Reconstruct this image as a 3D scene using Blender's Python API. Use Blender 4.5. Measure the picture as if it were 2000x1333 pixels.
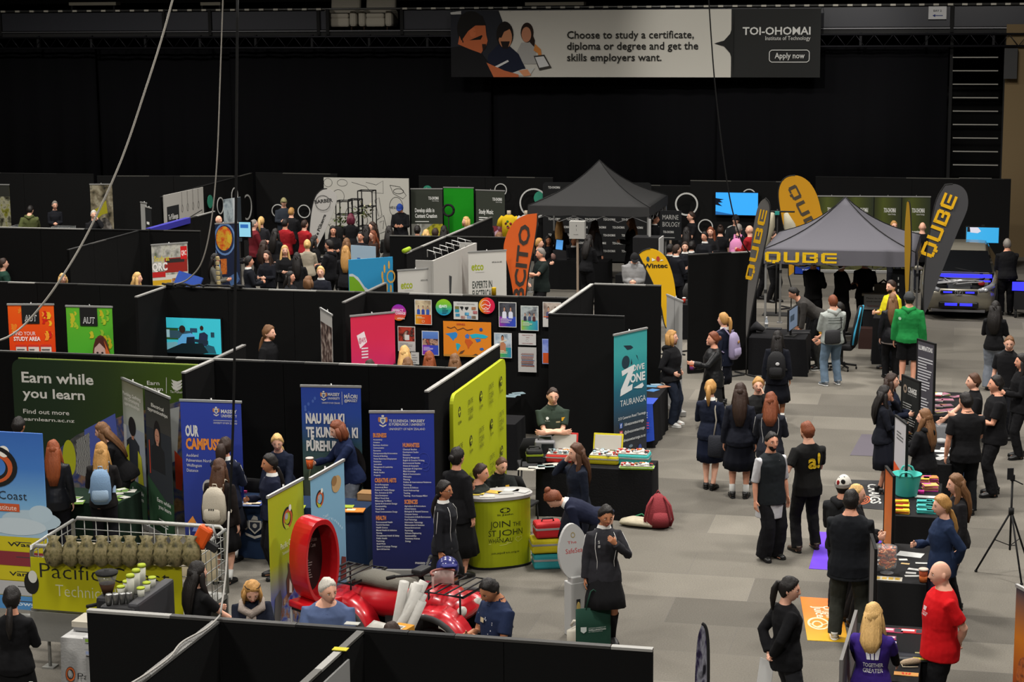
import bpy, math, random
from mathutils import Vector as V, Matrix
for _o in list(bpy.data.objects): bpy.data.objects.remove(_o)
sc = bpy.context.scene; COL = sc.collection
rnd = random.Random(7)
# ---------------------------------------------------------------- camera: on the stand above the hall floor
F = 3750.0; CAMH = 7.4; YAW = math.radians(14.15); PIT = math.atan(667/F); ROLL = 0.0087
_f = V((-math.sin(YAW)*math.cos(PIT), math.cos(YAW)*math.cos(PIT), -math.sin(PIT)))
_r = _f.cross(V((0,0,1))).normalized(); _u = _r.cross(_f)
_r, _u = _r*math.cos(ROLL)-_u*math.sin(ROLL), _u*math.cos(ROLL)+_r*math.sin(ROLL)
CP = V((0,0,CAMH))
cd = bpy.data.cameras.new('camera'); cam = bpy.data.objects.new('camera', cd); COL.objects.link(cam)
cd.sensor_width = 36; cd.lens = F/2000*36; cd.clip_end = 300
cam.matrix_world = Matrix(((_r.x,_u.x,-_f.x,0),(_r.y,_u.y,-_f.y,0),(_r.z,_u.z,-_f.z,CAMH),(0,0,0,1)))
sc.camera = cam
def G(px, py, z=0.0):          # where the sight line through a photo pixel meets the level z
    d = _f*F + _r*(px-1000) - _u*(py-666.5)
    return CP + d*((z-CAMH)/d.z)
def GY(px, py, y):             # ... or the upright plane at depth y
    d = _f*F + _r*(px-1000) - _u*(py-666.5)
    return CP + d*(y/d.y)
# ---------------------------------------------------------------- world, lamps, exposure
w = bpy.data.worlds.new('hall_air'); sc.world = w; w.use_nodes = True
w.node_tree.nodes['Background'].inputs[0].default_value = (.9,.95,1,1); w.node_tree.nodes['Background'].inputs[1].default_value = 0.012
sc.view_settings.view_transform = 'Standard'; sc.view_settings.look = 'None'; sc.view_settings.gamma = 1; sc.view_settings.use_curve_mapping = False
sc.view_settings.exposure = 0.35
sc.cycles.use_denoising = True
sc.cycles.max_bounces = 5; sc.cycles.diffuse_bounces = 2; sc.cycles.glossy_bounces = 2; sc.cycles.transmission_bounces = 4
def lamp(x, y, z, p, size, col=(1,.955,.9)):
    l = bpy.data.lights.new('rig_lamp', 'AREA'); l.energy = p; l.shape = 'DISK'; l.size = size; l.color = col; l.spread = math.radians(150)
    o = bpy.data.objects.new('rig_lamp', l); COL.objects.link(o); o.location = (x,y,z)
LAMPS = [(-2,5,.85),(-11,5,.85),(-1,16,.38),(-9,16,.35),(-16,17,.34),(4,25,.66),(-4,26,.72),(-11,26,.5),(-19,26,.45),(2,36,.62),(-6,37,.6),(-14,37,.55),(-22,37,.55),(-2,46,.5),(-10,46,.42),(-18,46,.5),(-27,46,.85)]
for _x,_y,_p in LAMPS: lamp(_x, _y, 11.5, 1150*_p, 1.6)
for _x,_z,_e in ((-6.5,11.5,2600),(-1,11.5,1500)):      # added spots, no known source, to brighten the banner under the balcony rail
    l=bpy.data.lights.new('added_banner_spot','SPOT'); l.energy=_e; l.spot_size=math.radians(34); l.spot_blend=.6; l.shadow_soft_size=.15; l.color=(1,.96,.9)
    o=bpy.data.objects.new('added_banner_spot',l); COL.objects.link(o); o.location=(_x,42,_z); o.rotation_euler=(V((_x,56,6.4))-V((_x,42,_z))).to_track_quat('-Z','Y').to_euler()
# ---------------------------------------------------------------- materials
def lin(h, k=1.0):
    h = h.lstrip('#')
    if len(h) == 3: h = ''.join(c*2 for c in h)
    r = [int(h[i:i+2],16)/255 for i in (0,2,4)]
    return tuple(min(.95, (c/12.92 if c <= .04045 else ((c+.055)/1.055)**2.4)*k) for c in r)+(1,)
_mc = {}
def M(h, r=.8, m=0.0, bump=0.0, spec=.25, bs=60, emit=0, var=0.0, k=1.0, coat=0):
    """a procedural surface of one colour; bump = weave / grain, var = patchy wear of the colour"""
    if not isinstance(h, str): return h
    key = (h,r,m,bump,spec,bs,emit,var,k,coat)
    if key in _mc: return _mc[key]
    mt = bpy.data.materials.new('surface_'+h.strip('#')); mt.use_nodes = True
    nt = mt.node_tree; b = nt.nodes['Principled BSDF']
    b.inputs['Base Color'].default_value = lin(h,k); b.inputs['Roughness'].default_value = r; b.inputs['Metallic'].default_value = m
    b.inputs['Specular IOR Level'].default_value = spec
    if coat: b.inputs['Coat Weight'].default_value = coat
    if emit:
        b.inputs['Emission Color'].default_value = lin(h); b.inputs['Emission Strength'].default_value = emit
    if bump or var:
        tc = nt.nodes.new('ShaderNodeTexCoord'); n = nt.nodes.new('ShaderNodeTexNoise'); n.inputs['Scale'].default_value = bs; n.inputs['Detail'].default_value = 3
        nt.links.new(tc.outputs['Object'], n.inputs['Vector'])
        if bump:
            bp = nt.nodes.new('ShaderNodeBump'); bp.inputs['Strength'].default_value = bump; bp.inputs['Distance'].default_value = .02
            nt.links.new(n.outputs['Fac'], bp.inputs['Height']); nt.links.new(bp.outputs['Normal'], b.inputs['Normal'])
        if var:
            mx = nt.nodes.new('ShaderNodeMix'); mx.data_type = 'RGBA'
            c = lin(h,k); mx.inputs['A'].default_value = tuple(v*(1-var) for v in c[:3])+(1,); mx.inputs['B'].default_value = tuple(min(1,v*(1+var)) for v in c[:3])+(1,)
            nt.links.new(n.outputs['Fac'], mx.inputs['Factor']); nt.links.new(mx.outputs['Result'], b.inputs['Base Color'])
    _mc[key] = mt; return mt
def RAMP(cols, kind='grad', axis='Z', scale=8, r=.5, sx=1, sy=1, seed=0, emit=0):
    """printed pictures: a blend along an axis ('grad') or a mottle of several inks ('noise', 'cell', 'wave')"""
    key = (tuple(cols),kind,axis,scale,r,sx,sy,seed,emit)
    if key in _mc: return _mc[key]
    mt = bpy.data.materials.new('print'); mt.use_nodes = True; nt = mt.node_tree; b = nt.nodes['Principled BSDF']
    b.inputs['Roughness'].default_value = r; b.inputs['Specular IOR Level'].default_value = .25
    tc = nt.nodes.new('ShaderNodeTexCoord'); cr = nt.nodes.new('ShaderNodeValToRGB')
    if kind == 'grad':
        sp = nt.nodes.new('ShaderNodeSeparateXYZ'); nt.links.new(tc.outputs['Generated'], sp.inputs[0]); nt.links.new(sp.outputs[axis], cr.inputs[0])
    else:
        mp = nt.nodes.new('ShaderNodeMapping'); mp.inputs['Scale'].default_value = (sx,1,sy); mp.inputs['Location'].default_value = (seed,0,seed*.7)
        nt.links.new(tc.outputs['Object'], mp.inputs[0])
        n = nt.nodes.new({'noise':'ShaderNodeTexNoise','cell':'ShaderNodeTexVoronoi','wave':'ShaderNodeTexWave'}[kind]); n.inputs['Scale'].default_value = scale
        nt.links.new(mp.outputs[0], n.inputs['Vector'])
        if kind == 'noise': n.inputs['Detail'].default_value = 4
        if kind == 'wave': n.inputs['Distortion'].default_value = 6; n.inputs['Detail'].default_value = 2
        nt.links.new(n.outputs['Color' if kind == 'cell' and False else (0 if kind != 'cell' else 'Distance')], cr.inputs[0])
    e = cr.color_ramp.elements; lo, hi = (0,1) if kind in ('grad','wave') else ((.32,.68) if kind == 'noise' else (.05,.75))
    while len(e) < len(cols): e.new(.5)
    for i,c in enumerate(cols):
        e[i].position = lo+(hi-lo)*i/(len(cols)-1); e[i].color = lin(c)
    nt.links.new(cr.outputs[0], b.inputs['Base Color'])
    if emit: nt.links.new(cr.outputs[0], b.inputs['Emission Color']); b.inputs['Emission Strength'].default_value = emit
    _mc[key] = mt; return mt
def GLASS(h='#ffffff', a=.25, r=.05):
    key = ('glass',h,a,r)
    if key in _mc: return _mc[key]
    mt = M(h, r, 0, spec=.5, k=.999).copy(); mt.name = 'clear_plastic'; mt.node_tree.nodes['Principled BSDF'].inputs['Alpha'].default_value = a
    _mc[key] = mt; return mt
# ---------------------------------------------------------------- mesh building
Z = V((0,0,1))
class MB:
    def __init__(s): s.v=[]; s.f=[]; s.fm=[]; s.ms=[]; s.sm=[]
    def mi(s, m):
        m = M(m)
        if m not in s.ms: s.ms.append(m)
        return s.ms.index(m)
    def add(s, vs, fs, m, sm=False):
        b = len(s.v); k = s.mi(m); s.v += [tuple(v) for v in vs]
        for f in fs: s.f.append([i+b for i in f]); s.fm.append(k); s.sm.append(sm)
        return s
    def box(s, c, d, m, R=None):
        c = V(c); x,y,z = d[0]/2,d[1]/2,d[2]/2
        vs = [V((sx*x,sy*y,sz*z)) for sz in (-1,1) for sy in (-1,1) for sx in (-1,1)]
        if R is not None:
            if not isinstance(R, Matrix): R = Matrix.Rotation(R,3,'Z')
            vs = [R@v for v in vs]
        return s.add([v+c for v in vs], [(0,2,3,1),(4,5,7,6),(0,1,5,4),(2,6,7,3),(0,4,6,2),(1,3,7,5)], m)
    def loft(s, pts, rad, m, side=(1,0,0), n=12, cap=True, rip=None, dome=.3, sm=True):
        pts = [V(p) for p in pts]; side = V(side); vs=[]; fs=[]; N=len(pts)
        for i,p in enumerate(pts):
            t = (pts[min(i+1,N-1)]-pts[max(i-1,0)]); t = t.normalized() if t.length > 1e-9 else Z
            a = side-t*side.dot(t)
            if a.length < 1e-4: a = V((0,1,0))-t*t.y
            a.normalize(); b = t.cross(a); ra,rb = rad[i] if isinstance(rad[i], (tuple,list)) else (rad[i],rad[i])
            for j in range(n):
                th = 2*math.pi*j/n; q = 1+(rip(i/(N-1),th) if rip else 0)
                vs.append(p+a*(ra*q*math.cos(th))+b*(rb*q*math.sin(th)))
        for i in range(N-1):
            for j in range(n): fs.append((i*n+j,i*n+(j+1)%n,(i+1)*n+(j+1)%n,(i+1)*n+j))
        if cap:
            for e,o in ((0,1),(N-1,N-2)):
                t = pts[e]-pts[o]; t = t.normalized() if t.length > 1e-9 else Z
                r = rad[e] if isinstance(rad[e], (tuple,list)) else (rad[e],rad[e])
                vs.append(pts[e]+t*min(r)*dome); k = len(vs)-1
                for j in range(n):
                    q = (e*n+j,e*n+(j+1)%n,k); fs.append(q[::-1] if e == 0 else q)
        return s.add(vs, fs, m, sm)
    def cyl(s, a, b, r, m, r1=None, n=14, sm=True): return s.loft([a,b],[r,r if r1 is None else r1],m,n=n,dome=0.0,sm=sm,side=(1,.01,.02))
    def tube(s, pts, r, m, n=8): return s.loft(pts,[r]*len(pts),m,n=n,side=(.3,.2,.9) if abs((V(pts[-1])-V(pts[0])).z) < .6*(V(pts[-1])-V(pts[0])).length else (1,.1,0))
    def lathe(s, prof, c, m, n=20, sm=True):
        c = V(c); vs=[]; fs=[]; N=len(prof)
        for r,z in prof:
            for j in range(n): th=2*math.pi*j/n; vs.append(c+V((r*math.cos(th),r*math.sin(th),z)))
        for i in range(N-1):
            for j in range(n): fs.append((i*n+j,i*n+(j+1)%n,(i+1)*n+(j+1)%n,(i+1)*n+j))
        if prof[0][0] > 1e-6: fs.append(tuple(range(n))[::-1])
        if prof[-1][0] > 1e-6: fs.append(tuple((N-1)*n+j for j in range(n)))
        return s.add(vs, fs, m, sm)
    def ell(s, c, r, m, n=16, R=None, fn=None):
        c = V(c); vs=[]; fs=[]; k=max(6,n*2//3)
        for i in range(1,k):
            ph = math.pi*i/k
            for j in range(n):
                th=2*math.pi*j/n; d=V((math.sin(ph)*math.cos(th),math.sin(ph)*math.sin(th),math.cos(ph))); vs.append(d)
        vs += [V((0,0,1)),V((0,0,-1))]
        for i in range(k-2):
            for j in range(n): fs.append((i*n+j,(i+1)*n+j,(i+1)*n+(j+1)%n,i*n+(j+1)%n))
        L=(k-1)*n
        for j in range(n): fs.append((L,j,(j+1)%n)); fs.append((L+1,(k-2)*n+(j+1)%n,(k-2)*n+j))
        P = [fn(d) if fn else V((d.x*r[0],d.y*r[1],d.z*r[2])) for d in vs]
        if R is not None: P = [R@p for p in P]
        return s.add([p+c for p in P], fs, m, True)
    def prism(s, pts, d, m, O=(0,0,0), X=(1,0,0), Y=(0,0,1), D=(0,1,0)):
        """flat outline pts (in X,Y from O), given depth d along D"""
        O,X,Y,D = V(O),V(X),V(Y),V(D); n=len(pts)
        a=[O+X*p[0]+Y*p[1] for p in pts]; b=[q+D*d for q in a]
        return s.add(a+b, [tuple(range(n)),tuple(range(2*n-1,n-1,-1))]+[(i,n+i,n+(i+1)%n,(i+1)%n) for i in range(n)], m)
    def build(s, name, parent=None, loc=None, rz=0, bevel=0, mods=()):
        me = bpy.data.meshes.new(name); me.from_pydata(s.v,[],s.f); me.polygons.foreach_set('material_index',s.fm); me.polygons.foreach_set('use_smooth',s.sm)
        for m in s.ms: me.materials.append(m)
        me.update(); o = bpy.data.objects.new(name, me); COL.objects.link(o)
        if parent: o.parent = parent
        if loc is not None: o.location = loc
        if rz: o.rotation_euler[2] = rz
        if bevel:
            b=o.modifiers.new('edge','BEVEL'); b.width=bevel; b.segments=2; b.limit_method='ANGLE'
        return o
def tag(o, label, cat, group=None, kind=None):
    if label: o['label']=label
    if cat: o['category']=cat
    if group: o['group']=group
    if kind: o['kind']=kind
    return o
def thing(name, label, cat, loc=(0,0,0), rz=0, group=None):
    o = bpy.data.objects.new(name,None); COL.objects.link(o); o.location=loc; o.rotation_euler=(0,0,rz); o.empty_display_size=.2
    return tag(o,label,cat,group)
def struct(mb, name, **k): return tag(mb.build(name,**k),None,None,None,'structure')
def dup(root, loc, rz=0, label=None, sc_=None):
    r=root.copy(); COL.objects.link(r); r.location=loc; r.rotation_euler=(0,0,rz)
    if label: r['label']=label
    if sc_: r.scale=sc_
    for ch in list(root.children):
        c=ch.copy(); COL.objects.link(c); c.parent=r
        for g in list(ch.children):
            d=g.copy(); COL.objects.link(d); d.parent=c
    return r
# ---------------------------------------------------------------- lettering and printed panels
_tc=bpy.data.curves.new('lettering','FONT'); _to=bpy.data.objects.new('lettering',_tc); _tcache={}
def glyphs(text, bold=0.0, res=2):
    k=(text,bold,res)
    if k not in _tcache:
        _tc.body=text; _tc.offset=bold; _tc.resolution_u=res; m=_to.to_mesh()
        vs=[(v.co.x,v.co.y) for v in m.vertices]; fs=[tuple(p.vertices) for p in m.polygons]; _to.to_mesh_clear()
        _tcache[k]=(vs,fs)
    return _tcache[k]
CAP=.73   # cap height of the built-in face for size 1
def text2d(text, cap, width=0, al='l', bold=0.0):
    vs,fs=glyphs(text,bold)
    if not vs: return [],[]
    x0=min(v[0] for v in vs); x1=max(v[0] for v in vs); k=cap/CAP; kx=(width/(x1-x0)) if width else k
    L=(x1-x0)*kx; o={'l':0,'c':-L/2,'r':-L}[al]
    return [((v[0]-x0)*kx+o,v[1]*k) for v in vs],fs
def printed(mb, w, h, shapes, map3, e0=.0015, de=.0004):
    """lay flat printed shapes (u right, v down, 0..1 of w x h) over a surface given by map3(x,z,lift)"""
    e=e0
    for s in shapes:
        t=s[0]; m=s[-1]
        if t=='t':      # ('t', u, v_base, cap_v, text, width_u, align, bold, mat)
            vs,fs=text2d(s[4],s[3]*h,s[5]*w,s[6],s[7]); mb.add([map3(s[1]*w+x,(1-s[2])*h+y,e) for x,y in vs],fs,m)
        else:
            if t=='r': P=[(s[1],s[2]),(s[3],s[2]),(s[3],s[4]),(s[1],s[4])]
            elif t=='e': P=[(s[1]+s[3]*math.cos(a*math.pi/10),s[2]+s[4]*math.sin(a*math.pi/10)) for a in range(20)]
            elif t=='p': P=s[1]
            elif t=='o':  # ring
                n=28; vs=[]; k=s[5]
                for a in range(n):
                    c,q=math.cos(a*2*math.pi/n),math.sin(a*2*math.pi/n)
                    vs+=[(s[1]+s[3]*c,s[2]+s[4]*q),(s[1]+s[3]*c*k,s[2]+s[4]*q*k)]
                mb.add([map3(x*w,(1-y)*h,e) for x,y in vs],[(2*a,2*a+1,(2*a+3)%(2*n),(2*a+2)%(2*n)) for a in range(n)],m); e+=de; continue
            elif t=='l':  # line strip
                pts=s[1]; wd=s[2]; vs=[]
                for i,p in enumerate(pts):
                    a=pts[max(i-1,0)]; b=pts[min(i+1,len(pts)-1)]; dx,dy=(b[0]-a[0])*w,(b[1]-a[1])*h; L=math.hypot(dx,dy) or 1
                    vs+=[(p[0]*w-dy/L*wd/2,(1-p[1])*h-dx/L*wd/2),(p[0]*w+dy/L*wd/2,(1-p[1])*h+dx/L*wd/2)]
                mb.add([map3(x,y,e) for x,y in vs],[(2*i,2*i+1,2*i+3,2*i+2) for i in range(len(pts)-1)],m); e+=de; continue
            if t=='p': # copes with hollow outlines
                from mathutils.geometry import tessellate_polygon
                vs=[V((x*w,(1-y)*h,0)) for x,y in P]; mb.add([map3(v.x,v.y,e) for v in vs],[tuple(f) for f in tessellate_polygon([vs])],m)
            else: mb.add([map3(x*w,(1-y)*h,e) for x,y in P],[tuple(range(len(P)))],m)
        e+=de
def T(u,v,cap,s,wd=0,al='l',b=.012,m='#e8e8e4'): return ('t',u,v,cap,s,wd,al,b,m)
def para(u,v,wd,dv,lines,m,cap=None,b=0.0,al='l'):
    cap=cap or dv*.55
    return [T(u,v+i*dv,cap,s,0 if wd==0 else wd*len(s)/max(len(q) for q in lines),al,b,m) for i,s in enumerate(lines)]
def bars(u,v,wd,dv,n,m,seed=1):
    q=random.Random(seed); return [('r',u,v+i*dv,u+wd*q.uniform(.55,1),v+i*dv+dv*.42,m) for i in range(n)]
def fig(u,v,s,asp,skin,hair,shirt,long=False,eyes=True):
    """a small printed portrait: s = head height in v, asp = panel h/w"""
    k=s*asp; o=[]
    if long: o.append(('e',u,v+s*.55,k*.52,s*1.0,hair))
    o+=[('p',[(u-k*1.0,v+s*2.6),(u-k*.95,v+s*1.25),(u-k*.35,v+s*.95),(u+k*.35,v+s*.95),(u+k*.95,v+s*1.25),(u+k*1.0,v+s*2.6)],shirt),('r',u-k*.16,v+s*.7,u+k*.16,v+s*1.05,skin),
        ('e',u,v+s*.33,k*.42,s*.5,hair),('e',u,v+s*.5,k*.34,s*.46,skin)]
    if eyes: o+=[('e',u-k*.13,v+s*.45,k*.05,s*.03,'#2a1d18'),('e',u+k*.13,v+s*.45,k*.05,s*.03,'#2a1d18'),('e',u,v+s*.74,k*.11,s*.035,'#a34b42')]
    return o
BLK='#141414'; ALU='#a8a8a6'
# ---------------------------------------------------------------- people
def ik(A, T, l1, l2, hint):
    d=T-A; L=min(d.length,(l1+l2)*.996); L=max(L,abs(l1-l2)*1.05+.02); dn=d.normalized()
    ca=max(-1,min(1,(l1*l1+L*L-l2*l2)/(2*l1*L))); h=hint-dn*hint.dot(dn); h=h.normalized() if h.length>1e-4 else V((0,0,1))
    return A+dn*l1*ca+h*l1*math.sqrt(1-ca*ca), A+dn*L
def headpt(d):
    x,y,z=d; g=lambda v,c,w: math.exp(-((v-c)/w)**2)
    px,py,pz=x*.076,y*.097,z*.118
    if z<0: px*=1-.33*(-z)**1.3
    if z<-.15 and y<0: py*=1-.5*min(1,(-z-.15)/.7)
    if y>0:
        py+=.026*g(x,0,.15)*g(z,-.16,.15)+.009*g(x,0,.16)*g(z,.06,.2)
        py-=.010*g(abs(x),.4,.17)*g(z,.06,.12)
        py+=.004*g(z,.26,.1)*g(x,0,.5)+.006*g(x,0,.25)*g(z,-.47,.09)-.004*g(x,0,.3)*g(z,-.58,.05)+.010*g(x,0,.28)*g(z,-.82,.16)
    return V((px,py,pz))
# torso rings: z above the hip, half width, half depth, forward shift (male / female)
TOR={'m':[(-.13,.135,.11,0),(-.05,.165,.125,-.005),(.06,.158,.12,.005),(.15,.155,.115,.008),(.26,.17,.122,.004),(.36,.182,.125,0),(.44,.172,.108,-.01),(.49,.125,.085,-.018),(.53,.078,.068,-.018)],
     'f':[(-.13,.14,.115,0),(-.05,.172,.13,-.008),(.05,.15,.115,0),(.14,.13,.1,.006),(.25,.145,.118,.012),(.34,.16,.125,.012),(.43,.148,.1,-.006),(.485,.105,.078,-.018),(.525,.068,.06,-.018)]}
ARMS={'d':(.075,.03,-.525,1),'p':(.16,.10,1.0),'c':(-.11,.19,1.10),'h':(.10,.30,1.12),'k':(.045,.27,1.08),'b':(.05,-.17,.93),'r':(.14,.50,1.02),'f':(.09,.135,1.50),'t':(.2,.38,1.0),'s':(.40,.16,1.12),'e':(.17,.42,1.22),'g':(.10,.22,1.32),'w':(.12,.22,-.50,1),'x':(.13,-.12,-.50,1),'q':(.2,.26,.86),'m':(.42,.42,1.05)}
SKIN={'a':'#d9a58c','b':'#c98f74','c':'#a8704f','d':'#7d4e36','e':'#e0b49c'}
HAIRS={'k':'#15110f','n':'#2c1d15','b':'#4a3020','l':'#6b4a2e','y':'#a87d45','w':'#c9a266','o':'#7d3d1b','g':'#77716a','v':'#b5b0a6','r':'#6e3a22','p':'#5a1f30'}
def HAIRM(h):
    key=('hair',h)
    if key in _mc: return _mc[key]
    mt=M(h,.55,bump=.35,bs=1,spec=.3,var=.4).copy(); mt.name='hair_strands'; nt=mt.node_tree
    n=next(q for q in nt.nodes if q.type=='TEX_NOISE'); tc=next(q for q in nt.nodes if q.type=='TEX_COORD'); mp=nt.nodes.new('ShaderNodeMapping'); mp.inputs['Scale'].default_value=(110,110,9)
    nt.links.new(tc.outputs['Object'],mp.inputs[0]); nt.links.new(mp.outputs[0],n.inputs['Vector']); _mc[key]=mt; return mt
_ctex=bpy.data.textures.new('folds','CLOUDS'); _ctex.noise_scale=.11; _ctex.noise_depth=2
NP=[0]; PLACED=[]
def person(px, py, h, face, top, bot, hair, label, arms='dd', skin='a', sex='f', lean=0, head=(0,0), legs='s', girth=1.0, shoes='#151515', sock=None, at=None, eyes=None, x=''):
    """px,py = photo pixel of the crown; face = 0 to the stand, 90 to the picture's right, 180 away, -90 to its left"""
    if at is None and 'i' not in legs:    # everyone needs room: the height that leaves most of it
        def room(d): p=G(px,py,(h+d)*(1 if lean<20 else .93)); return min([math.hypot(p.x-a,p.y-b) for a,b in PLACED]+[.62])-abs(d)*.3
        h+=max([0,-.02,.02,-.04,.04,-.06,.06,-.08,.08,-.1,.1],key=room)
    s=h/1.75; NP[0]+=1; q=random.Random(NP[0]*31); B=math.radians(lean); sit='i' in legs
    hz=(.56 if sit else .935)*s; RB=Matrix.Rotation(-B,3,'X'); tor=TOR[sex]; g=girth
    P=V((0,-(.10*math.sin(B)),hz))
    TP=lambda x,y,z: P+RB@V((x,y,z))*s
    NB=TP(0,-.018,.53); RH=Matrix.Rotation(-B*.55,3,'X')@Matrix.Rotation(math.radians(-head[0]),3,'Z')@Matrix.Rotation(math.radians(-head[1]),3,'X')
    HC=NB+RH@V((0,.024,.150))*s
    sH=s*1.06; HP=lambda p: HC+RH@V(p)*sH
    topz=HP((0,0,.125)); 
    g0=G(px,py,topz.z) if at is None else V(at); PLACED.append((g0.x,g0.y))
    dc=V((-g0.x,-g0.y,0)).normalized(); rt=V((-dc.y,dc.x,0)); a=math.radians(face); fw=dc*math.cos(a)+rt*math.sin(a)
    rz=math.atan2(-fw.x,fw.y); Rz=Matrix.Rotation(rz,3,'Z')
    off=Rz@V((topz.x,topz.y,0)) if at is None else V((0,0,0))
    root=thing('person',label,'person',(g0.x-off.x,g0.y-off.y,0 if at is None else g0.z),rz)
    dist=math.hypot(g0.x,g0.y); vox=max(.0068,min(.0125,dist*.00028)); n=14 if dist<34 else 10
    sk=M(SKIN[skin],.55,spec=.35,var=.06,bs=25)
    mb=MB()
    def grown(r,o=0.0): return r[1]*(1+(g-1)*1.0)+o, r[2]*(1+(g-1)*(1.6 if .0<r[0]<.3 else 1.1))+o
    # body: trunk, neck, head, arms, legs are one voxel-joined skin
    tp=[TP(0,r[3],r[0]) for r in tor]; tr=[tuple(v*s for v in grown(r)) for r in tor]
    mb.loft(tp+[NB+RH@V((0,.008,.05))*s, HC+RH@V((0,-.01,-.02))*s],tr+[(.055*s*(1 if sex=='f' else 1.12),.058*s*(1 if sex=='f' else 1.1)),(.05*s,.055*s)],sk,n=16)
    mb.ell(HC,(1,1,1),sk,n=28 if dist<30 else 20,R=RH,fn=lambda d: headpt(d)*sH)
    for e in (-1,1): mb.ell(HP((.077*e,-.008,-.004)),(.011*s,.02*s,.031*s),sk,n=8,R=RH@Matrix.Rotation(.35*e,3,'Z'))
    kf=(.88 if sex=='f' else 1.0)*(1+(g-1)*.6); sw=.158 if sex=='f' else .182; J={}
    for i,e in ((0,1),(1,-1)):
        c=arms[i]; t=ARMS[c]; S=TP(sw*e*(1+(g-1)*.5),-.012,.428)
        Tt=S+V((t[0]*e,t[1],t[2]))*s if len(t)==4 else P+RB@(V((t[0]*e,t[1],t[2]-.935)))*s
        if len(t)==4 and B>.3: Tt=S+V((t[0]*.3*e,t[1]+.1,t[2]))*s
        hint={'c':V((e*1.0,.15,-.5)),'f':V((e*.5,.4,-1)),'g':V((e*.7,.2,-1)),'b':V((e*.9,-.6,0)),'p':V((e*.6,-1,0)),'s':V((e*.6,-.2,-1))}.get(c,V((e*.5,-.8,-.35)))
        E,Wr=ik(S,Tt,.285*s,.25*s,hint); J[i]=(S,E,Wr)
        m1=(S+E)/2; m2=E+(Wr-E)*.35
        mb.loft([TP((sw-.07)*e,-.01,.42),S,m1,E,m2,E+(Wr-E)*.75,Wr],[v*s*kf for v in (.05,.054,.046,.037,.039,.03,.025)],sk,side=(0,1,.1),n=10)
        hd=(Wr-E).normalized()
        if c in 'tr': hd=(hd+V((0,.5,-.25))).normalized()
        if c=='c': hd=V((-e*.95,.15,.12)).normalized()
        th=V((0,1,0)) if abs(hd.z)>.7 else V((0,0,1))
        if c=='f': th=V((-e*.3,-1,0))
        th=(th-hd*th.dot(hd)).normalized(); nn=hd.cross(th)*(-e)
        kk=s*(.92 if sex=='f' else 1.03)
        mb.loft([Wr-hd*.01,Wr+hd*.03*kk,Wr+hd*.085*kk],[(.026*kk,.018*kk),(.04*kk,.016*kk),(.04*kk,.013*kk)],sk,side=th,n=10)
        curl={'h':1.0,'k':.9,'d':.45,'w':.8,'x':.8,'p':.4,'t':.25,'r':.3,'b':.8,'c':.2,'g':1.0}.get(c,.6)
        for f in range(4):
            o=.03-.02*f; b0=Wr+hd*.082*kk+th*(o*kk); L=(.07,.079,.073,.058)[f]*kk; sp=th*(.1-.07*f); cc=curl*(1+.12*f)
            d1=(hd+sp).normalized()*math.cos(cc*.6)+nn*math.sin(cc*.6); d2=(hd+sp).normalized()*math.cos(cc*1.4)+nn*math.sin(cc*1.4)
            mb.loft([b0-hd*.012,b0,b0+d1*L*.45,b0+d1*L*.45+d2*L*.55],[.009*kk,.0092*kk,.0086*kk,.007*kk],sk,side=th,n=6)
        t0=Wr+hd*.02*kk+th*.03*kk; d1=(hd*.65+th*.7+nn*.25).normalized(); d2=(hd*.95+th*.25+nn*.4*(1+curl*.5)).normalized()
        mb.loft([t0-th*.015,t0,t0+d1*.03*kk,t0+d1*.03*kk+d2*.03*kk],[.013*kk,.0125*kk,.0105*kk,.0085*kk],sk,side=hd,n=6)
        if i==0: root['_']=0
    LG={}
    for i,e in ((0,1),(1,-1)):
        Hj=P+V((.088*e*(1+(g-1)*.5),0,-.04))*s
        if sit: A=V((.11*e*s,(.40 if 'c' not in legs else .28)*s,.085*s))
        elif 'w' in legs: A=V((.07*e,(.2 if e>0 else -.2),.085))*s
        elif 'o' in legs: A=V((.15*e,.03*e,.085))*s
        elif 'n' in legs: A=V((.06*e,q.uniform(-.03,.03),.085))*s
        else: A=V((.10*e,q.uniform(-.06,.06),.085))*s
        K,A=ik(Hj,A,.43*s,.405*s,V((.08*e,1,.1))); LG[i]=(Hj,K,A)
        mb.loft([P+V((.06*e,0,.02))*s,Hj,(Hj+K)/2,K,K+(A-K)*.3,K+(A-K)*.7,A,A-V((0,0,.05*s))],[v*s*(1+(g-1)*.7) for v in (.08,.086,.073,.054,.057,.04,.036,.038)],sk,side=(1,0,0),n=12)
        mb.loft([A+V((0,-.05,-.045))*s,A+V((0,.03,-.045))*s,A+V((.01*e,.14,-.06))*s],[(.032*s,.035*s),(.038*s,.032*s),(.038*s,.018*s)],sk,side=(1,0,0),n=8)
    o=mb.build('body',root)
    def fuse(o,v,it,fold=0):
        m=o.modifiers.new('join','REMESH'); m.mode='VOXEL'; m.voxel_size=v; m.use_smooth_shade=True
        m=o.modifiers.new('soft','SMOOTH'); m.factor=.5; m.iterations=it
        if fold: m=o.modifiers.new('folds','DISPLACE'); m.texture=_ctex; m.strength=fold; m.mid_level=.5
        return o
    fuse(o,vox,1)
    # face
    if eyes is None: eyes=abs(((face-head[0]+180)%360)-180)<125
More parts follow.
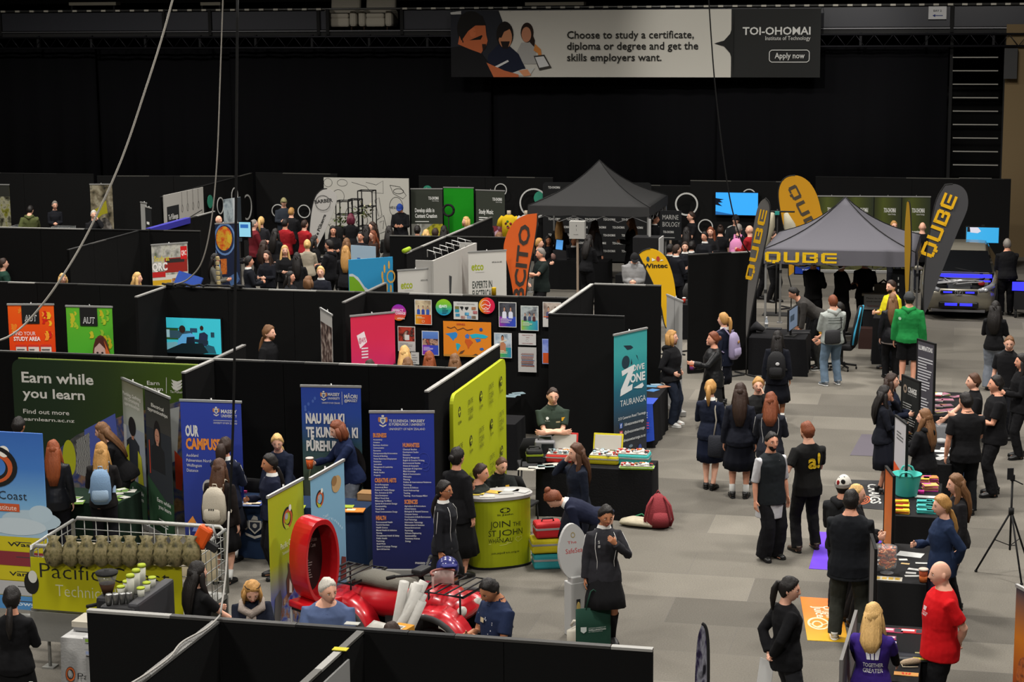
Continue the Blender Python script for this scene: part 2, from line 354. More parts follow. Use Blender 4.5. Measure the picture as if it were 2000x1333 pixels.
    if eyes:
        for e in (-1,1):
            p=headpt(V((.39*e,.915,.06)).normalized()); f=MB(); f.ell(HP(p+V((0,-.001,0))),(.0155*s,.007*s,.0075*s),'#d8cfc8',n=10,R=RH); f.ell(HP(p+V((0,.0035,0))),(.0068*s,.0045*s,.0068*s),'#1d130e',n=8,R=RH); f.build('eye',root)
            p=headpt(V((.4*e,.88,.24)).normalized()); f=MB(); f.loft([HP(p+V((-.018*e,.002,-.001))),HP(p+V((0,.005,.003))),HP(p+V((.019*e,-.004,-.003)))],[.0035*s,.0042*s,.003*s],'#241711' if hair[-1] not in 'wyvog' else '#7a5a3a',n=6); f.build('eyebrow',root)
        p=headpt(V((0,.88,-.47)).normalized()); f=MB(); f.ell(HP(p+V((0,-.002,0))),(.025*s,.006*s,.0085*s),'#a0554b' if sex=='f' else '#99604f',n=10,R=RH); f.build('mouth',root)
    # clothes
    def cloth(h,r=.9): return M(h,r,bump=.12,bs=220,spec=.15,var=.12)
    kind,tc=top.split()[:2]; cm=cloth(tc,.35 if kind in('leather','puffer') else .9)
    th={'tee':.016,'polo':.016,'jumper':.024,'jacket':.028,'hoodie':.032,'vest':.034,'puffer':.05,'leather':.028,'blazer':.028}[kind]; sl={'tee':.62,'polo':.62,'vest':0}.get(kind,1.9)
    zl=-.16 if kind not in ('jumper','hoodie','puffer') else -.10
    if 'L' in x: zl=-.30
    mb=MB(); rr=[(zl,)+tor[0][1:]]+[r for r in tor if r[0]>zl+.03]
    rads=[]
    for r in rr:
        a_,b_=grown(r,th); 
        if r[0]<0: a_=max(a_,.168*g+th+.014); b_=max(b_,.13*g+th+.02)
        elif r[0]<.1: a_=max(a_,.152*g+th+.008); b_=max(b_,.115*g+th+.014)
        if r[0]>.5: a_-=th*.55; b_-=th*.5
        rads.append((a_*s,b_*s))
    ctr=[TP(0,r[3],r[0]) for r in rr]
    if sit or lean>20: ctr[0]=TP(0,0,max(zl,-.09))
    mb.loft(ctr,rads,cm,n=20,dome=.1)
    for i,e in ((0,1),(1,-1)):
        S,E,Wr=J[i]
        if sl<=0: continue
        if sl<1: pts=[TP((sw-.08)*e,-.01,.42),S,S+(E-S)*.5,S+(E-S)*(sl+.12)]; rd=[.058,.064,.062,.06]
        else: pts=[TP((sw-.08)*e,-.01,.42),S,(S+E)/2,E,E+(Wr-E)*.5,E+(Wr-E)*(.97 if 'U' not in x else .35)]; rd=[.055,.058,.05,.044,.043,.036]
        mb.loft(pts,[(v*kf+(th*.75 if sl>1 else .006))*s for v in rd],cm,side=(0,1,.1),n=12,dome=.05)
    fuse(mb.build({'polo':'polo_shirt','tee':'t_shirt','blazer':'blazer'}.get(kind,kind),root),max(.011,vox*1.2),2,.016 if kind not in('tee','polo') else .012)
    a2=lambda z: next(((r0[1]+(r1[1]-r0[1])*(z-r0[0])/(r1[0]-r0[0]),r0[2]+(r1[2]-r0[2])*(z-r0[0])/(r1[0]-r0[0]),r0[3]) for r0,r1 in zip(tor,tor[1:]) if r0[0]<=z<=r1[0]),(.17,.13,0))
    def SURF(xx,z,side,lift=.012):
        A_,B_,y0=a2(z); A_,B_=grown((z,A_,B_),th+lift); t=min(.98,abs(xx)/A_); return TP(xx,y0+side*B_*math.sqrt(1-t*t),z)
    root_ctx=dict(root=root,sH=sH,SURF=SURF,TP=TP,HP=HP,J=J,LG=LG,s=s,RB=RB,NB=NB,RH=RH,HC=HC,th=th,g=g)
    if kind=='vest' or 'S' in x:   # separate under-sleeves / shirt below a vest
        uc=cloth(top.split()[2] if len(top.split())>2 else '#1a1a1a'); mb=MB()
        for i,e in ((0,1),(1,-1)):
            S,E,Wr=J[i]; f_=1 if 'U' not in x else 0
            pts=[TP((sw-.08)*e,-.01,.42),S,(S+E)/2,E]+([E+(Wr-E)*.5,E+(Wr-E)*.95] if f_ else []); k_=0 if kind=='vest' else 2; mb.loft(pts[k_:],[(v*kf+(.014 if k_==0 else .008))*s for v in (.055,.058,.05,.044,.04,.034)[:len(pts)]][k_:],uc,side=(0,1,.1),n=12)
        mb.loft([TP(0,0,-.34 if 'U' in x else -.2),TP(0,0,-.1),TP(0,0,.0)],[(.215*g*s,.175*g*s),(.2*g*s,.16*g*s),(.15*s,.11*s)],uc,n=18,dome=.05)
        fuse(mb.build('shirt',root),max(.011,vox*1.2),2,.01)
    if 'C' in x or kind=='polo':
        c2=cloth('#d5d5d0') if 'C' in x else cm; mb=MB(); u=RB@Z
        mb.loft([NB-u*.025*s,NB+u*.012*s,NB+u*.03*s],[(.092*s,.085*s),(.078*s,.076*s),(.072*s,.07*s)],c2,side=(1,0,0),n=16,cap=False)
        mb.prism([(-.03,0),(.03,0),(0,-.10)],.004,c2,O=SURF(0,.49,1,.0),X=(s,0,0),Y=RB@V((0,.25,.97))*s,D=RB@V((0,1,0)))
        mb.build('collar',root)
    if kind=='hoodie' or 'H' in x:
        mb=MB(); mb.loft([TP(-.085,.02,.53),TP(-.1,-.06,.52),TP(0,-.125,.47),TP(.1,-.06,.52),TP(.085,.02,.53)],[.025*s,.045*s,.06*s,.045*s,.025*s],cm,side=(0,0,1),n=10); mb.build('hood',root)
    if 'P' in x:    # pale piping over the shoulders and down the panels
        mb=MB(); wm=M('#c9c9c6')
        for e in (-1,1):
            for sd in (-1,1):
                if kind in('jacket','blazer'): mb.tube([SURF(.10*e,.485,sd),SURF(.125*e,.42,sd),SURF(.128*e,.3,sd),SURF(.10*e,.14,sd),SURF(.112*e,-.08,sd)],.0035*s,wm,n=5)
            S,E,Wr=J[0 if e>0 else 1]; o_=V((.0,.0,.0)); d_=(E-S).normalized(); sd_=V((e,0,.2)); sd_=(sd_-d_*sd_.dot(d_)).normalized()
            mb.tube([S+sd_*.066*s,(S+E)/2+sd_*.063*s,E+sd_*.057*s],.0035*s,wm,n=5)
        mb.build('piping',root)
    # lower clothes
    bk,bc=bot.split()[:2]; bm=cloth(bc)
    if bk in ('trousers','jeans','shorts','wide'):
        mb=MB(); o_={'trousers':.016,'jeans':.014,'shorts':.03,'wide':.03}[bk]
        if 'T' in x: o_=.006
        mb.loft([P+V((0,0,-.13))*s,P+V((0,-.003,-.05))*s,P+RB@V((0,0,.05))*s],[((.145*g+o_)*s,(.115*g+o_)*s),((.168*g+o_)*s,(.13*g+o_)*s),((.142*g+o_*.6)*s,(.108*g+o_*.6)*s)],bm,n=18)
        for i,e in ((0,1),(1,-1)):
            Hj,K,A=LG[i]; fl={'wide':1.9,'jeans':1.35,'trousers':1.25}.get(bk,1.3)
            pts=[P+V((.06*e,0,.0))*s,Hj,(Hj+K)/2,K]; rd=[.085,.09,.08,.066]
            if bk=='shorts': pts[3]=K+(Hj-K)*.05; rd[3]=.085
            else: pts+=[K+(A-K)*.5,A+V((0,-.01,-.03))*s]; rd+=[.06*(fl if bk=='wide' else 1)**.5,.043*fl if 'T' not in x else .044]
            mb.loft(pts,[(v*(1+(g-1)*.7)+o_)*s for v in rd],bm,side=(1,0,0),n=14,dome=.05)
        fuse(mb.build({'wide':'trousers'}.get(bk,bk),root),max(.011,vox*1.2),2,.02)
    else:
        ln=float(bot.split()[2]) if len(bot.split())>2 else .42; mb=MB(); z0=P.z/s-.905
        if sit:
            mb.loft([P+V((0,-.1,.05))*s,P+V((0,.1,.02))*s,P+V((0,.42,.0))*s],[(.19*s,.13*s),(.2*s,.12*s),(.19*s,.1*s)],bm,side=(1,0,0),n=20)
        else:
            zs=[.06,-.05,-.16,-ln*.7,-ln]; fl=.0 if 'n' in legs else .02
            dy=(LG[0][1].y+LG[1][1].y)/2
            mb.loft([P+V((0,(0 if i<2 else dy*(i-1)/4),z))*s for i,z in enumerate(zs)],[(v*g*s,u*g*s) for v,u in ((.15,.115),(.188,.148),(.2,.165),(.215+fl,.185+fl),(.225+fl,.2+fl))],bm,side=(1,0,0),n=48,dome=0,rip=lambda t,a: .035*t*math.cos(12*a))
        mb.build('skirt',root)
    # shoes and socks
    for i,e in ((0,1),(1,-1)):
        Hj,K,A=LG[i]; mb=MB(); Rf=Matrix.Rotation(-.18*e,3,'Z'); C=V((A.x,A.y,0 if at is None or True else 0)); fp=lambda x_,y_,z_: C+Rf@V((x_,y_,z_))*s
        sm_=M(shoes,.45,spec=.4); z=max(0,A.z-.085*s)
        mb.loft([fp(0,-.085,.045),fp(0,-.06,.05),fp(0,0,.055),fp(0,.07,.045),fp(0,.13,.035),fp(0,.175,.028)],[(.02*s,.025*s),(.038*s,.046*s),(.044*s,.05*s),(.049*s,.04*s),(.048*s,.03*s),(.03*s,.02*s)],sm_,side=(1,0,0),n=12)
        mb.loft([fp(0,-.04,.06),fp(0,-.045,.10 if 'B' not in x else .17)],[(.042*s,.05*s),(.044*s,.05*s)],sm_,side=(1,0,0),n=12,dome=0)
        sh=mb.build('shoe',root); mb=MB(); so='#d0d0cc' if 'W' in x else '#0c0c0c'
        mb.loft([fp(0,-.088,.012),fp(0,-.05,.012),fp(0,.06,.012),fp(0,.14,.012),fp(0,.18,.012)],[(.02*s,.013*s),(.043*s,.013*s),(.05*s,.013*s),(.05*s,.013*s),(.03*s,.013*s)],so,side=(1,0,0),n=12)
        mb.build('sole',sh)
        if sock:
            mb=MB(); u=(K-A).normalized(); f_=.12 if sock!='#101010' else .34
            mb.loft([A-u*.02*s,A+u*f_*.3*s,A+u*f_*s],[.043*s,.046*s,(.047 if f_<.2 else .066)*s],cloth(sock),n=12,dome=0); mb.build('sock',root)
    # hair
    hs,hc=hair[:-1],HAIRS[hair[-1]]; hm=HAIRM(hc)
    if hs!='bald':
        mb=MB(); tk={'short':.014,'crop':.007,'curly':.03,'big':.03}.get(hs,.018)
        def hp(d):
            x_,y_,z_=d; b=headpt(d); f_=y_*.8-z_*.72+(.05 if hs in('crop','short') else 0)-abs(x_)*.04
            m_=max(0,min(1,(.16-f_)/.14)); m_=m_*m_*(3-2*m_)
            if z_<-.62: m_=0
            rp=(.0035*math.sin(31*math.atan2(x_,y_)+9*z_)+.004*math.sin(7*x_+13*z_+NP[0])*math.sin(11*y_+3))*m_
            if hs in('curly','big'): rp=.008*math.sin(9*x_*3+5)*math.sin(11*z_*2.5)*m_
            return b*(1+(tk+rp)*m_/.095-(1-m_)*.16)*sH
        mb.ell(HC,(1,1,1),hm,n=30 if dist<34 else 20,R=RH,fn=hp)
        RT=lambda p: NB+RB@V(p)*s
        strand=lambda t,a: .09*math.sin(9*a+4*t)+.05*math.sin(17*a)
        if hs in('long','half','curlylong'):
            w=1.25 if hs=='curlylong' else 1.0; e_=-.34 if hs!='half' else -.2
            mb.loft([HP((0,-.04,.045)),HP((0,-.055,-.05)),RT((0,-.075,.03)),RT((0,-.105,-.08)),RT((0,-.125,-.2*(-e_/.34))),RT((0,-.12,e_))],[(.085*s*w,.07*s),(.094*s*w,.066*s),(.1*s*w,.06*s),(.105*s*w,.05*s*w),(.09*s*w,.038*s*w),(.05*s,.015*s)],hm,side=RB@V((1,0,0)),n=26,rip=strand)
            for e in (-1,1): mb.loft([HP((.06*e,.0,.05)),HP((.082*e,.012,-.03)),RT((.095*e,.03,.03)),RT((.11*e,.065,-.09)),RT((.105*e,.085,-.2))],[(.02*s,.035*s),(.022*s,.04*s),(.03*s,.036*s),(.034*s,.026*s),(.012*s,.01*s)],hm,side=RB@V((1,0,0)),n=12,rip=strand)
        elif hs=='bob':
            mb.loft([HP((0,-.03,.06)),HP((0,-.035,-.03)),HP((0,-.03,-.1)),HP((0,-.03,-.15))],[(.09*s,.085*s),(.108*s,.08*s),(.112*s,.078*s),(.085*s,.05*s)],hm,side=RH@V((1,0,0)),n=26,rip=strand)
            for e in (-1,1): mb.loft([HP((.07*e,.02,.05)),HP((.088*e,.035,-.03)),HP((.085*e,.04,-.13))],[(.018*s,.035*s),(.024*s,.04*s),(.012*s,.02*s)],hm,side=RH@V((1,0,0)),n=12,rip=strand)
        elif hs in('pony','curlypony'):
            w=1.0 if hs=='pony' else 1.9
            mb.loft([HP((0,-.085,.05)),HP((0,-.125,.05)),HP((0,-.145,-.02)),HP((0,-.145,-.12)),HP((0,-.135,-.24))],[.022*s,.026*s*w,.036*s*w,.034*s*w,.012*s],hm,side=RH@V((1,0,0)),n=14,rip=strand)
        elif hs=='lowpony':
            mb.loft([HP((0,-.075,-.05)),HP((0,-.105,-.08)),RT((0,-.12,-.03)),RT((0,-.145,-.14)),RT((0,-.14,-.24))],[.024*s,.028*s,.034*s,.032*s,.012*s],hm,side=RB@V((1,0,0)),n=14,rip=strand)
        elif hs=='bun': mb.ell(HP((0,-.115,.015)),(.045*s,.035*s,.045*s),hm,n=14,R=RH)
        elif hs=='topbun': mb.ell(HP((0,-.06,.125)),(.05*s,.05*s,.042*s),hm,n=14,R=RH)
        mb.build('hair',root)
    if 'D' in x:
        mb=MB(); bp=lambda d: (headpt(d)+V((0,.012,0))*max(0,min(1,(-d[2]-.28)/.2)))*(1.0 if d[2]<-.3 and d[1]>.05 and not (abs(d[0])<.3 and d[2]>-.55 and d[1]>.6) else .86)*sH
        mb.ell(HC,(1,1,1),M(hc,.8,bump=.5,bs=90),n=24,R=RH,fn=bp); mb.build('beard',root)
    if 'G' in x:
        mb=MB()
        for e in (-1,1):
            p=headpt(V((.36*e,.93,.05)).normalized()); mb.tube([HP(p+V((.024*math.cos(t*math.pi/6),.014,.019*math.sin(t*math.pi/6)))) for t in range(13)],.0018*s,'#222',n=5); mb.tube([HP((.056*e,.088,.012)),HP((.08*e,0,.012))],.002*s,'#222',n=5)
        mb.build('glasses',root)
    root_ctx['dist']=dist
    return root_ctx
def hat(c, kind, col, col2=None):
    mb=MB(); HP,s,RH,HC=c['HP'],c['sH'],c['RH'],c['HC']; cm=M(col,.9,bump=.2,bs=150)
    def hp(d):
        b=headpt(d); lim=.0 if kind=='cap' else -.12
        return b*(1.2 if d[2]>lim-.25*d[1]*-.0 and d[2]-.35*max(d[1],0)>lim-.2 else .8)*s
    mb.ell(HC,(1,1,1),cm,n=24,R=RH,fn=hp)
    if kind=='cap': mb.loft([HP((0,.075,.055)),HP((0,.12,.052)),HP((0,.165,.04))],[(.075*s,.006*s),(.07*s,.006*s),(.035*s,.005*s)],M(col2 or col,.9),side=RH@V((1,0,0)),n=14)
    if kind=='beanie':
        mb.loft([HP((0,-.01,.015)),HP((0,-.012,.05))],[(.098*s,.118*s),(.1*s,.12*s)],M(col2 or col,.9,bump=.4,bs=120),side=RH@V((1,0,0)),n=24,cap=False)
    o=mb.build(kind,c['root']); return o
def wear_text(c, lines, side, u, z, cap, m, bold=.01, al='c', name='lettering', wd=0):
    """letters on the chest (side 1) or back (side -1)"""
    mb=MB()
    for i,t in enumerate(lines):
        vs,fs=text2d(t,cap,wd,al,bold); mb.add([c['SURF'](u+(x if side<0 else -x),z-i*cap*1.35+y,side,.016) for x,y in vs],fs,m)
    mb.build(name,c['root'])
def wear_shape(c, side, u, z, polys, m, name='badge'):
    mb=MB()
    for P_ in polys: mb.add([c['SURF'](u+x,z+y,side,.017) for x,y in P_],[tuple(range(len(P_)))],m)
    mb.build(name,c['root'])
def world_of(c, p): 
    r=c['root']; return Matrix.Rotation(r.rotation_euler[2],3,'Z')@V(p)+V(r.location)
def backpack(c, col, label, col2=None, strap=None, marks=None, big=1.0):
    """a rucksack worn on the back: a thing of its own"""
    r=c['root']; TP,s=c['TP'],c['s']; th=c['th']; g=c['g']
    t=thing('backpack',label,'backpack',r.location,r.rotation_euler[2]); cm=M(col,.75,bump=.25,bs=70,var=.1); c2=M(col2 or col,.75,bump=.25,bs=70)
    y0=-(.125*g+th); k=big
    mb=MB(); mb.loft([TP(0,y0-.075,-.03-.05*(k-1)),TP(0,y0-.08,.03),TP(0,y0-.085,.2),TP(0,y0-.075,.36),TP(0,y0-.055,.44),TP(0,y0-.04,.47)],[(.10*s*k,.05*s),(.145*s*k,.08*s*k),(.15*s*k,.085*s*k),(.135*s*k,.07*s),(.1*s,.045*s),(.04*s,.02*s)],cm,side=c['RB']@V((1,0,0)),n=22,rip=lambda u,a:.05*abs(math.sin(2*a))); mb.build('main_bag',t)
    mb=MB(); mb.loft([TP(0,y0-.15*k,.02),TP(0,y0-.16*k,.07),TP(0,y0-.155*k,.17),TP(0,y0-.14*k,.2)],[(.09*s,.02*s),(.12*s,.035*s),(.115*s,.03*s),(.08*s,.012*s)],c2,side=c['RB']@V((1,0,0)),n=16); mb.build('front_pocket',t)
    for e in (-1,1):
        mb=MB(); b_=c['SURF']; mb.loft([TP(.07*e,y0-.02,.43),TP(.085*e,-.06,.53+.02),b_(.1*e,.46,1,.02),b_(.125*e,.34,1,.02),b_(.15*e,.2,1,.02),TP(.17*e,y0+.04,.1)],[(.026*s,.009*s)]*6,M(strap or col2 or col,.8),side=(1,0,0),n=8); mb.build('strap',t)
    mb=MB(); mb.tube([TP(-.03,y0-.03,.46),TP(-.025,y0-.05,.51),TP(.025,y0-.05,.51),TP(.03,y0-.03,.46)],.008*s,M(strap or col2 or col,.8)); mb.build('handle',t)
    if marks:
        mb=MB(); marks(mb,lambda x_,z_: TP(x_,y0-.175*k+.0,z_)); mb.build('emblem',t)
    return t
def hand_pos(c,i,ext=.07):
    S,E,Wr=c['J'][i]; return world_of(c,Wr+(Wr-E).normalized()*ext*c['s'])
# ---------------------------------------------------------------- the hall
def carpet_mat():
    mt=bpy.data.materials.new('carpet_tiles'); mt.use_nodes=True; nt=mt.node_tree; b=nt.nodes['Principled BSDF']; b.inputs['Roughness'].default_value=.95; b.inputs['Specular IOR Level'].default_value=.1
    tc=nt.nodes.new('ShaderNodeTexCoord'); mp=nt.nodes.new('ShaderNodeMapping'); mp.inputs['Rotation'].default_value=(0,0,math.radians(-1)); nt.links.new(tc.outputs['Object'],mp.inputs[0])
    br=nt.nodes.new('ShaderNodeTexBrick'); br.inputs['Scale'].default_value=1; br.inputs['Brick Width'].default_value=2.4; br.inputs['Row Height'].default_value=1.0; br.inputs['Mortar Size'].default_value=.002; br.inputs['Bias'].default_value=0
    br.inputs['Color1'].default_value=lin('#524f49'); br.inputs['Color2'].default_value=lin('#6b675f'); br.inputs['Mortar'].default_value=lin('#545250'); br.offset=.37
    n=nt.nodes.new('ShaderNodeTexNoise'); n.inputs['Scale'].default_value=55; n.inputs['Detail'].default_value=3; n2=nt.nodes.new('ShaderNodeTexNoise'); n2.inputs['Scale'].default_value=.5; n2.inputs['Detail'].default_value=4
    nt.links.new(mp.outputs[0],br.inputs['Vector']); nt.links.new(tc.outputs['Object'],n.inputs['Vector']); nt.links.new(tc.outputs['Object'],n2.inputs['Vector'])
    m1=nt.nodes.new('ShaderNodeMix'); m1.data_type='RGBA'; m1.blend_type='OVERLAY'; m1.inputs['Factor'].default_value=.35; nt.links.new(br.outputs['Color'],m1.inputs['A']); nt.links.new(n.outputs['Fac'],m1.inputs['B'])
    m2=nt.nodes.new('ShaderNodeMix'); m2.data_type='RGBA'; m2.blend_type='OVERLAY'; m2.inputs['Factor'].default_value=.25; nt.links.new(m1.outputs['Result'],m2.inputs['A']); nt.links.new(n2.outputs['Fac'],m2.inputs['B'])
    nt.links.new(m2.outputs['Result'],b.inputs['Base Color']); bp=nt.nodes.new('ShaderNodeBump'); bp.inputs['Strength'].default_value=.3; bp.inputs['Distance'].default_value=.01; nt.links.new(n.outputs['Fac'],bp.inputs['Height']); nt.links.new(bp.outputs['Normal'],b.inputs['Normal'])
    return mt
YB=57.0
mb=MB(); mb.box((-10,31,-.1),(70,62,.2),carpet_mat()); struct(mb,'floor')
mb=MB(); mb.box((-10,YB+4.6,6),(70,.2,12.4),'#0b0b0b'); struct(mb,'wall_back')
mb=MB(); mb.box((-45.1,31,6),(.2,62,12.4),'#0c0c0c'); struct(mb,'wall_left')
mb=MB(); mb.box((25.1,31,6),(.2,62,12.4),'#15120d'); struct(mb,'wall_right')
mb=MB(); mb.box((-10,31,14.1),(70,62,.2),'#0e0e0e'); struct(mb,'ceiling')
# black drape along the back wall, in deep folds
def drape(name,x0,x1,y,z0,z1,label,seed,amp=.07,col='#0d0d0f'):
    q=random.Random(seed); n=int((x1-x0)*9); vs=[]; ph=0
    for i in range(n+1):
        ph+=q.uniform(.5,1.1); yy=y+amp*math.sin(ph)*q.uniform(.5,1)
        vs+=[(x0+(x1-x0)*i/n,yy,z0),(x0+(x1-x0)*i/n,y+.4*(yy-y),z1)]
    m=MB(); k=len(vs); m.add(vs,[(2*i,2*i+2,2*i+3,2*i+1) for i in range(n)],M(col,.95,spec=.05),True); o=m.build(name); md=o.modifiers.new('thick','SOLIDIFY'); md.thickness=.02
    tag(o,label,'curtain'); return o
cz=GY(600,93,YB).z
xs=[-40]+[GY(px,200,YB).x for px in (190,450,960,1400,1850)]
for i,(a_,b_) in enumerate(zip(xs,xs[1:])):
    drape('stage_curtain',a_+.01,b_-.01,YB+.12*(i%2),0,cz,'tall black drape '+['at the left end of the back wall','second from the left under the balcony','behind the three balcony rail armchairs','behind the long printed banner','ending beside the lit ladder slats'][i],i)
# balcony: slab edge, truss, glass front, rail with pale tabs
yb=YB-.35
def zb(py): return GY(1000,py,yb).z
x0,x1=-40,8
mb=MB(); mb.box(((x0+x1)/2,yb+2.3,zb(62)-.06),(x1-x0,4.6,.14),'#242424'); struct(mb,'trim_balcony_deck')
t=thing('balcony_front','dark glazed balcony front with pale rail tabs above the drapes','balcony',((x0+x1)/2,yb,zb(60)))
L=x1-x0; zt=zb(15)-zb(60); R_=lambda px,py=30: GY(px,py,yb).x-(x0+x1)/2
mb=MB(); mb.tube([(-L/2,0,zt),(L/2,0,zt)],.035,M('#5a5a58',.35,.6)); mb.build('top_rail',t)
mb=MB(); mb.box((0,-.02,.02),(L,.03,.035),M('#77777a',.35,.7)); mb.build('bottom_rail',t)
px=-320
ed=[0,320,410,622,640,785,1210,1860,2020]
for a_,b_ in zip([R_(-500)]+[R_(v) for v in ed],[R_(v) for v in ed]+[L/2-.1]):
    if not(R_(638)<(a_+b_)/2<R_(786)): mb=MB(); mb.box(((a_+b_)/2,.02,zt/2),(max(.02,b_-a_-.12),.02,zt-.12),M('#34353a',.3,spec=.5)); mb.build('glass_panel',t)
    mb=MB(); mb.box((b_,0,zt/2-.05),(.1,.1,zt+.1),'#161616'); mb.build('post',t)
q=random.Random(3); px=-20
while px<2000:
    if not 640<px<780 : mb=MB(); mb.box((R_(px),-.05,zt),(.15,.05,.055),M('#b4b0a4',.6)); mb.build('rail_tab',t)
    px+=28
t=thing('lighting_truss','black lighting truss hung under the balcony edge','truss',((x0+x1)/2,yb-.1,zb(92)))
h_=zb(66)-zb(92)
for z_,y_ in ((0,-.12),(0,.12),(h_-.06,-.12)):
    mb=MB(); mb.tube([(-L/2,y_,z_),(L/2,y_,z_)],.03,M('#26262a',.4,.6)); mb.build('chord',t)
mb=MB(); n=90
for i in range(n):
    xa=-L/2+L*i/n; mb.tube([(xa,-.12,0),(xa+L/n/2,-.12,h_-.06),(xa+L/n,-.12,0)],.012,M('#2e2e32',.4,.6),n=5)
mb.build('lattice',t)
for k in range(26):
    mb=MB(); mb.box((-L/2+1+k*1.85,-.05,h_/2),(.07,.1,h_),'#1a1a1c'); mb.build('hanger',t)
# upper seating tier seen through the rail
mb=MB(); mb.box(((x0+x1)/2,yb+3.2,zb(-10)),(x1-x0,2.4,.3),'#0f0d0b'); struct(mb,'trim_seating_tier')
for px,w_,lb in ((185,108,'long pale bench on the balcony, far left'),(415,44,'short tan bench on the balcony near the glowing cable'),(1085,120,'long pale bench above the printed banner')):
    p=GY(px,8,yb+1.0); k=w_*57/F
    t=thing('bench',lb,'bench',(p.x,p.y,zb(62)+.01)); H_=p.z-zb(62); mb=MB(); mb.box((0,0,H_),(k,.35,.1),'#9a9484'); mb.build('seat',t)
    for e in (-1,1): mb=MB(); mb.box((e*k*.45,0,H_/2-.03),(.06,.3,H_+.06),'#222'); mb.build('leg',t)
# the three armchairs standing by the rail
def armchair():
    t=thing('armchair','','armchair'); c='#a8a294'
    mb=MB(); mb.box((0,0,.26),(.62,.7,.26),M(c,.85,bump=.2)); mb.build('base',t,bevel=.06)
    mb=MB(); mb.box((0,-.03,.44),(.6,.66,.16),M(c,.85,bump=.2)); mb.build('seat_cushion',t,bevel=.06)
    mb=MB(); mb.box((0,.33,.66),(.98,.2,.62),M(c,.85,bump=.2),Matrix.Rotation(-.15,3,'X')); mb.build('backrest',t,bevel=.08)
    for e in (-1,1): mb=MB(); mb.box((.44*e,0,.36),(.24,.74,.46),M(c,.85,bump=.2)); mb.build('armrest',t,bevel=.09)
    for e in (-1,1):
        for y in (-1,1): mb=MB(); mb.cyl((.38*e,.28*y,0),(.38*e,.28*y,.14),.025,'#2a1d12'); mb.build('leg',t)
    return t
a0=armchair(); a0.scale=(.98,1,1.12); zc=zb(62)+.012
for i,(px,lb) in enumerate(((670,'cream armchair behind the balcony rail, left seat of the pair'),(739,'cream armchair behind the balcony rail, nearest the printed banner'))):
    p=GY(px,40,yb+.6); 
    if i==0: a0.location=(p.x,p.y,zc); a0['label']=lb
    else: dup(a0,(p.x,p.y,zc),0,lb,a0.scale)
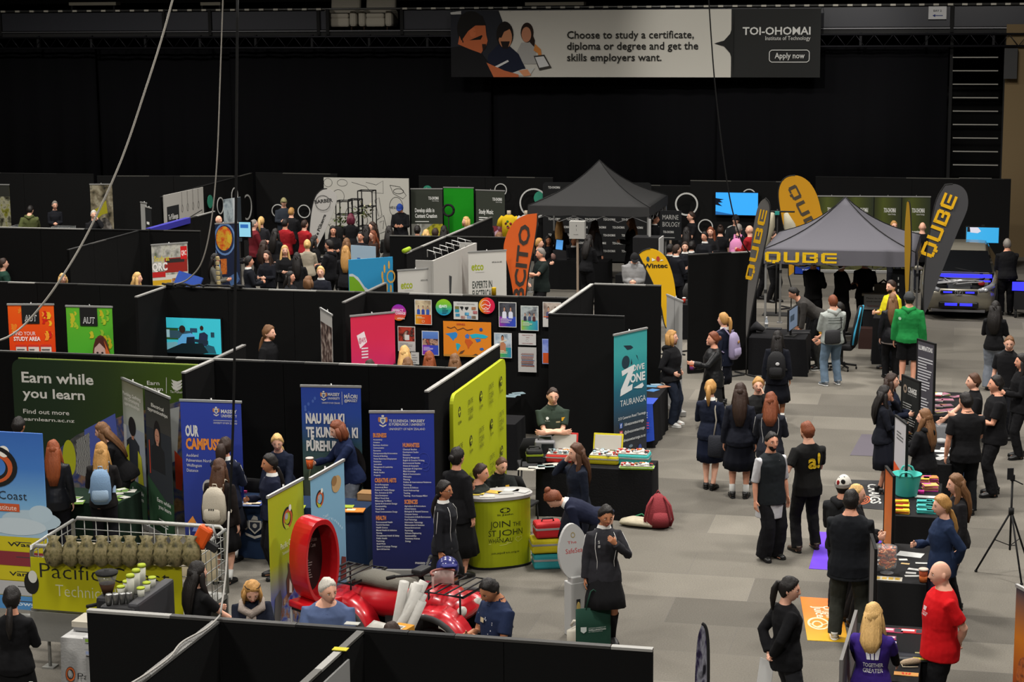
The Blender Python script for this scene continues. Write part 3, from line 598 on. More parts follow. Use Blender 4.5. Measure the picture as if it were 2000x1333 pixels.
# printed banner tied to the rail
YP=yb-.42
PB=[GY(880,24,YP),GY(1604,14,YP)]
def long_banner():
    w_=PB[1].x-PB[0].x; zt_=GY(1240,19,YP).z; zb_=GY(1240,151,YP).z; h=zt_-zb_
    t=thing('hanging_banner','wide grey and black printed banner hung from the balcony rail','banner',((PB[0].x+PB[1].x)/2,YP,zb_),-.002)
    def map3(x,z,e):
        u=x/w_; v=z/h; return V((x-w_/2,-e*1.2-.012*math.sin(u*23+v*2)*v*.5-.010*math.sin(u*9-v*4),z))
    mb=MB(); n,k=60,10; vs=[map3(w_*i/n,h*j/k,0) for j in range(k+1) for i in range(n+1)]
    gm=M('#bdbab0',.7,bump=.05,bs=4); bm_=M('#1b1c1b',.7)
    sp=int(n*.774)
    mb.add(vs,[(j*(n+1)+i,j*(n+1)+i+1,(j+1)*(n+1)+i+1,(j+1)*(n+1)+i) for j in range(k) for i in range(sp)],gm,True)
    mb.add(vs,[(j*(n+1)+i,j*(n+1)+i+1,(j+1)*(n+1)+i+1,(j+1)*(n+1)+i) for j in range(k) for i in range(sp,n)],bm_,True)
    S=[]
    S.append(('p',[(.0,.0),(.135,.0),(.145,.15),(.15,.5),(.12,.6),(.11,1),(0,1)],'#23252b')); S.append(('p',[(0,.02),(.03,.0),(.03,.4),(.005,.42)],'#b8b8b4'))
    # woman, man in jumper, man in front
    S+=[('e',.214,.33,.018,.15,'#24160f'),('p',[(.225,.3),(.236,.45),(.232,.6),(.22,.55)],'#24160f'),('e',.212,.36,.0135,.115,'#b37a5c'),('p',[(.185,.62),(.198,.48),(.222,.48),(.236,.56),(.24,.8),(.19,.8)],'#9d9b96'),('p',[(.236,.5),(.252,.58),(.256,.72),(.247,.73),(.244,.64),(.232,.6)],'#c07a3a'),
        ('p',[(.232,.68),(.262,.66),(.282,.86),(.248,.9)],'#3a3733'),('p',[(.236,.7),(.26,.685),(.275,.83),(.248,.86)],'#c2c2c0'),
        ('p',[(.10,.92),(.105,.66),(.135,.5),(.165,.53),(.19,.65),(.215,.93)],'#141a2c'),('p',[(.108,.88),(.16,.74),(.163,.765),(.112,.91)],'#c9c9c6'),('e',.152,.36,.024,.2,'#16110e'),('e',.153,.4,.019,.165,'#b57a56'),('p',[(.14,.46),(.166,.46),(.16,.57),(.146,.57)],'#1c1410'),
        ('p',[(.15,.98),(.2,.88),(.235,.86),(.22,.98)],'#b9b9b4'),('p',[(.19,.9),(.215,.88),(.225,.97),(.205,.99)],'#c98a62'),
        ('p',[(.0,.55),(.045,.52),(.085,.62),(.115,.85),(.122,1),(0,1)],'#101012'),('p',[(.1,.78),(.15,.9),(.19,.96),(.19,1),(.12,1)],'#b5623c'),
        ('e',.058,.27,.04,.27,'#15130f'),('p',[(.02,.5),(.03,.25),(.062,.22),(.098,.22),(.1,.36),(.104,.45),(.1,.52),(.085,.64),(.05,.57)],'#b8623a'),('e',.062,.32,.009,.075,'#c56b42'),('p',[(.02,.3),(.03,.06),(.06,-.0),(.09,.08),(.1,.22),(.075,.2),(.05,.3),(.03,.45)],'#141210'),('p',[(.088,.5),(.1,.5),(.098,.56),(.09,.6)],'#2a1a12')]
    dk='#23221f'
    S+=[T(.325,.42,.115,'Choose to study a certificate,',.343,'l',.012,dk),T(.325,.585,.115,'diploma or degree and get the',.355,'l',.012,dk),T(.325,.755,.115,'skills employers want.',.257,'l',.012,dk)]
    arc=[(.774,0)]+[(.774-.0*0-.056*(1-math.cos(a))*1.0,.5*0+.5*math.sin(a)) for a in [i*math.pi/16 for i in range(9)]]
    S+=[('p',[(.774,.0),(.772,.22),(.764,.36),(.748,.46),(.722,.5),(.748,.54),(.764,.64),(.772,.78),(.774,1)],'#1b1c1b')]
    wt='#c9c9c4'
    S+=[T(.797,.375,.115,'TOI-OHOMAI',.177,'l',.02,wt),T(.974,.455,.062,'Institute of Technology',.117,'r',0,wt),T(.921,.72,.085,'Apply now',.078,'c',.015,wt)]
    x_,y_,X_,Y_=.868,.6,.972,.775
    S+=[('l',[(x_+.006,y_),(X_-.006,y_),(X_-.001,y_+.02),(X_,y_+.04),(X_,Y_-.04),(X_-.001,Y_-.02),(X_-.006,Y_),(x_+.006,Y_),(x_+.001,Y_-.02),(x_,Y_-.04),(x_,y_+.04),(x_+.001,y_+.02),(x_+.006,y_)],.022,wt)]
    printed(mb,w_,h,S,map3,.012,.0008)
    mb.build('printed_cloth',t)
    for i in range(13): mb=MB(); mb.tube([(-w_/2+w_*i/12,0,h-.03),(-w_/2+w_*i/12,.36,h+.06)],.008,'#333',n=5); mb.build('tie',t)
long_banner()
# direction card on the rail
p=GY(1831,25,yb-.1); t=thing('direction_card','white card with blue arrow taped to balcony front','sign',(p.x,yb-.07,p.z),0)
mb=MB(); mb.box((0,0,0),(.5,.01,.36),'#c4c4c4'); printed(mb,.5,.36,[T(.5,.42,.17,'BAY 2',.45,'c',.02,'#444'),('p',[(.22,.72),(.38,.6),(.38,.69),(.8,.69),(.8,.75),(.38,.75),(.38,.84)],'#26346e')],lambda x,z,e:V((x-.25,-.005-e,z-.18))); mb.build('card',t)
# lit slats of the far right ladder and the concrete wall edge
for i in range(12):
    py=112+i*26.3; p=GY(1905,py,YB-.2); mb=MB(); ln=(83 if i<9 else 60)*57/F
    mb.box((0,0,0),(ln,.05,.03),M('#8d8b84',.5)); o=mb.build('wall_slat',loc=(p.x,p.y,p.z)); tag(o,'thin pale wall bar of the dark ladder frame by the right end','wall bar','wall bars of the ladder frame'); 
t_=GY(1905,300,YB-.15)
mb=MB()
for e in (-.75,.75): mb.box((t_.x+e,YB-.12,3.2),(.09,.08,6.4),'#141414')
o=mb.build('ladder_frame'); tag(o,'dark upright ladder frame at right end of drapes','frame')
mb=MB(); mb.box((GY(1956,300,YB-.5).x+2.12,YB-.3,3.3),(4.2,.3,6.6),M('#6e5d42',.85,bump=.1,bs=3)); struct(mb,'wall_right_return')
p=GY(1974,124,YB-.6); mb=MB(); mb.box((p.x,YB-.62,p.z),(.36,.2,.85),'#3a3a3a'); tag(mb.build('speaker_box'),'grey narrow box high on right brown wall edge','speaker')
# cables hanging across the view
def cable(name,pts,r,col,label,n=10):
    P=[]
    for (a,b) in zip(pts,pts[1:]):
        P+=[a+(b-a)*(i/n) for i in range(n)]
    P.append(pts[-1]); mb=MB(); mb.tube(P,r,M(col,.5),n=6); return tag(mb.build(name),label,'cable')
def bez(ctrl,n=24):
    # Catmull-Rom through points
    C=[ctrl[0]]+ctrl+[ctrl[-1]]; out=[]
    for i in range(1,len(C)-2):
        a,b,c,d=C[i-1:i+3]
        for k in range(n):
            u=k/n; out.append(.5*((2*b)+(c-a)*u+(2*a-5*b+4*c-d)*u*u+(3*b-a-3*c+d)*u**3))
    return out+[C[-2]]
cc=[GY(px,py,y) for px,py,y in ((345,-30,25.5),(318,68,25.4),(284,175,25.3),(234,320,25.2),(168,462,25.1),(110,558,25.0),(60,622,25.0),(22,655,24.9),(-10,668,24.9))]
mb=MB(); mb.tube(bez(cc,8),.016,M('#a9a59c',.5),n=6); tag(mb.build('hanging_cable'),'thick pale cable sweeping down across the red AUT banner'.replace('AUT ','study '),'cable')
cc=[GY(px,py,y) for px,py,y in ((436,-20,31.5),(430,150,31.5),(424,310,31.45),(413,430,31.4),(395,510,31.4),(368,545,31.4),(340,556,31.4),(320,560,31.45))]
mb=MB(); mb.tube(bez(cc,8),.013,M('#77736c',.5),n=6); tag(mb.build('hanging_cable'),'thin grey cable dropping to wall top beside the brain banner','cable')
cc=[GY(px,py,y) for px,py,y in ((464,-20,22.0),(460,500,22.0),(456,800,22.0),(448,1000,22.0),(440,1120,22.2),(438,1195,22.5))]
mb=MB(); mb.tube(bez(cc,6),.017,M('#0d0d0d',.6),n=6); tag(mb.build('hanging_cable'),'black cable hanging straight down past the tall blue campus banner','cable')
cc=[GY(px,py,y) for px,py,y in ((1383,-20,37),(1395,150,37),(1412,300,37),(1428,400,37),(1448,470,37),(1464,495,37.3))]
mb=MB(); mb.tube(bez(cc,6),.013,M('#0b0b0b',.6),n=6); tag(mb.build('hanging_cable'),'thin black cable hanging in front of the wall screen','cable')
cc=[GY(px,py,14.0) for px,py in ((452,950),(446,1040),(440,1150),(428,1205),(425,1214))]
cc=[V((-6.05+.03*math.sin(i*2.3),14.1-i*.35,2.435)) for i in range(9)]
mb=MB(); mb.tube(bez([GY(447,1000,14.8),GY(441,1120,14.4),GY(432,1190,14.1)]+cc,6),.009,M('#8f8c86',.5),n=6); tag(mb.build('hanging_cable'),'grey cable running along the nearest dividing wall top','cable')
# ---------------------------------------------------------------- black booth walls
def booth_wall(A,B,label,h=2.4,cap=ALU,pw=1.2,patch=None,col='#0f0f0f',thick=.05):
    A,B=V((A[0],A[1],0)),V((B[0],B[1],0)); d=B-A; L=d.length; t=thing('booth_wall',label,'booth wall',A,math.atan2(d.y,d.x)); t['kind']='thing'
    n=max(1,round(L/pw)); k=L/n
    for i in range(n):
        mb=MB(); mb.box((k*(i+.5),0,h/2),(k-.008,thick,h-.02),M(col,.95,bump=.15,bs=180,spec=.08,var=.1)); mb.build('panel',t)
    mb=MB(); q=random.Random(int(L*100)+int(A.x*10)); x=0
    while x<L:
        w_=min(q.uniform(.35,1.3),L-x); mb.box((x+w_/2,0,h),(w_-.006,thick+.012,.022),M(q.choice([cap,'#6d6c69','#4a4a48']) if patch is None else q.choice(patch),.5,.3)); x+=w_
    mb.build('top_rail',t); return t
W2=['#8f8e8a','#54534f','#2a2a29','#3a3a38']; W3=['#1a1a1a','#222','#3d3c3a','#8f8e8a']
booth_wall((-7.23,14.08),(-2.45,14.14),'nearest low black wall below the grey haired man',patch=W3)
booth_wall((-6.06,14.03),(-6.08,10.0),'nearest black dividing wall, left of two',patch=['#6d6c69','#54534f','#7b7a76'])
booth_wall((-4.82,14.05),(-4.93,10.0),'nearest black dividing wall with grey board on it',patch=['#8f8e8a','#2a2a29','#54534f'])
mb=MB(); a_=V((-4.86,12.1,0)); mb.box((0,0,0),(.02,1.6,1.5),M('#8a8a88',.6)); tag(mb.build('grey_board',loc=(-4.82,12.88,1.55),rz=-.027),'light grey board on the nearest dividing wall','board')
booth_wall((-17.2,24.95),(-7.1,25.02),'long black wall behind the green earn while you learn display',patch=W2)
booth_wall((-10.67,24.92),(-10.69,23.95),'short black divider in front of the long wall, beside blue campuses banner',patch=['#8f8e8a'],pw=1.0)
booth_wall((-10.68,26.15),(-10.68,25.05),'short black divider behind the long wall, under the office screen',patch=['#6d6c69'],pw=1.0)
booth_wall((-7.0,26.95),(-7.05,23.4),'black divider behind the lime green ambulance display',patch=['#8f8e8a','#9a9995'])
booth_wall((-20.5,31.37),(-6.95,31.5),'long black wall behind the study banners and pinned posters',patch=W2)
booth_wall((-14.3,31.4),(-14.3,30.2),'short black divider just left of the office screen',patch=['#8f8e8a'])
booth_wall((-10.56,32.6),(-10.56,31.5),'black divider rising behind the posters near blue sun board',patch=['#6d6c69'])
booth_wall((-10.56,31.4),(-10.56,30.3),'short black divider behind the pink banner',patch=['#6d6c69'])
booth_wall((-6.88,33.15),(-6.88,29.83),'black side wall of the empty booth right of posters',patch=['#8f8e8a','#a0a09c'])
booth_wall((-6.9,29.78),(-5.65,29.78),'black front wall of the empty booth behind crossed-arm paramedic',patch=W3)
booth_wall((-6.85,33.2),(-5.64,33.2),'black rear wall of the empty booth beside the diving banner',patch=['#8f8e8a','#54534f'])
booth_wall((-18.45,35.85),(-18.45,39.2),'black side wall of the train study booth, far left',patch=W3)
booth_wall((-22.2,39.3),(-18.24,39.33),'low black wall behind the train study booth, leftmost run',patch=W3)
booth_wall((-18.3,39.38),(-17.05,39.42),'black wall behind the train study banner',patch=W3)
booth_wall((-18.35,39.45),(-18.35,43.3),'black slanting wall under the purple cloth',patch=W3)
booth_wall((-12.63,39.36),(-9.9,39.5),'black wall behind the white skills stand',patch=W2)
booth_wall((-11.42,36.6),(-11.36,43.2),'black dividing wall with lime tube on its near end',patch=['#54534f','#8f8e8a','#2a2a29'])
booth_wall((-5.82,37.4),(-4.55,38.15),'square black wall block left of grey tent',patch=W3,pw=2)
q=random.Random(8); mb=MB(); mb.tube([V((GY(px,560,31.4).x,31.41+q.uniform(-.05,.03),2.43+q.uniform(-.0,.03))) for px in range(318,486,8)],.02,'#141414',n=6); o=mb.build('power_cable'); tag(o,'black power cables lying along the wall top under the brain banner','cable')
for px in (333,352,463): mb=MB(); mb.box((0,0,.03),(.16,.08,.06),'#161616'); tag(mb.build('plug_box',loc=(GY(px,560,31.4).x,31.43,2.41)),'small black plug box on the second wall top','plug box','plug boxes on the second wall top')
# tape bits, plug packs on wall tops are part of the mess on top
for px,py,lb in ((688,1218,'on nearest wall top'),(665,1268,'yellow, on nearest divider')):
    p=G(px,py,2.42); mb=MB(); mb.box((0,0,0),(.12,.07,.006),'#9a9a94' if 'yellow' not in lb else '#b0a62a'); tag(mb.build('tape_strip',loc=(p.x,p.y,2.418)),'short strip of tape '+lb,'tape')
# far backdrop walls (matt black printed walls with rings)
def back_wall(A,B,label,h=2.4,col='#141414'): return booth_wall(A,B,label,h,patch=['#1d1d1d','#262626','#55544f'],pw=2.4,col=col)
back_wall((-40,52.6),(-26.2,52.8),'farthest black wall at the left end',2.35)
back_wall((-26.1,52.8),(-21.45,53.45),'far black wall left of the ringed corner',2.3)
back_wall((-21.1,46.3),(-21.38,53.4),'black side wall with white rings and green dot')
back_wall((-21.3,53.5),(-18.7,53.4),'far black wall behind the capped man')
back_wall((-16.15,53.2),(-12.17,53.22),'far black wall behind the green and music banners')
back_wall((-8.2,53.0),(-4.9,53.0),'far black wall with large white ring beside the wall screen')
back_wall((-12.1,53.6),(-8.25,53.5),'far black wall behind the black tent',2.2)
back_wall((-4.8,53.6),(.45,53.6),'far black wall behind the carpentry banners',2.5)
# ---------------------------------------------------------------- everybody in the hall
K_='#121214'; NV='#141828'; CH='#1d1d20'
Pn=person
# front row and the coffee corner
Pn(22,1147,1.66,165,'jumper #0e0e10','skirt #0d0d0e .62','lowponyk','woman in loose black dress with long black ponytail at the left edge','hh','b')
Pn(385,1098,1.63,120,'tee #121213','trousers #121213','longk','woman with long straight dark hair in black tee by coffee machine','th','a')
c=Pn(493,1141,1.62,5,'jacket #161a26','trousers #1a1a1d','boby','blonde woman in navy jacket and grey scarf behind the near wall','tt','a',head=(0,28),lean=10)
mb=MB(); 
mb.loft([c['TP'](.1,-.03,.5),c['TP'](.12,.08,.46),c['TP'](.02,.15,.42),c['TP'](-.1,.1,.47),c['TP'](-.11,-.03,.51)],[.035,.045,.05,.045,.035],M('#8c8178',.95,bump=.4,bs=60),side=(0,0,1),n=10)
mb.loft([c['TP'](.02,.15,.42),c['TP'](.03,.18,.28),c['TP'](.03,.175,.12)],[(.05,.02),(.055,.022),(.05,.012)],M('#8c8178',.95,bump=.4,bs=60),side=(1,0,0),n=12); mb.build('scarf',c['root'])
mb=MB(); mb.tube([c['HP']((.08*math.cos(a),.05*math.sin(a)+.01,.115-.03*math.sin(a)*.5)) for a in [math.pi*i/8 for i in range(9)]],.006,'#3a2c1c'); mb.build('sunglasses',c['root'])
c=Pn(640,1132,1.76,-12,'polo #4a5878','trousers #20242e','shortv','grey haired heavyset man in blue polo shirt leaning forward','tt','a','m',lean=16,girth=1.28,head=(-38,4))
wear_text(c,['PCT'],1,.09,.33,.02,'#c8c8c4'); wear_shape(c,1,.09,.36,[[(-.03,0),(.03,0),(.02,.035),(-.02,.035)]],'#c0b8a8')
Pn(765,1216,1.66,150,'tee #161618','trousers #161618','shortn','person behind the near wall of whom only dark crown shows','tt','b','m')
c=Pn(945,1136,1.72,-55,'polo #1c2640','trousers #15171c','shortk','man in navy speckled shirt looking down at his hands','hh','c','m',head=(0,32),girth=1.08)
wear_shape(c,1,.02,.34,[[(-.03,-.02),(.03,-.02),(.03,.03),(-.03,.03)]],'#b8a888')
mb=MB(); q=random.Random(5)
for i in range(46):
    x_,z_=q.uniform(-.13,.13),q.uniform(-.02,.44); sd=q.choice((-1,1)); r_=.007; mb.add([c['SURF'](x_+r_*math.cos(k*2.1+i),z_+r_*1.6*math.sin(k*2.1+i),sd,.018) for k in range(3)],[(0,1,2)],'#b9bcc4')
mb.build('shirt_speckle',c['root'])
ctote=Pn(1185,990,1.69,8,'jacket #26262a P','skirt #141416 .45','lowponyk','girl in dark school jacket with green tote bag walking','dg','c',x='PC',head=(-12,14),sock='#101010')
wear_text(ctote,['S','#'],1,.085,.37,.035,'#b8b8b4')
# earn-while-you-learn booth
Pn(37,815,1.74,150,'hoodie #17171a','trousers #15151a','shortk','hooded person in black behind the tall bee institute banner','hh','c','m',head=(0,10))
Pn(103,861,1.66,172,'leather #191a1e','trousers #15151a','longo','girl with wavy bright red hair in black leather jacket','dh','a')
Pn(195,827,1.70,-95,'jacket #141416','trousers #141416','longl','brown haired woman in black jacket leaning onto green table','rt','a',lean=28,head=(10,0))
cb=Pn(197,865,1.63,172,'jumper #1a1818','trousers #16161a','longy','girl with fair hair wearing the blue rucksack','hh','a')
backpack(cb,'#6f8aa6','dusty blue rucksack with pale front on fair haired girl','#8fa5ba','#8aa0b8')
# university booth on the left
c=Pn(440,855,1.70,155,'blazer #151a2a','skirt #13161f .46','curlyponyn','girl with curly dark ponytail in navy blazer at blue table','hr','b',x='PC',sock='#c8c8c4')
cb=Pn(428,897,1.65,158,'jumper #1b1615','skirt #121214 .44','longb','girl with straight brown hair wearing the cream rucksack','dd','a',sock='#c8c8c4')
backpack(cb,'#a8a090','cream rucksack with three dark stripes on brown haired girl','#b0a898','#b4ac9c',lambda m,S_: [m.box(S_(-.03+.03*i,.12),(.012,.01,.16),'#2c2a26') for i in range(3)],1.12)
Pn(540,850,1.60,-20,'jacket #161c2c','trousers #14161c','lowponyw','fair haired woman in navy jacket behind the blue table','tt','a',lean=19,head=(-15,5))
Pn(525,888,1.66,-75,'jumper #171b2c','trousers #121216','lowponyk','dark haired girl in navy jumper with white collar in profile','hd','c',x='CT',head=(-5,3))
ccup=Pn(653,824,1.75,-72,'jumper #18223f','jeans #6b7078','curlylongr'.replace('curlylong','bob'),'woman with wavy auburn hair in navy sweatshirt holding orange cup','er','a',lean=14,head=(0,14))
Pn(525,636,1.87,62,'polo #131315','trousers #131315','lowponyl','bearded man with brown ponytail in black polo shirt','dd','a','m',x='D')
for px,py,f,hs,lb in ((790,676,165,'longw','girl with blond hair before the pinned posters'),(796,699,175,'longl','shorter girl with ash brown hair in front of blond one'),(838,687,172,'longo','girl with auburn hair under the orange world map'),(888,692,178,'longl','girl with long brown hair below right end of world map'),(722,703,160,'shortn','child with dark hair in front of pink banner')):
    Pn(px,py,1.62,f,'jumper #16181f','trousers #141416',hs,lb,'dd','a')
# ambulance stand
Pn(893,875,1.73,140,'blazer #151517','skirt #121213 .62','bunk','tall woman in black suit with low bun at lime counter','dh','b',shoes='#111',x='B')
cglass=Pn(868,940,1.62,70,'jacket #1b1c20','skirt #131315 .46','longk'.replace('long','lowpony'),'girl with glasses and dark school jacket holding green bag','dd','c',x='PCG',head=(8,0),legs='w',sock='#101010')
stj='#1d211d'
c=Pn(941,907,1.70,80,'polo #222622','trousers #15171a','shortn','seated ambulance officer seen in profile laughing','ht','b','m',legs='i',head=(10,6),girth=1.15)
wear_shape(c,1,.13,.34,[[(-.03,-.02),(.03,-.02),(.03,.03),(-.03,.03)]],'#c89a2c')
c=Pn(982,895,1.62,15,'polo #151817','trousers #15171a','cropb','seated young ambulance officer in black shirt smiling down','qt','a','m',legs='i',head=(-15,18))
wear_shape(c,1,-.08,.36,[[(-.03,-.02),(.03,-.02),(.03,.03),(-.03,.03)]],'#c89a2c'); wear_shape(c,1,.08,.36,[[(.02*math.cos(a),.02*math.sin(a)) for a in range(6)]],'#c9c9c4')
cpar=Pn(1080,758,1.78,4,'polo #2f3a31','trousers #15171a','cropn','paramedic in green shirt standing with crossed arms','cc','a','m',head=(-4,10),girth=1.06,legs='o')
wear_text(cpar,['St John'],1,.085,.33,.018,'#d8d8d4'); wear_shape(cpar,1,.085,.375,[[(.022*math.cos(a*.63),.022*math.sin(a*.63)) for a in range(10)]],'#d0d0cc'); wear_shape(cpar,1,-.15,.36,[[(-.028,-.03),(.028,-.03),(.028,.02),(-.028,.02)]],'#d09a20','shoulder_patch'); wear_shape(cpar,1,-.07,.32,[[(-.03,-.012),(.03,-.012),(.03,.012),(-.03,.012)]],'#a89c7c','name_badge')
Pn(1125,867,1.69,-70,'jumper #151a26','skirt #12151f .5','longb','girl with long brown hair raising a gloved hand','fd','a',head=(0,4))
Pn(1065,966,1.67,-95,'jumper #181c2e','skirt #15171d .5','topbunr','girl with topknot bending down over the kit bags','rr','a',lean=68,head=(0,25),x='C')
# right aisle
Pn(1312,646,1.70,72,'hoodie #161618','jeans #1e2431','boby','blonde woman in black hoodie and dark jeans by diving table','pp','a',shoes='#c4c4c0',x='W',girth=1.12)
cv=Pn(1393,649,1.70,-72,'leather #1a1b1c','skirt #1c1c1d .72','bunr','woman in black patterned vest holding orange paper cup','he','b',girth=1.1)
mb=MB(); q=random.Random(9)
for i in range(15):
    x_,z_,sd=q.uniform(-.13,.13),q.uniform(-.15,.42),q.choice((-1,1)); mb.add([cv['SURF'](x_+.028*q.uniform(.5,1)*math.cos(k),z_+.03*q.uniform(.5,1)*math.sin(k),sd,.02) for k in range(6)],[tuple(range(6))],'#b9b9b6')
mb.build('vest_print',cv['root'])
cb=Pn(1413,612,1.72,-120,'blazer #161b2a','skirt #13151d .48','ponyy','fair girl with ponytail wearing the lilac rucksack','hd','a',x='C',sock='#101010')
backpack(cb,'#8d83a0','lilac rucksack with small round badge on fair girl','#988eac','#8d83a0',lambda m,S_: m.ell(S_(0,.3),(.03,.012,.03),'#a07848'))
cb=Pn(1519,647,1.66,176,'blazer #15171f','skirt #13151c .5','longk','girl with long black hair wearing the shiny black rucksack','dd','c',sock='#c8c8c4')
backpack(cb,'#141416','shiny black rucksack with white marks on dark haired girl','#1c1c1e',None,lambda m,S_: [m.ell(S_(.03,.26),(.035,.01,.03),'#b0b0b0'),m.box(S_(.02,.1),(.07,.012,.03),'#a8a8a8')],1.15)
cg1=Pn(1388,743,1.70,168,'jumper #151a29','skirt #171d30 .46','ponyy','girl with golden ponytail in navy jumper with shoulder bag','dh','a',x='CT',legs='n')
Pn(1446,749,1.70,178,'jumper #14161f','skirt #12141d .46','longn','girl with long dark hair in navy jumper and bare legs','dd','b',sock='#c8c8c4')
Pn(1481,738,1.66,0,'jumper #161616','trousers #141416','longo'.replace('o','y'),'smiling ginger blonde girl with one hand at her temple','df','a',head=(-5,4))
Pn(1506,767,1.72,176,'jacket #1d1f26','trousers #131419','halfr','girl with reddish brown hair in piped school jacket','hh','b',x='P')
c=Pn(1508,845,1.74,35,'vest #1c2023 #a9a9ac','wide #141417','shortk','bearded man in black quilted vest over grey tee','dd','b','m',x='DU',head=(8,2),shoes='#0d0d0d')
mb=MB(); mb.add([c['SURF'](x_,z_,1,.006 if abs(x_)<.04 else .004) for x_,z_ in ((-.05,.45),(.05,.45),(.045,-.02),(-.045,-.02))],[(0,1,2,3)],'#a9a9ac'); mb.build('shirt_front',c['root'])
c=Pn(1576,824,1.87,-155,'tee #151515','jeans #131314','shortr','tall man in black tee with yellow letter mark gesturing','hs','a','m',head=(-15,4),shoes='#3a2c22',girth=1.03,x='D',legs='o')
wear_text(c,['a!'],-1,.03,.22,.2,'#c9a71f',.03)
c=Pn(1663,957,1.80,172,'vest #15171b #17191c','trousers #2f302a','shortk','broad man in black quilted vest and olive trousers','hh','b','m',girth=1.2,shoes='#b8b4aa',x='W',legs='o')
c=Pn(1648,930,1.72,160,'hoodie #17181a','trousers #141416','shortk','person in white patterned beanie and dark hoodie','hh','b','m'); hat(c,'beanie','#c4c2ba','#8a8884')
mb=MB(); mb.ell(c['HP']((.03,-.1,.08)),(.03,.012,.03),'#1a1a1a',n=8); mb.ell(c['HP']((-.03,-.1,.06)),(.02,.012,.035),'#8a2020',n=8); mb.build('beanie_print',c['root'])
Pn(1676,946,1.68,85,'jacket #151517','trousers #141416','cropw','woman with short blond hair in black facing the bank tables','hh','a',head=(0,8))
c=Pn(1546,1129,1.69,118,'jacket #111113','jeans #2e2f33','ponyk','woman with sleek black ponytail in black jacket holding paper behind her','bb','a',head=(35,8)); cpaper=c
cp=Pn(1706,1179,1.66,172,'tee #34216f #101010','trousers #131315','halfw','woman with long fair hair in purple tee at bank table','tt','a',x='S',girth=1.12)
wear_text(cp,['TOGETHER','GREATER'],-1,.03,.19,.045,'#c8c6cc',.02,wd=.2)
wear_shape(cp,-1,.03,.33,[[(-.085,.06),(-.045,.06),(-.025,-.06),(-.06,-.06)],[(-.03,.06),(.005,.06),(.012,-.06),(-.016,-.06)],[(.02,.06),(.07,.06),(.055,-.06),(.022,-.06)]],'#c8c6cc','print')
c=Pn(1836,1096,1.82,-72,'tee #c01218','trousers #131315','bald'+'v','bald man in bright red tee with hands behind back','bb','a','m',girth=1.18,head=(0,4))
wear_shape(c,1,-.05,.36,[[(-.03,.02),(-.015,.02),(-.01,-.02),(-.022,-.02)],[(-.008,.02),(.006,.02),(.006,-.02),(-.004,-.02)],[(.012,.02),(.03,.02),(.024,-.02),(.01,-.02)]],'#d8d4d4','print'); wear_text(c,['TOGETHER','GREATER'],1,-.05,.31,.016,'#d8d4d4')
Pn(1838,968,1.70,-70,'jacket #1f2c46','wide #2a2634','lowponyy','fair haired woman in blue denim jacket behind bank table','hb','a',head=(0,6))
Pn(1866,927,1.70,-75,'jumper #1c1b1d','trousers #141416','longl','woman with light brown hair in dark grey jumper smiling','dd','a',head=(0,6))
Pn(1886,767,1.80,-165,'polo #121214','jeans #131417','shortk','man in black polo with his back turned beside stacks','hd','b','m',girth=1.15,head=(-30,4))
Pn(1946,734,1.84,-78,'polo #121214','jeans #141416','shortk','tall man in black polo holding a bottle in profile','hh','b','m',girth=1.12)
Pn(1902,730,1.80,-75,'polo #121214','jeans #3b4c66','shortb','young man in black polo and blue jeans behind brochures','th','a','m')
Pn(1972,657,1.78,-20,'polo #121214','jeans #15161a','crop'+'l','man with shaved head in black polo near right edge','dd','a','m',head=(-20,14))
Pn(1996,692,1.72,-70,'jacket #121214','trousers #121214','longk','dark haired person in black cut by the right edge','hh','b')
Pn(1742,730,1.70,80,'jumper #151a29','skirt #141a2c .46','longn','girl with long two tone hair in navy jumper','hh','a')
Pn(1728,754,1.66,95,'jumper #12141c','skirt #12141d .5','curlylongk','girl with wavy black hair nearest the dark sign','hf','b')
Pn(1806,800,1.66,-120,'hoodie #131315','jeans #3c4c66','longl','woman with fair brown hair in black hoodie and jeans','rh','a',girth=1.1,head=(-25,0))
Pn(1945,589,1.72,172,'jumper #121214','wide #70767f','curlylongk','woman with big dark hair in pale wide trousers','hh','b',x='C')
Pn(1967,467,1.80,-165,'jumper #0e0e10','trousers #0e0e10','shortg','man in black leaning over the open car bonnet','rh','b','m',girth=1.15,lean=12)
cstr=Pn(1627,577,1.76,-155,'hoodie #8f9490','jeans #5b6d7e','shortr','man in pale striped hoodie and light jeans with sling bag','hh','a','m',shoes='#6a7076',x='W',girth=1.12,legs='o')
mb=MB()
for z_ in (.1,.16,.3,.36,.4): 
    for sd in (-1,1): mb=MB(); mb.tube([cstr['SURF'](-.15+.0375*k,z_,sd,.005) for k in range(9)],.005,'#5e6663',n=5); mb.build('stripe',cstr['root'])
Pn(1615,637,1.74,-80,'tee #141416','trousers #2c2c2a','shortk','player seated in the gaming chair, legs showing','tt','b','m',legs='i',at=(-2.92,38.5,0),x='W')
c=Pn(1740,548,1.82,-60,'jacket #c9bd1c','trousers #15171c','shortn','bearded man in yellow hi-vis top with sunglasses on head','hd','a','m',x='DU',girth=1.1,head=(-10,6))
mb=MB()
for z_ in (.12,): mb.loft([c['TP'](0,0,z_),c['TP'](0,0,z_+.05)],[(.215,.172),(.218,.175)],M('#a8acb0',.35,.3),side=(1,0,0),n=22,cap=False)
mb.build('reflective_band',c['root'])
clb=Pn(1744,575,1.68,-172,'leather #17171a','trousers #0f0f11','longl','woman with long brown hair in black leather jacket','hd','a',girth=1.05)
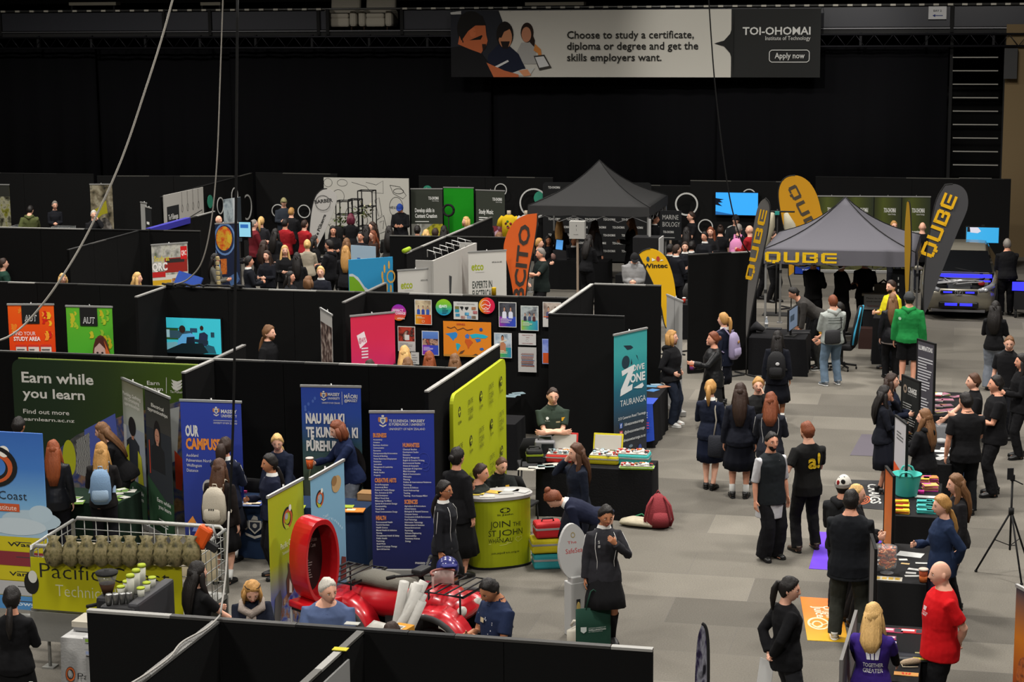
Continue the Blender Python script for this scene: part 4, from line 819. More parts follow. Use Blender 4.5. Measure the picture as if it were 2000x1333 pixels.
mb=MB(); mb.loft([clb['TP'](0,0,-.19),clb['TP'](0,0,-.09)],[(.2,.165),(.19,.155)],M('#a39a98',.9),side=(1,0,0),n=30,rip=lambda t,a:.06*math.cos(14*a)); mb.build('ruffled_shirt_hem',clb['root'])
c=Pn(1776,571,1.78,172,'hoodie #1e7a3c','shorts #111113','shortk','man in bright green hoodie with grey beanie and shorts','dd','b','m',girth=1.15,head=(-30,0)); hat(c,'beanie','#3a3c3d','#333536')
wear_shape(c,-1,-.15,.34,[[(.03*math.cos(a*.63),.03*math.sin(a*.63)) for a in range(10)]],'#a8c8b0')
Pn(1545,563,1.74,-80,'jumper #383634','trousers #101012','shortk','person in grey flecked top bending over under grey tent','rr','b','m',lean=52)
Pn(1590,500,1.80,150,'jumper #0f0f10','trousers #0e0e10','shortk','person in black standing in the shade of grey tent','hh','b','m')
Pn(1645,505,1.75,120,'jacket #101012','trousers #101012','shortk','person in black behind the tent whose legs show below valance','hh','b','m',x='W')
Pn(1690,500,1.75,170,'jacket #101012','trousers #101012','shortn','person in dark clothes under the tent valance near white counter','hh','b','m')
c=Pn(1240,497,1.80,-5,'hoodie #7b7b7b','trousers #2a2c33','shortn','man in grey hoodie and black cap looking down','kk','a','m',girth=1.25,head=(-10,35)); hat(c,'cap','#151517')
# orange flag booth
Pn(1055,485,1.80,-70,'polo #18201e','trousers #151517','shortg','man in dark green polo explaining with open hand','he','b','m',girth=1.15,head=(0,5))
Pn(991,496,1.78,85,'jumper #151516','trousers #141416','baldv','balding man in black beside the orange flag','hr','a','m',head=(0,8))
Pn(1053,466,1.68,75,'jumper #141416','trousers #141416','ponyy','fair woman with ponytail behind man in green polo','hh','a')
Pn(975,454,1.66,140,'jumper #141417','trousers #141416','longl','light brown haired girl behind the orange flag','hh','a')
Pn(958,443,1.66,150,'jumper #141417','trousers #141416','longk','dark haired girl next to the orange flag top','hh','a')
# black tent
Pn(1093,430,1.70,172,'jumper #121214','trousers #121214','longy','woman with long fair hair standing under black tent','hh','a')
Pn(1162,431,1.74,140,'jumper #2c2c2e','wide #101012','longn','woman in grey knit top under the black tent','dd','b')
Pn(1232,426,1.72,-85,'jumper #121214','trousers #121214','longl','brown haired woman under right side of black tent','hh','a')
Pn(1280,419,1.74,70,'blazer #121316','trousers #121214','shortk','schoolboy in blazer under the right tent corner','hh','b','m',x='C')
Pn(1071,461,1.66,10,'blazer #121316','trousers #121214','longk','dark haired student sitting left of the laptop',"tt",'c',legs='i')
Pn(1121,462,1.66,0,'blazer #121316','trousers #121214','bunk','student sitting behind the tablet under black tent','tt','c',legs='i',x='C')
Pn(1151,459,1.72,150,'jumper #0f0f11','wide #0e0e10','longk','woman in black staff jumper leaning at tent table','hh','b',lean=12)
# centre right crowd
for px,py,h,f,top,hs,lb,sx in ((1350,414,1.80,-70,'tee #141416','shortn','tall dark haired man in black tee below the white ring','m'),(1341,444,1.7,175,'jumper #171719','longk','girl with dark hair beside the marine biology sign','f'),(1388,444,1.68,-10,'jumper #151517','curlylongr','girl with curly dark red hair facing the stand','f'),(1376,453,1.66,-30,'blazer #15161a','bunk','girl with bun looking down next to black tee woman','f'),
    (1338,473,1.64,0,'blazer #14151a','bunn','schoolgirl facing the stand above the square black block','f'),(1309,477,1.66,150,'blazer #14151a','shortk','short haired pupil behind the yellow flag top','m'),(1322,478,1.64,120,'blazer #14151a','shortn','brown haired pupil next to white edged box','m'),(1351,472,1.66,170,'blazer #14151a','bunk','schoolgirl with yellow hair tie above the black block','f'),
    (1464,440,1.78,-120,'jumper #8a1a20','baldv','bald man in red behind the pink rucksack','m'),(1486,447,1.7,90,'jumper #141416','longk','dark haired girl at the slim grey flag','f'),(1512,452,1.7,60,'jumper #141416','shortn','person by the cleaning mop display','m')):
    Pn(px,py,h,f,top,'trousers #121214',hs,lb,'hh','b' if 'k' in hs else 'a',sx,x='C' if 'blazer' in top else '')
Pn(1407,441,1.70,178,'tee #121214','trousers #121214','topbunn','woman in black tee with hair up before blue screen','dd','a',girth=1.2)
c=Pn(1437,420,1.80,-10,'jacket #16181a','trousers #121214','shortn','man in dark cap below the blue wall screen','hh','a','m'); hat(c,'cap','#17181b')
cb=Pn(1443,438,1.70,165,'jumper #151517','trousers #121214','shortg','grey haired visitor wearing the pink rucksack','hh','a'); backpack(cb,'#c07aa4','pink rucksack on the grey haired visitor','#b56f98','#b56f98',None,1.2)
Pn(1746,432,1.78,20,'jumper #3a3f44','trousers #15161a','shorty','curly fair haired man behind the grey tent roof','hh','a','m')
Pn(1802,434,1.80,175,'tee #101012','trousers #14161c','baldv','bald man in black between grey tent and flag','hh','a','m')
# far left
Pn(60,402,1.80,170,'hoodie #4c5230','trousers #34352a','shortk','person in olive green jacket leaning over the white table','rp','a','m',head=(20,15))
c=Pn(107,393,1.72,0,'jacket #17181d','trousers #131417','shortg','woman in dark jacket with red lanyard behind white table','kk','a',head=(-10,10))
Pn(183,411,1.76,5,'jumper #131316','trousers #131316','shortv','grey haired man with hand at his mouth','kf','a','m')
Pn(6,505,1.76,100,'jumper #1e3a30','trousers #15171a','shortn','person in green top cut by left edge','hh','a','m')
Pn(122,535,1.62,10,'jumper #15161a','trousers #15171a','bobw','blond head just above the wall below sweeping cable','hh','a')
Pn(268,533,1.66,70,'jumper #141416','trousers #15171a','longw','blonde woman sitting by the train study banner','tt','a')
# centre left crowd
for px,py,h,f,top,hs,lb,sx in ((427,421,1.78,40,'jumper #141416','baldv','bald man behind the brain banner top','m'),(569,406,1.72,150,'jumper #1a1a1c','shorty','fair brown haired visitor before the capped man','m'),(557,428,1.70,150,'jacket #8a1a20','shortk','pupil in red and black jacket left of the barber flag','m'),(595,430,1.70,130,'jacket #8c1a20','shortn','second pupil in red and black jacket nearer barber flag','m'),(496,429,1.76,110,'jacket #5c1820','cropg','grey cropped man in maroon jacket with white sleeve stripes','m'),
    (510,424,1.70,160,'jumper #26262a','ponyw','blonde girl with ponytail next to maroon jacket','f'),(420,496,1.68,75,'jumper #55544f','longk','woman with glasses and grey jumper by brain banner','f'),(486,501,1.68,100,'blazer #14161c','bunk','dark haired pupil with white collar beside black post','f'),(515,470,1.68,140,'jumper #16161a','longn','brown haired girl behind the two dark haired pupils','f'),(521,490,1.68,-30,'jumper #15161c','longn','dark haired girl left of the smiling blonde','f'),
    (556,480,1.68,5,'jumper #141416','longw','smiling blonde girl with long hair facing the stand','f'),(580,494,1.68,170,'jumper #141416','longk','girl with very long dark hair seen from behind','f'),(600,469,1.66,175,'jumper #99907f','bunw','blonde woman in beige knit seen from behind','f'),(614,461,1.68,100,'jumper #141416','longk','black haired girl right of beige knit','f'),(643,469,1.80,-120,'hoodie #141417','shortk','tall boy in black hoodie turned away','m'),
    (675,481,1.68,170,'jacket #17171a','longy','fair haired girl with black bag near blue board','f'),(677,466,1.66,150,'jumper #141416','longl','ash brown haired girl behind the fair one','f'),(567,531,1.66,60,'jumper #15161a','longk','dark haired girl low at the wall, hand raised','f'),(602,540,1.64,130,'jumper #26272b','bobl','fair brown haired girl leaning low at the wall','f'),(626,521,1.70,-10,'blazer #14161e','bunw','blonde schoolgirl with white collar looking down','f'),
    (685,418,1.72,170,'tee #141416','bobp','person with burgundy hair at the flower stand','f'),(727,434,1.72,-60,'jumper #15151a','longn','brown haired girl under the drawn bottle','f'),(704,453,1.66,-20,'jumper #15151a','shortk','dark haired pupil looking down at flowers','f'),(728,451,1.66,-60,'jumper #33231d','longr','ginger girl with glasses smiling','f'),(716,441,1.68,160,'jumper #15151a','longk','dark haired girl behind the ginger one','f'),(760,442,1.70,170,'jacket #20201f','longk','girl with dark hair and beige coat by the white wall','f'),
    (815,441,1.66,175,'jumper #15151a','bunk','dark haired pupil before the content banner','f'),(832,449,1.62,170,'jumper #15151a','longw','fair girl before the content banner','f'),(867,441,1.68,175,'jumper #15151a','longk','dark haired girl below the ring light','f'),(850,446,1.64,170,'jumper #16161a','shortn','short haired pupil at desk by green screen','m'),(538,447,1.7,140,'jumper #18181a','longk','dark haired girl behind smiling blonde','f'),(650,442,1.7,10,'jumper #141416','longk','woman behind flower stand in dark top','f'),(455,462,1.7,100,'jumper #151518','shortk','dark haired visitor at scan screen','m')):
    Pn(px,py,h,f,top,'trousers #121214',hs,lb,'hd' if 'seen' in lb else 'hh','b' if 'k' in hs else 'a',sx,x=('C' if 'blazer' in top else '')+('G' if 'glasses' in lb else ''),legs='i' if 'sitting' in lb else 's')
c=Pn(554,387,1.80,5,'jacket #2b3038','trousers #121214','shortn','man in beige cap between two white rings','hh','a','m'); hat(c,'cap','#8f8862','#7a7450')
c=Pn(780,400,1.80,-10,'vest #17171a #141416','trousers #121214','shortk','barber in blue cap looking down at his work','hh','b','m',head=(0,30)); hat(c,'cap','#1f3a86')
Pn(910,424,1.68,-60,'jumper #141416','trousers #121214','bobw','blonde woman smiling in front of green banner','hh','a')
# ---------------------------------------------------------------- roll-up banners, boards, posters
WH='#d6d6d2'
def frame_of(tl,tr,h):
    A,B=G(tl[0],tl[1],h),G(tr[0],tr[1],h); d=B-A; return (A+B)/2,d.length,math.atan2(d.y,d.x)
def sheet(w,h,bg,shapes,t=.004,z0=0,rnd_=0,name='printed_panel',parent=None):
    mb=MB()
    if rnd_:
        P=[]
        for cx,cy,a0 in ((w/2-rnd_,h-rnd_,0),(-w/2+rnd_,h-rnd_,90),(-w/2+rnd_*.2,rnd_*.2,180),(w/2-rnd_*.2,rnd_*.2,270)):
            r_=rnd_ if cy>rnd_ else rnd_*.2
            P+=[(cx+r_*math.cos(math.radians(a0+k*15)),cy+r_*math.sin(math.radians(a0+k*15))) for k in range(7)]
        mb.prism(P,t,bg,O=(0,0,z0))
    else: mb.box((0,t/2,z0+h/2),(w,t,h),bg)
    printed(mb,w,h,shapes,lambda x,z,e:V((x-w/2,-e,z0+z)))
    return mb.build(name,parent)
def rollup(tl,tr,h,label,bg,shapes,group=None):
    p,w,rz=frame_of(tl,tr,h); t=thing('roll_up_banner',label,'banner',(p.x,p.y,0),rz,group)
    sheet(w*.99,h-.1,bg,shapes,z0=.09,parent=t)
    mb=MB(); mb.box((0,.004,h),(w+.01,.03,.03),M('#b0b0ae',.35,.6)); mb.build('top_rail',t)
    mb=MB(); mb.box((0,.03,.05),(w+.03,.11,.09),M('#a4a4a2',.4,.6)); o=mb.build('base',t,bevel=.01)
    mb=MB(); mb.cyl((0,.03,.09),(0,.03,h+.035),.011,M('#8a8a88',.4,.6)); mb.build('pole',t)
    return t
def board(tl,tr,h,z0,label,bg,shapes,name='display_board',t=.02,legs=True,rnd_=0,cat='board',edge=None):
    p,w,rz=frame_of(tl,tr,h); th=thing(name,label,cat,(p.x,p.y,0),rz)
    sheet(w,h-z0,bg,shapes,t,z0,rnd_,parent=th)
    if edge:
        mb=MB()
        for x in (-w/2,w/2): mb.box((x,t/2,(h+z0)/2),(.025,t+.012,h-z0+.02),edge)
        mb.box((0,t/2,h),(w+.02,t+.012,.025),edge); mb.build('frame',th)
    if legs:
        for e in (-1,1): mb=MB(); mb.box((e*w*.42,t+.012,h*.4),(.03,.02,h*.8),'#2a2a2a'); mb.box((e*w*.42,t+.01,.012),(.05,.4,.024),'#2a2a2a'); mb.build('foot',th)
    return th
MAORI_CREST=lambda u,v,k,a:[('p',[(u-k,v),(u+k,v),(u+k*.9,v+k*a*1.3),(u,v+k*a*2),(u-k*.9,v+k*a*1.3)],'#d6d2c4'),('p',[(u-k*.6,v+k*a*.4),(u+k*.6,v+k*a*.4),(u+k*.5,v+k*a*1.1),(u,v+k*a*1.6),(u-k*.5,v+k*a*1.1)],'#5a6a9a'),('e',u-k*1.25,v+k*a*.6,k*.4,k*a*.75,'#b87a4a'),('e',u+k*1.25,v+k*a*.6,k*.4,k*a*.75,'#b87a4a'),('p',[(u-k*1.3,v+k*a*1.9),(u,v+k*a*2.3),(u+k*1.3,v+k*a*1.9),(u+k*1.1,v+k*a*2.3),(u,v+k*a*2.75),(u-k*1.1,v+k*a*2.3)],'#d6d2c4'),('e',u,v-k*a*.4,k*.5,k*a*.3,'#d6d2c4')]
def zig(u,v,du,dv,n,cols,seed):
    q=random.Random(seed); o=[]
    for i in range(n):
        a,b=u+q.random()*du,v+q.random()*dv; k=q.uniform(.04,.075); o.append(('p',[(a,b),(a+k,b-.0),(a+k*1.5,b+k*.45),(a+k,b+k*.9),(a,b+k*.9),(a+k*.45,b+k*.45)],q.choice(cols)))
    return o
AUT=lambda col:[('r',.30,.0,.68,.17,'#151515'),T(.36,.145,.055,'AUT',.26,'l',.03,'#e6e6e6'),T(.368,.142,.049,'AUT',.243,'l',-.005,'#151515')]
rollup((14,595),(105,595),2.1,'red and orange study banner with black square logo',RAMP(['#b81010','#d8200e','#e0420e','#e65a12']),
    zig(.02,.02,.25,.2,6,['#e8741a','#e08020'],1)+zig(.7,.02,.2,.24,12,['#f0902a','#e8b020','#c81c10'],2)+AUT(0)+[T(.1,.275,.036,'FIND YOUR',.48,'l',0,'#f0e0dc'),T(.1,.325,.038,'STUDY AREA',.58,'l',.025,'#f4ece8')]+[('r',.14+.27*i,.36,.37+.27*i,.62,'#d8c8c0') for i in range(3)]+[('r',.14+.27*i,.36,.37+.27*i,.38,'#c83020') for i in range(3)]+sum([bars(.16+.27*i,.40,.18,.022,8,'#4a4a4a',i) for i in range(3)],[]))
rollup((128,598),(219,600),2.1,'green study banner with black square logo and portrait',RAMP(['#3c9a22','#44a428','#4ea82c','#5cac2c']),
    zig(.02,.03,.24,.2,6,['#9ab82c','#b8b428'],3)+zig(.7,.02,.2,.3,14,['#a8b828','#b8a81c','#88b02c'],4)+zig(.42,.18,.2,.1,3,['#b8b428'],9)+AUT(0)+[T(.1,.46,.04,"WHAT'S",.34,'l',0,'#eef2e8'),T(.1,.512,.04,'NEXT',.24,'l',0,'#eef2e8'),T(.1,.565,.04,'FOR YOU?',.4,'l',0,'#eef2e8')]
    +[('e',.73,.46,.19,.21,'#5a2c1c'),('p',[(.8,.3),(.92,.42),(.95,.66),(.8,.66)],'#c8602a'),('p',[(.5,.8),(.55,.6),(.9,.6),(.98,.8)],'#33302e'),('e',.7,.43,.125,.13,'#c4a49c'),('e',.65,.41,.025,.009,'#2a1c1c'),('e',.755,.41,.025,.009,'#2a1c1c'),('e',.7,.505,.05,.013,'#9a4a4a'),('p',[(.56,.38),(.62,.28),(.78,.27),(.84,.38),(.7,.32)],'#4a241a')])
# trade banners standing at an angle
tr_=lambda lines,w_: [T(.5,.11+.035*i,.026,s,w_[i],'c',.01,'#d8d6cc') for i,s in enumerate(lines)]
rollup((234,737),(278,756),2.1,'slanted trade banner for plumbing with hi-vis portrait',RAMP(['#1d3a22','#25452a','#8f9a94','#a4a89c','#6c6a52']),
    [('r',0,.33,1,.72,'#8a929c'),('r',0,.33,.2,.72,'#c0c2c0')]+tr_(['Plumbing, Gasfitting','and Drainlaying','apprenticeships'],[.8,.66,.68])+fig(.48,.28,.13,2.3,'#a8735a','#16110f','#23272e')+[('p',[(.1,.72),(.16,.5),(.3,.46),(.3,.72)],'#b4b41e'),('p',[(.66,.72),(.7,.48),(.84,.52),(.9,.72)],'#b4b41e'),('e',.48,.32,.16,.07,'#15110f'),('p',[(0,.66),(1,.78),(1,1),(0,1)],'#23452b'),T(.38,.80,.03,'Earn while',.5,'l',.01,WH),T(.46,.845,.03,'you learn',.4,'l',.01,WH)])
rollup((282,757),(331,778),2.1,'slanted trade banner for electrical work with dark portrait',RAMP(['#1d3520','#2a4a2e','#2a2c2c','#3a3a36','#2e302a']),
    [('r',0,.27,1,.75,'#272b30')]+tr_(['Electrical','apprenticeships'],[.5,.8])+fig(.45,.25,.12,2.3,'#b07f68','#15110f','#191a1c',True)+[('r',.1,.36,.14,.6,'#b0402a'),('p',[(0,.62),(1,.8),(1,1),(0,1)],'#23452b'),T(.35,.78,.03,'Earn while',.55,'l',.01,WH),T(.4,.825,.03,'you learn',.5,'l',.01,WH)]+bars(.4,.9,.4,.02,3,WH))
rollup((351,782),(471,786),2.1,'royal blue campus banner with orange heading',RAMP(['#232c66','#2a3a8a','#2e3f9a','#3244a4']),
    MAORI_CREST(.59,.045,.035,.55)+[T(.67,.075,.026,'MASSEY',.26,'l',.02,WH),T(.67,.103,.02,'UNIVERSITY',.26,'l',.01,WH),('r',.54,.125,.93,.128,WH),T(.54,.15,.014,'UNIVERSITY OF NEW ZEALAND',.39,'l',.0,WH),
    T(.07,.24,.075,'OUR',.22,'l',.045,WH),T(.07,.33,.075,'CAMPUSES',.64,'l',.045,'#e08a3a'),
    T(.07,.385,.022,'Auckland',.2,'l',.0,WH),T(.07,.42,.022,'Palmerston North',.42,'l',.0,WH),T(.07,.455,.022,'Wellington',.25,'l',0,WH),T(.07,.49,.022,'Distance',.19,'l',0,WH),('e',.42,.6,.1,.06,'#b8b4b0'),('p',[(.6,.6),(.85,.46),(.97,.53),(.97,.62)],'#5a78c0'),('p',[(.05,.85),(.14,.80),(.2,.85)],'#d88a3a'),('p',[(.12,.91),(.2,.84),(.28,.91)],'#7a8ac8'),('p',[(.3,1),(.6,.9),(.7,1)],'#6a7ac0')])
rollup((587,754),(705,756),2.15,'blue and fern coloured banner with big white heading',RAMP(['#3c3c44','#565a54','#4a5a48','#33505c','#2a4a9a','#2c46a0']),
    [('e',.14+.09*math.cos(i*.9)*(1-i*.02),.08+i*.02,.02,.012,'#4a68b4') for i in range(8)]+[('o',.35,.62,.26,.12,.9,'#7c8468'),('o',.3,.66,.15,.075,.86,'#7c8468'),('o',.27,.69,.07,.035,.7,'#8a8c70'),('o',.6,.74,.2,.09,.88,'#6c745a'),('r',0,.80,.55,1,'#5a3c9a'),('p',[(.3,1),(.35,.86),(.6,.80),(.9,.82),(1,.9),(1,1)],'#8d8d96')]
    +[('e',.8,.56,.26,.16,'#1c1817'),('e',.74,.6,.16,.13,'#a8746a'),('e',.68,.58,.03,.008,'#241815'),('e',.81,.58,.03,.008,'#241815'),('e',.74,.67,.06,.014,'#8a3a3a'),('p',[(.45,.82),(.6,.72),(.9,.72),(1,.76),(1,1),(.5,1)],'#85838c')]
    +MAORI_CREST(.38,.04,.035,.57)+[T(.45,.06,.022,'MASSEY',.2,'l',.02,WH),T(.45,.085,.016,'UNIVERSITY',.2,'l',.01,WH),T(.35,.115,.012,'UNIVERSITY OF NEW ZEALAND',.3,'l',0,WH),('r',.685,.03,.69,.12,WH),T(.725,.075,.027,'MĀORI',.22,'l',.02,WH),T(.725,.1,.02,'@MASSEY',.22,'l',.01,WH),
    T(.07,.25,.068,'NAU MAI KI',.65,'l',.05,'#dcdcd8'),T(.07,.345,.068,'TE KUNENGA KI',.87,'l',.05,'#dcdcd8'),T(.07,.44,.068,'PŪREHUROA',.72,'l',.05,'#dcdcd8')])
mlist=[(.05,.155,'BUSINESS',['Accountancy','Aviation','Business Analytics','Communication','Economics','Entrepreneurship & Innovation','Finance & Banking','Human Resources & Employment','Relations','Journalism','Management & Leadership','Marketing','Media Studies','Property']),(.06,.44,'CREATIVE ARTS',['Art & Photography','Commercial Music','Fashion & Textile Design','Film, Animation & VFX','Game Development','Māori Visual Arts','Mātauranga Toi Māori','Spatial & Industrial Design','Sustainability','Visual Arts','Visual Communication Design']),(.07,.68,'HEALTH',['Environmental Health','Food & Nutrition','Health Science','Mental Health & Addiction','Nursing','Occupational Health & Safety','Public Health','Psychology','Social Work','Speech & Language Therapy','Sport & Exercise']),
    (.51,.215,'HUMANITIES',['Classical Studies','Development Studies','Education','Emergency Management','English & Creative Writing','Environmental Studies','History & Geography','Languages & Linguistics','Māori Knowledge','Media & Communication','Philosophy','Planning','Politics & International Relations','Psychology','Security & Defence','Social Anthropology','Teaching','Teaching - Kura Kaupapa Māori']),(.52,.575,'SCIENCES',['Agriculture & Horticulture','Animal Science','Biological & Natural Sciences','Computer Science','Construction & Built Environment','Food Technology','Information Technology','Mathematics & Statistics','Natural Environment','Psychology','Software Engineering','Sustainability','Veterinary Science','Zoology'])]
S=MAORI_CREST(.205,.03,.045,.5)+[T(.3,.06,.018,'TE KUNENGA',.3,'l',.01,WH),T(.3,.082,.018,'KI PŪREHUROA',.3,'l',.01,WH),('r',.62,.04,.623,.085,WH),T(.64,.06,.018,'MASSEY',.22,'l',.02,WH),T(.64,.082,.016,'UNIVERSITY',.22,'l',.01,WH),T(.3,.11,.015,'UNIVERSITY OF NEW ZEALAND',.56,'l',0,WH),T(.95,.965,.018,'massey.ac.nz',.28,'r',.005,WH),('o',.83,.3,.1,.05,.88,'#33409c'),('o',.86,.34,.06,.03,.8,'#33409c')]
for u,v,hd,ls in mlist:
    S.append(T(u,v,.027,hd,.026*len(hd),'l',.035,'#dc8a45'))
    for i,s in enumerate(ls): S.append(T(u,v+.0195+i*.0173,.0105,s,.0128*len(s),'l',.012,WH))
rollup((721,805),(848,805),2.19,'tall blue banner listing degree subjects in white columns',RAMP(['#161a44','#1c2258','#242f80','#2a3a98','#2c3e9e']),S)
# dairy-pest training banners in front
swirl=lambda u,v,k,a:[('o',u,v,k,k*a,.55,'#1f1d1a'),('o',u+k*.05,v+k*a*.1,k*.86,k*a*.86,.7,'#b8542a'),('e',u-k*.2,v-k*a*.2,k*.3,k*a*.3,'#9aa0a2'),('p',[(u-k*.8,v+k*a*.2),(u-k*.4,v+k*a*.95),(u+k*.3,v+k*a*1.0),(u+k*.1,v+k*a*.7),(u-k*.35,v+k*a*.5)],'#a8b832'),('e',u+k*.5,v-k*a*.8,k*.25,k*a*.3,'#e0ddd2')]
rollup((523,972),(592,935),2.1,'lime green slanted banner with dogs and reef tank',RAMP(['#4a5a2a','#8a9a22','#5a62a0','#a2ac1e','#a4ae1e','#a8b020']),
    swirl(.52,.17,.15,.42)+[T(.3,.33,.036,'Pacific Coast',.42,'l',0,'#dfe2c8'),T(.34,.365,.018,'Technical Institute',.34,'l',0,'#dfe2c8'),('p',[(.2,.63),(1,.52),(1,.86),(.2,.97)],RAMP(['#34357e','#3b4a9a','#7a7f9a','#8a5a3a','#c0bcb0'],'noise',scale=9)),('p',[(.2,.86),(.45,.74),(.7,.8),(1,.66),(1,.83),(.2,.95)],RAMP(['#6a6a6a','#c2c0bc','#8a88a0','#d8d6d0'],'noise',scale=16)),('p',[(.45,.63),(.43,.52),(.5,.47),(.48,.42),(.56,.45),(.62,.52),(.64,.6)],'#5a3428'),('p',[(.5,.6),(.52,.52),(.58,.56),(.58,.61)],'#d6cfc4'),('p',[(.8,.56),(.82,.47),(.9,.44),(.98,.47),(.98,.56)],'#4a4a48'),('p',[(.05,.73),(.1,.58),(.25,.55),(.3,.62),(.2,.75)],'#5c5a58'),('e',.92,.55,.03,.01,'#b84a2a'),T(.3,.985,.03,'LEARN',.5,'l',.0,'#e8ecd0')])
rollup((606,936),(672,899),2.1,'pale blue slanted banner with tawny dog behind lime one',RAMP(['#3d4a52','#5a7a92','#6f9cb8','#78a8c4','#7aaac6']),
    swirl(.25,.14,.12,.42)+[T(.12,.27,.022,'Pacific Coast',.36,'l',0,'#c8dce4'),('e',.75,.11,.14,.05,'#b09468'),('e',.68,.085,.08,.03,'#8a6a42'),('p',[(.4,.66),(.45,.5),(.55,.44),(.62,.36),(.66,.44),(.62,.56),(.64,.66)],'#5a2a22'),('e',.55,.56,.06,.05,'#d8d0c6'),('p',[(.8,.7),(.85,.56),(.98,.58),(.98,.7)],'#5a2622')]+[T(.1+.05*i,.38-.09*math.sin(i*.2+.3),.02,'yourfutureintheoutdoors'[i],0,'l',0,'#dceaf0') for i in range(16)])
# bee board at far left: hive boxes
hv=[('r',0,.6,1,1,'#b8a81c')]
for r_,(c1,c2,tx) in enumerate((('#b8a81c','#b8ac1c','Wasps'),('#5c8fb4','#7a2c34',''),('#b8a81c','#b8ac1e','Varroa'),('#b8a81c','#a8a8a8',''),('#4c84b8','#4c84b8','Flowers'))):
    hv+=[('r',0,.57+.086*r_-.03,.47,.655+.086*r_-.03,c1),('r',.485,.6+.086*r_,1,.682+.086*r_,c2),('r',.68,.628+.086*r_,.84,.633+.086*r_,'#3a3a3a')]
    if tx: hv.append(T(.6,.655+.086*r_,.024,tx,.34,'l',.02,'#222' if tx!='Flowers' else '#c8d8e4'))
hv+=[T(.15,.655,.022,'Food',.2,'l',.02,'#222'),T(.02,.74,.022,'Wood',.22,'l',.02,'#222')]
board((-112,838),(81,848),2.25,.05,'tall bee board with blue sky and coloured hive boxes',RAMP(['#b8a81c','#b8a81c','#9ab4c4','#6fa0c8','#3f72b8','#3562ac']),
    [('e',.85,.5,.3,.06,'#a4b8c4'),('e',.95,.46,.12,.05,'#a8bcc8'),('e',.7,.54,.3,.05,'#b4c2ca')]+swirl(.5,.2,.22,.5)+[('o',.5,.2,.24,.12,.8,'#181818'),T(.2,.385,.05,'Pacific Coast',.62,'l',-.004,'#23262c'),('r',.3,.41,.74,.455,'#b8502a'),T(.33,.447,.03,'Tech Institute',.38,'l',.0,'#d8ccc4')]+hv,t=.03,cat='board')
# second row
rollup((684,618),(771,610),2.18,'bright pink banner about active global citizens',RAMP(['#6a2c8a','#8a2c86','#a82c7a','#c22a5c','#ca2a4e','#c82a48']),
    [('p',[(.13,.16),(.3,.13),(.36,.22),(.2,.27)],'#e0d0d4'),T(.17,.22,.04,'@AFS',.16,'l',.02,'#b02a5a')]+[('r',.23,.265+.025*i,.38,.277+.025*i,'#dccad2') for i in range(4)]+[T(.95,.5,.036,'THE WORLD NEEDS MORE',.84,'r',0,'#e4ccd8'),T(.95,.555,.036,'ACTIVE GLOBAL CITIZENS.',.88,'r',.03,'#ecd8e0'),T(.95,.61,.036,'AFS HELPS',.33,'r',.01,'#e4ccd8'),T(.95,.665,.036,'CREATE THEM.',.5,'r',0,'#e4ccd8')])
rollup((625,602),(648,616),2.2,'grey banner seen nearly edge on beside the ponytailed man','#a8a6a2',[('r',.02,.1,.98,.5,RAMP(['#1c1a1a','#5c4a44','#b8aaa0'],'noise',scale=7)),('p',[(0,.5),(1,.42),(1,.5),(0,.58)],'#a81c3a'),T(.2,.72,.03,'Smooth',.6,'l',0,'#555')])
rollup((295,479),(366,474),2.24,'train study banner with red carriage and yellow panel','#c4c0b8',
    [('r',0,0,1,.31,RAMP(['#3c4a28','#8a8a84','#b4b2a8','#56602e'],'noise',scale=5)),('r',.35,.14,.98,.29,'#8a2018'),('r',.4,.15,.9,.19,'#2a2422'),('r',.8,.03,.98,.16,'#c01818'),T(.82,.12,.05,'QRC',.14,'l',.02,'#e8dcd8'),T(.06,.165,.055,'Study at',.42,'l',.02,'#c4b43a'),T(.0,.26,.08,'QRC',.42,'l',.04,'#dcd8d4'),('r',0,.275,.36,.33,'#b01c1c'),('r',0,.36,.52,.8,'#c49a1c'),('r',.54,.35,1,.8,RAMP(['#2a2a2a','#b8742a','#6a6a6a','#d8c8a8'],'noise',scale=8))]+bars(.05,.41,.4,.035,3,'#e0d8b0')+bars(.05,.55,.4,.04,4,'#e0d8b0'))
rollup((407,438),(466,435),2.1,'dark blue x-ray banner with glowing orange skull','#16203a',
    [('e',.52,.19,.36,.2,'#5f7fb0'),('e',.52,.19,.31,.175,'#1a2848'),('e',.5,.18,.27,.15,RAMP(['#a8301c','#c85a1c','#c89a2c','#b8401c'],'noise',scale=6)),('p',[(.62,.12),(.74,.16),(.72,.26),(.6,.22)],'#c8a82c'),('r',.36,.43,.56,.62,RAMP(['#a84a1c','#c8702c','#7a3018'],'noise',scale=10)),('p',[(.2,.3),(.3,.46),(.34,.5),(.36,.6),(.32,.6),(.24,.46),(.17,.34)],'#7a98c4'),('p',[(.6,.66),(.9,.6),(.98,.7),(.7,.82)],RAMP(['#1a2848','#4a6a9a','#16203a'],'noise',scale=5))])
def toi(u,v,k,m=WH): return [T(u,v,k,'TOI-OHOMAI',k*7.2,'r',.02,m),T(u,v+k*.55,k*.35,'Institute of Technology',k*4.6,'r',0,m)]
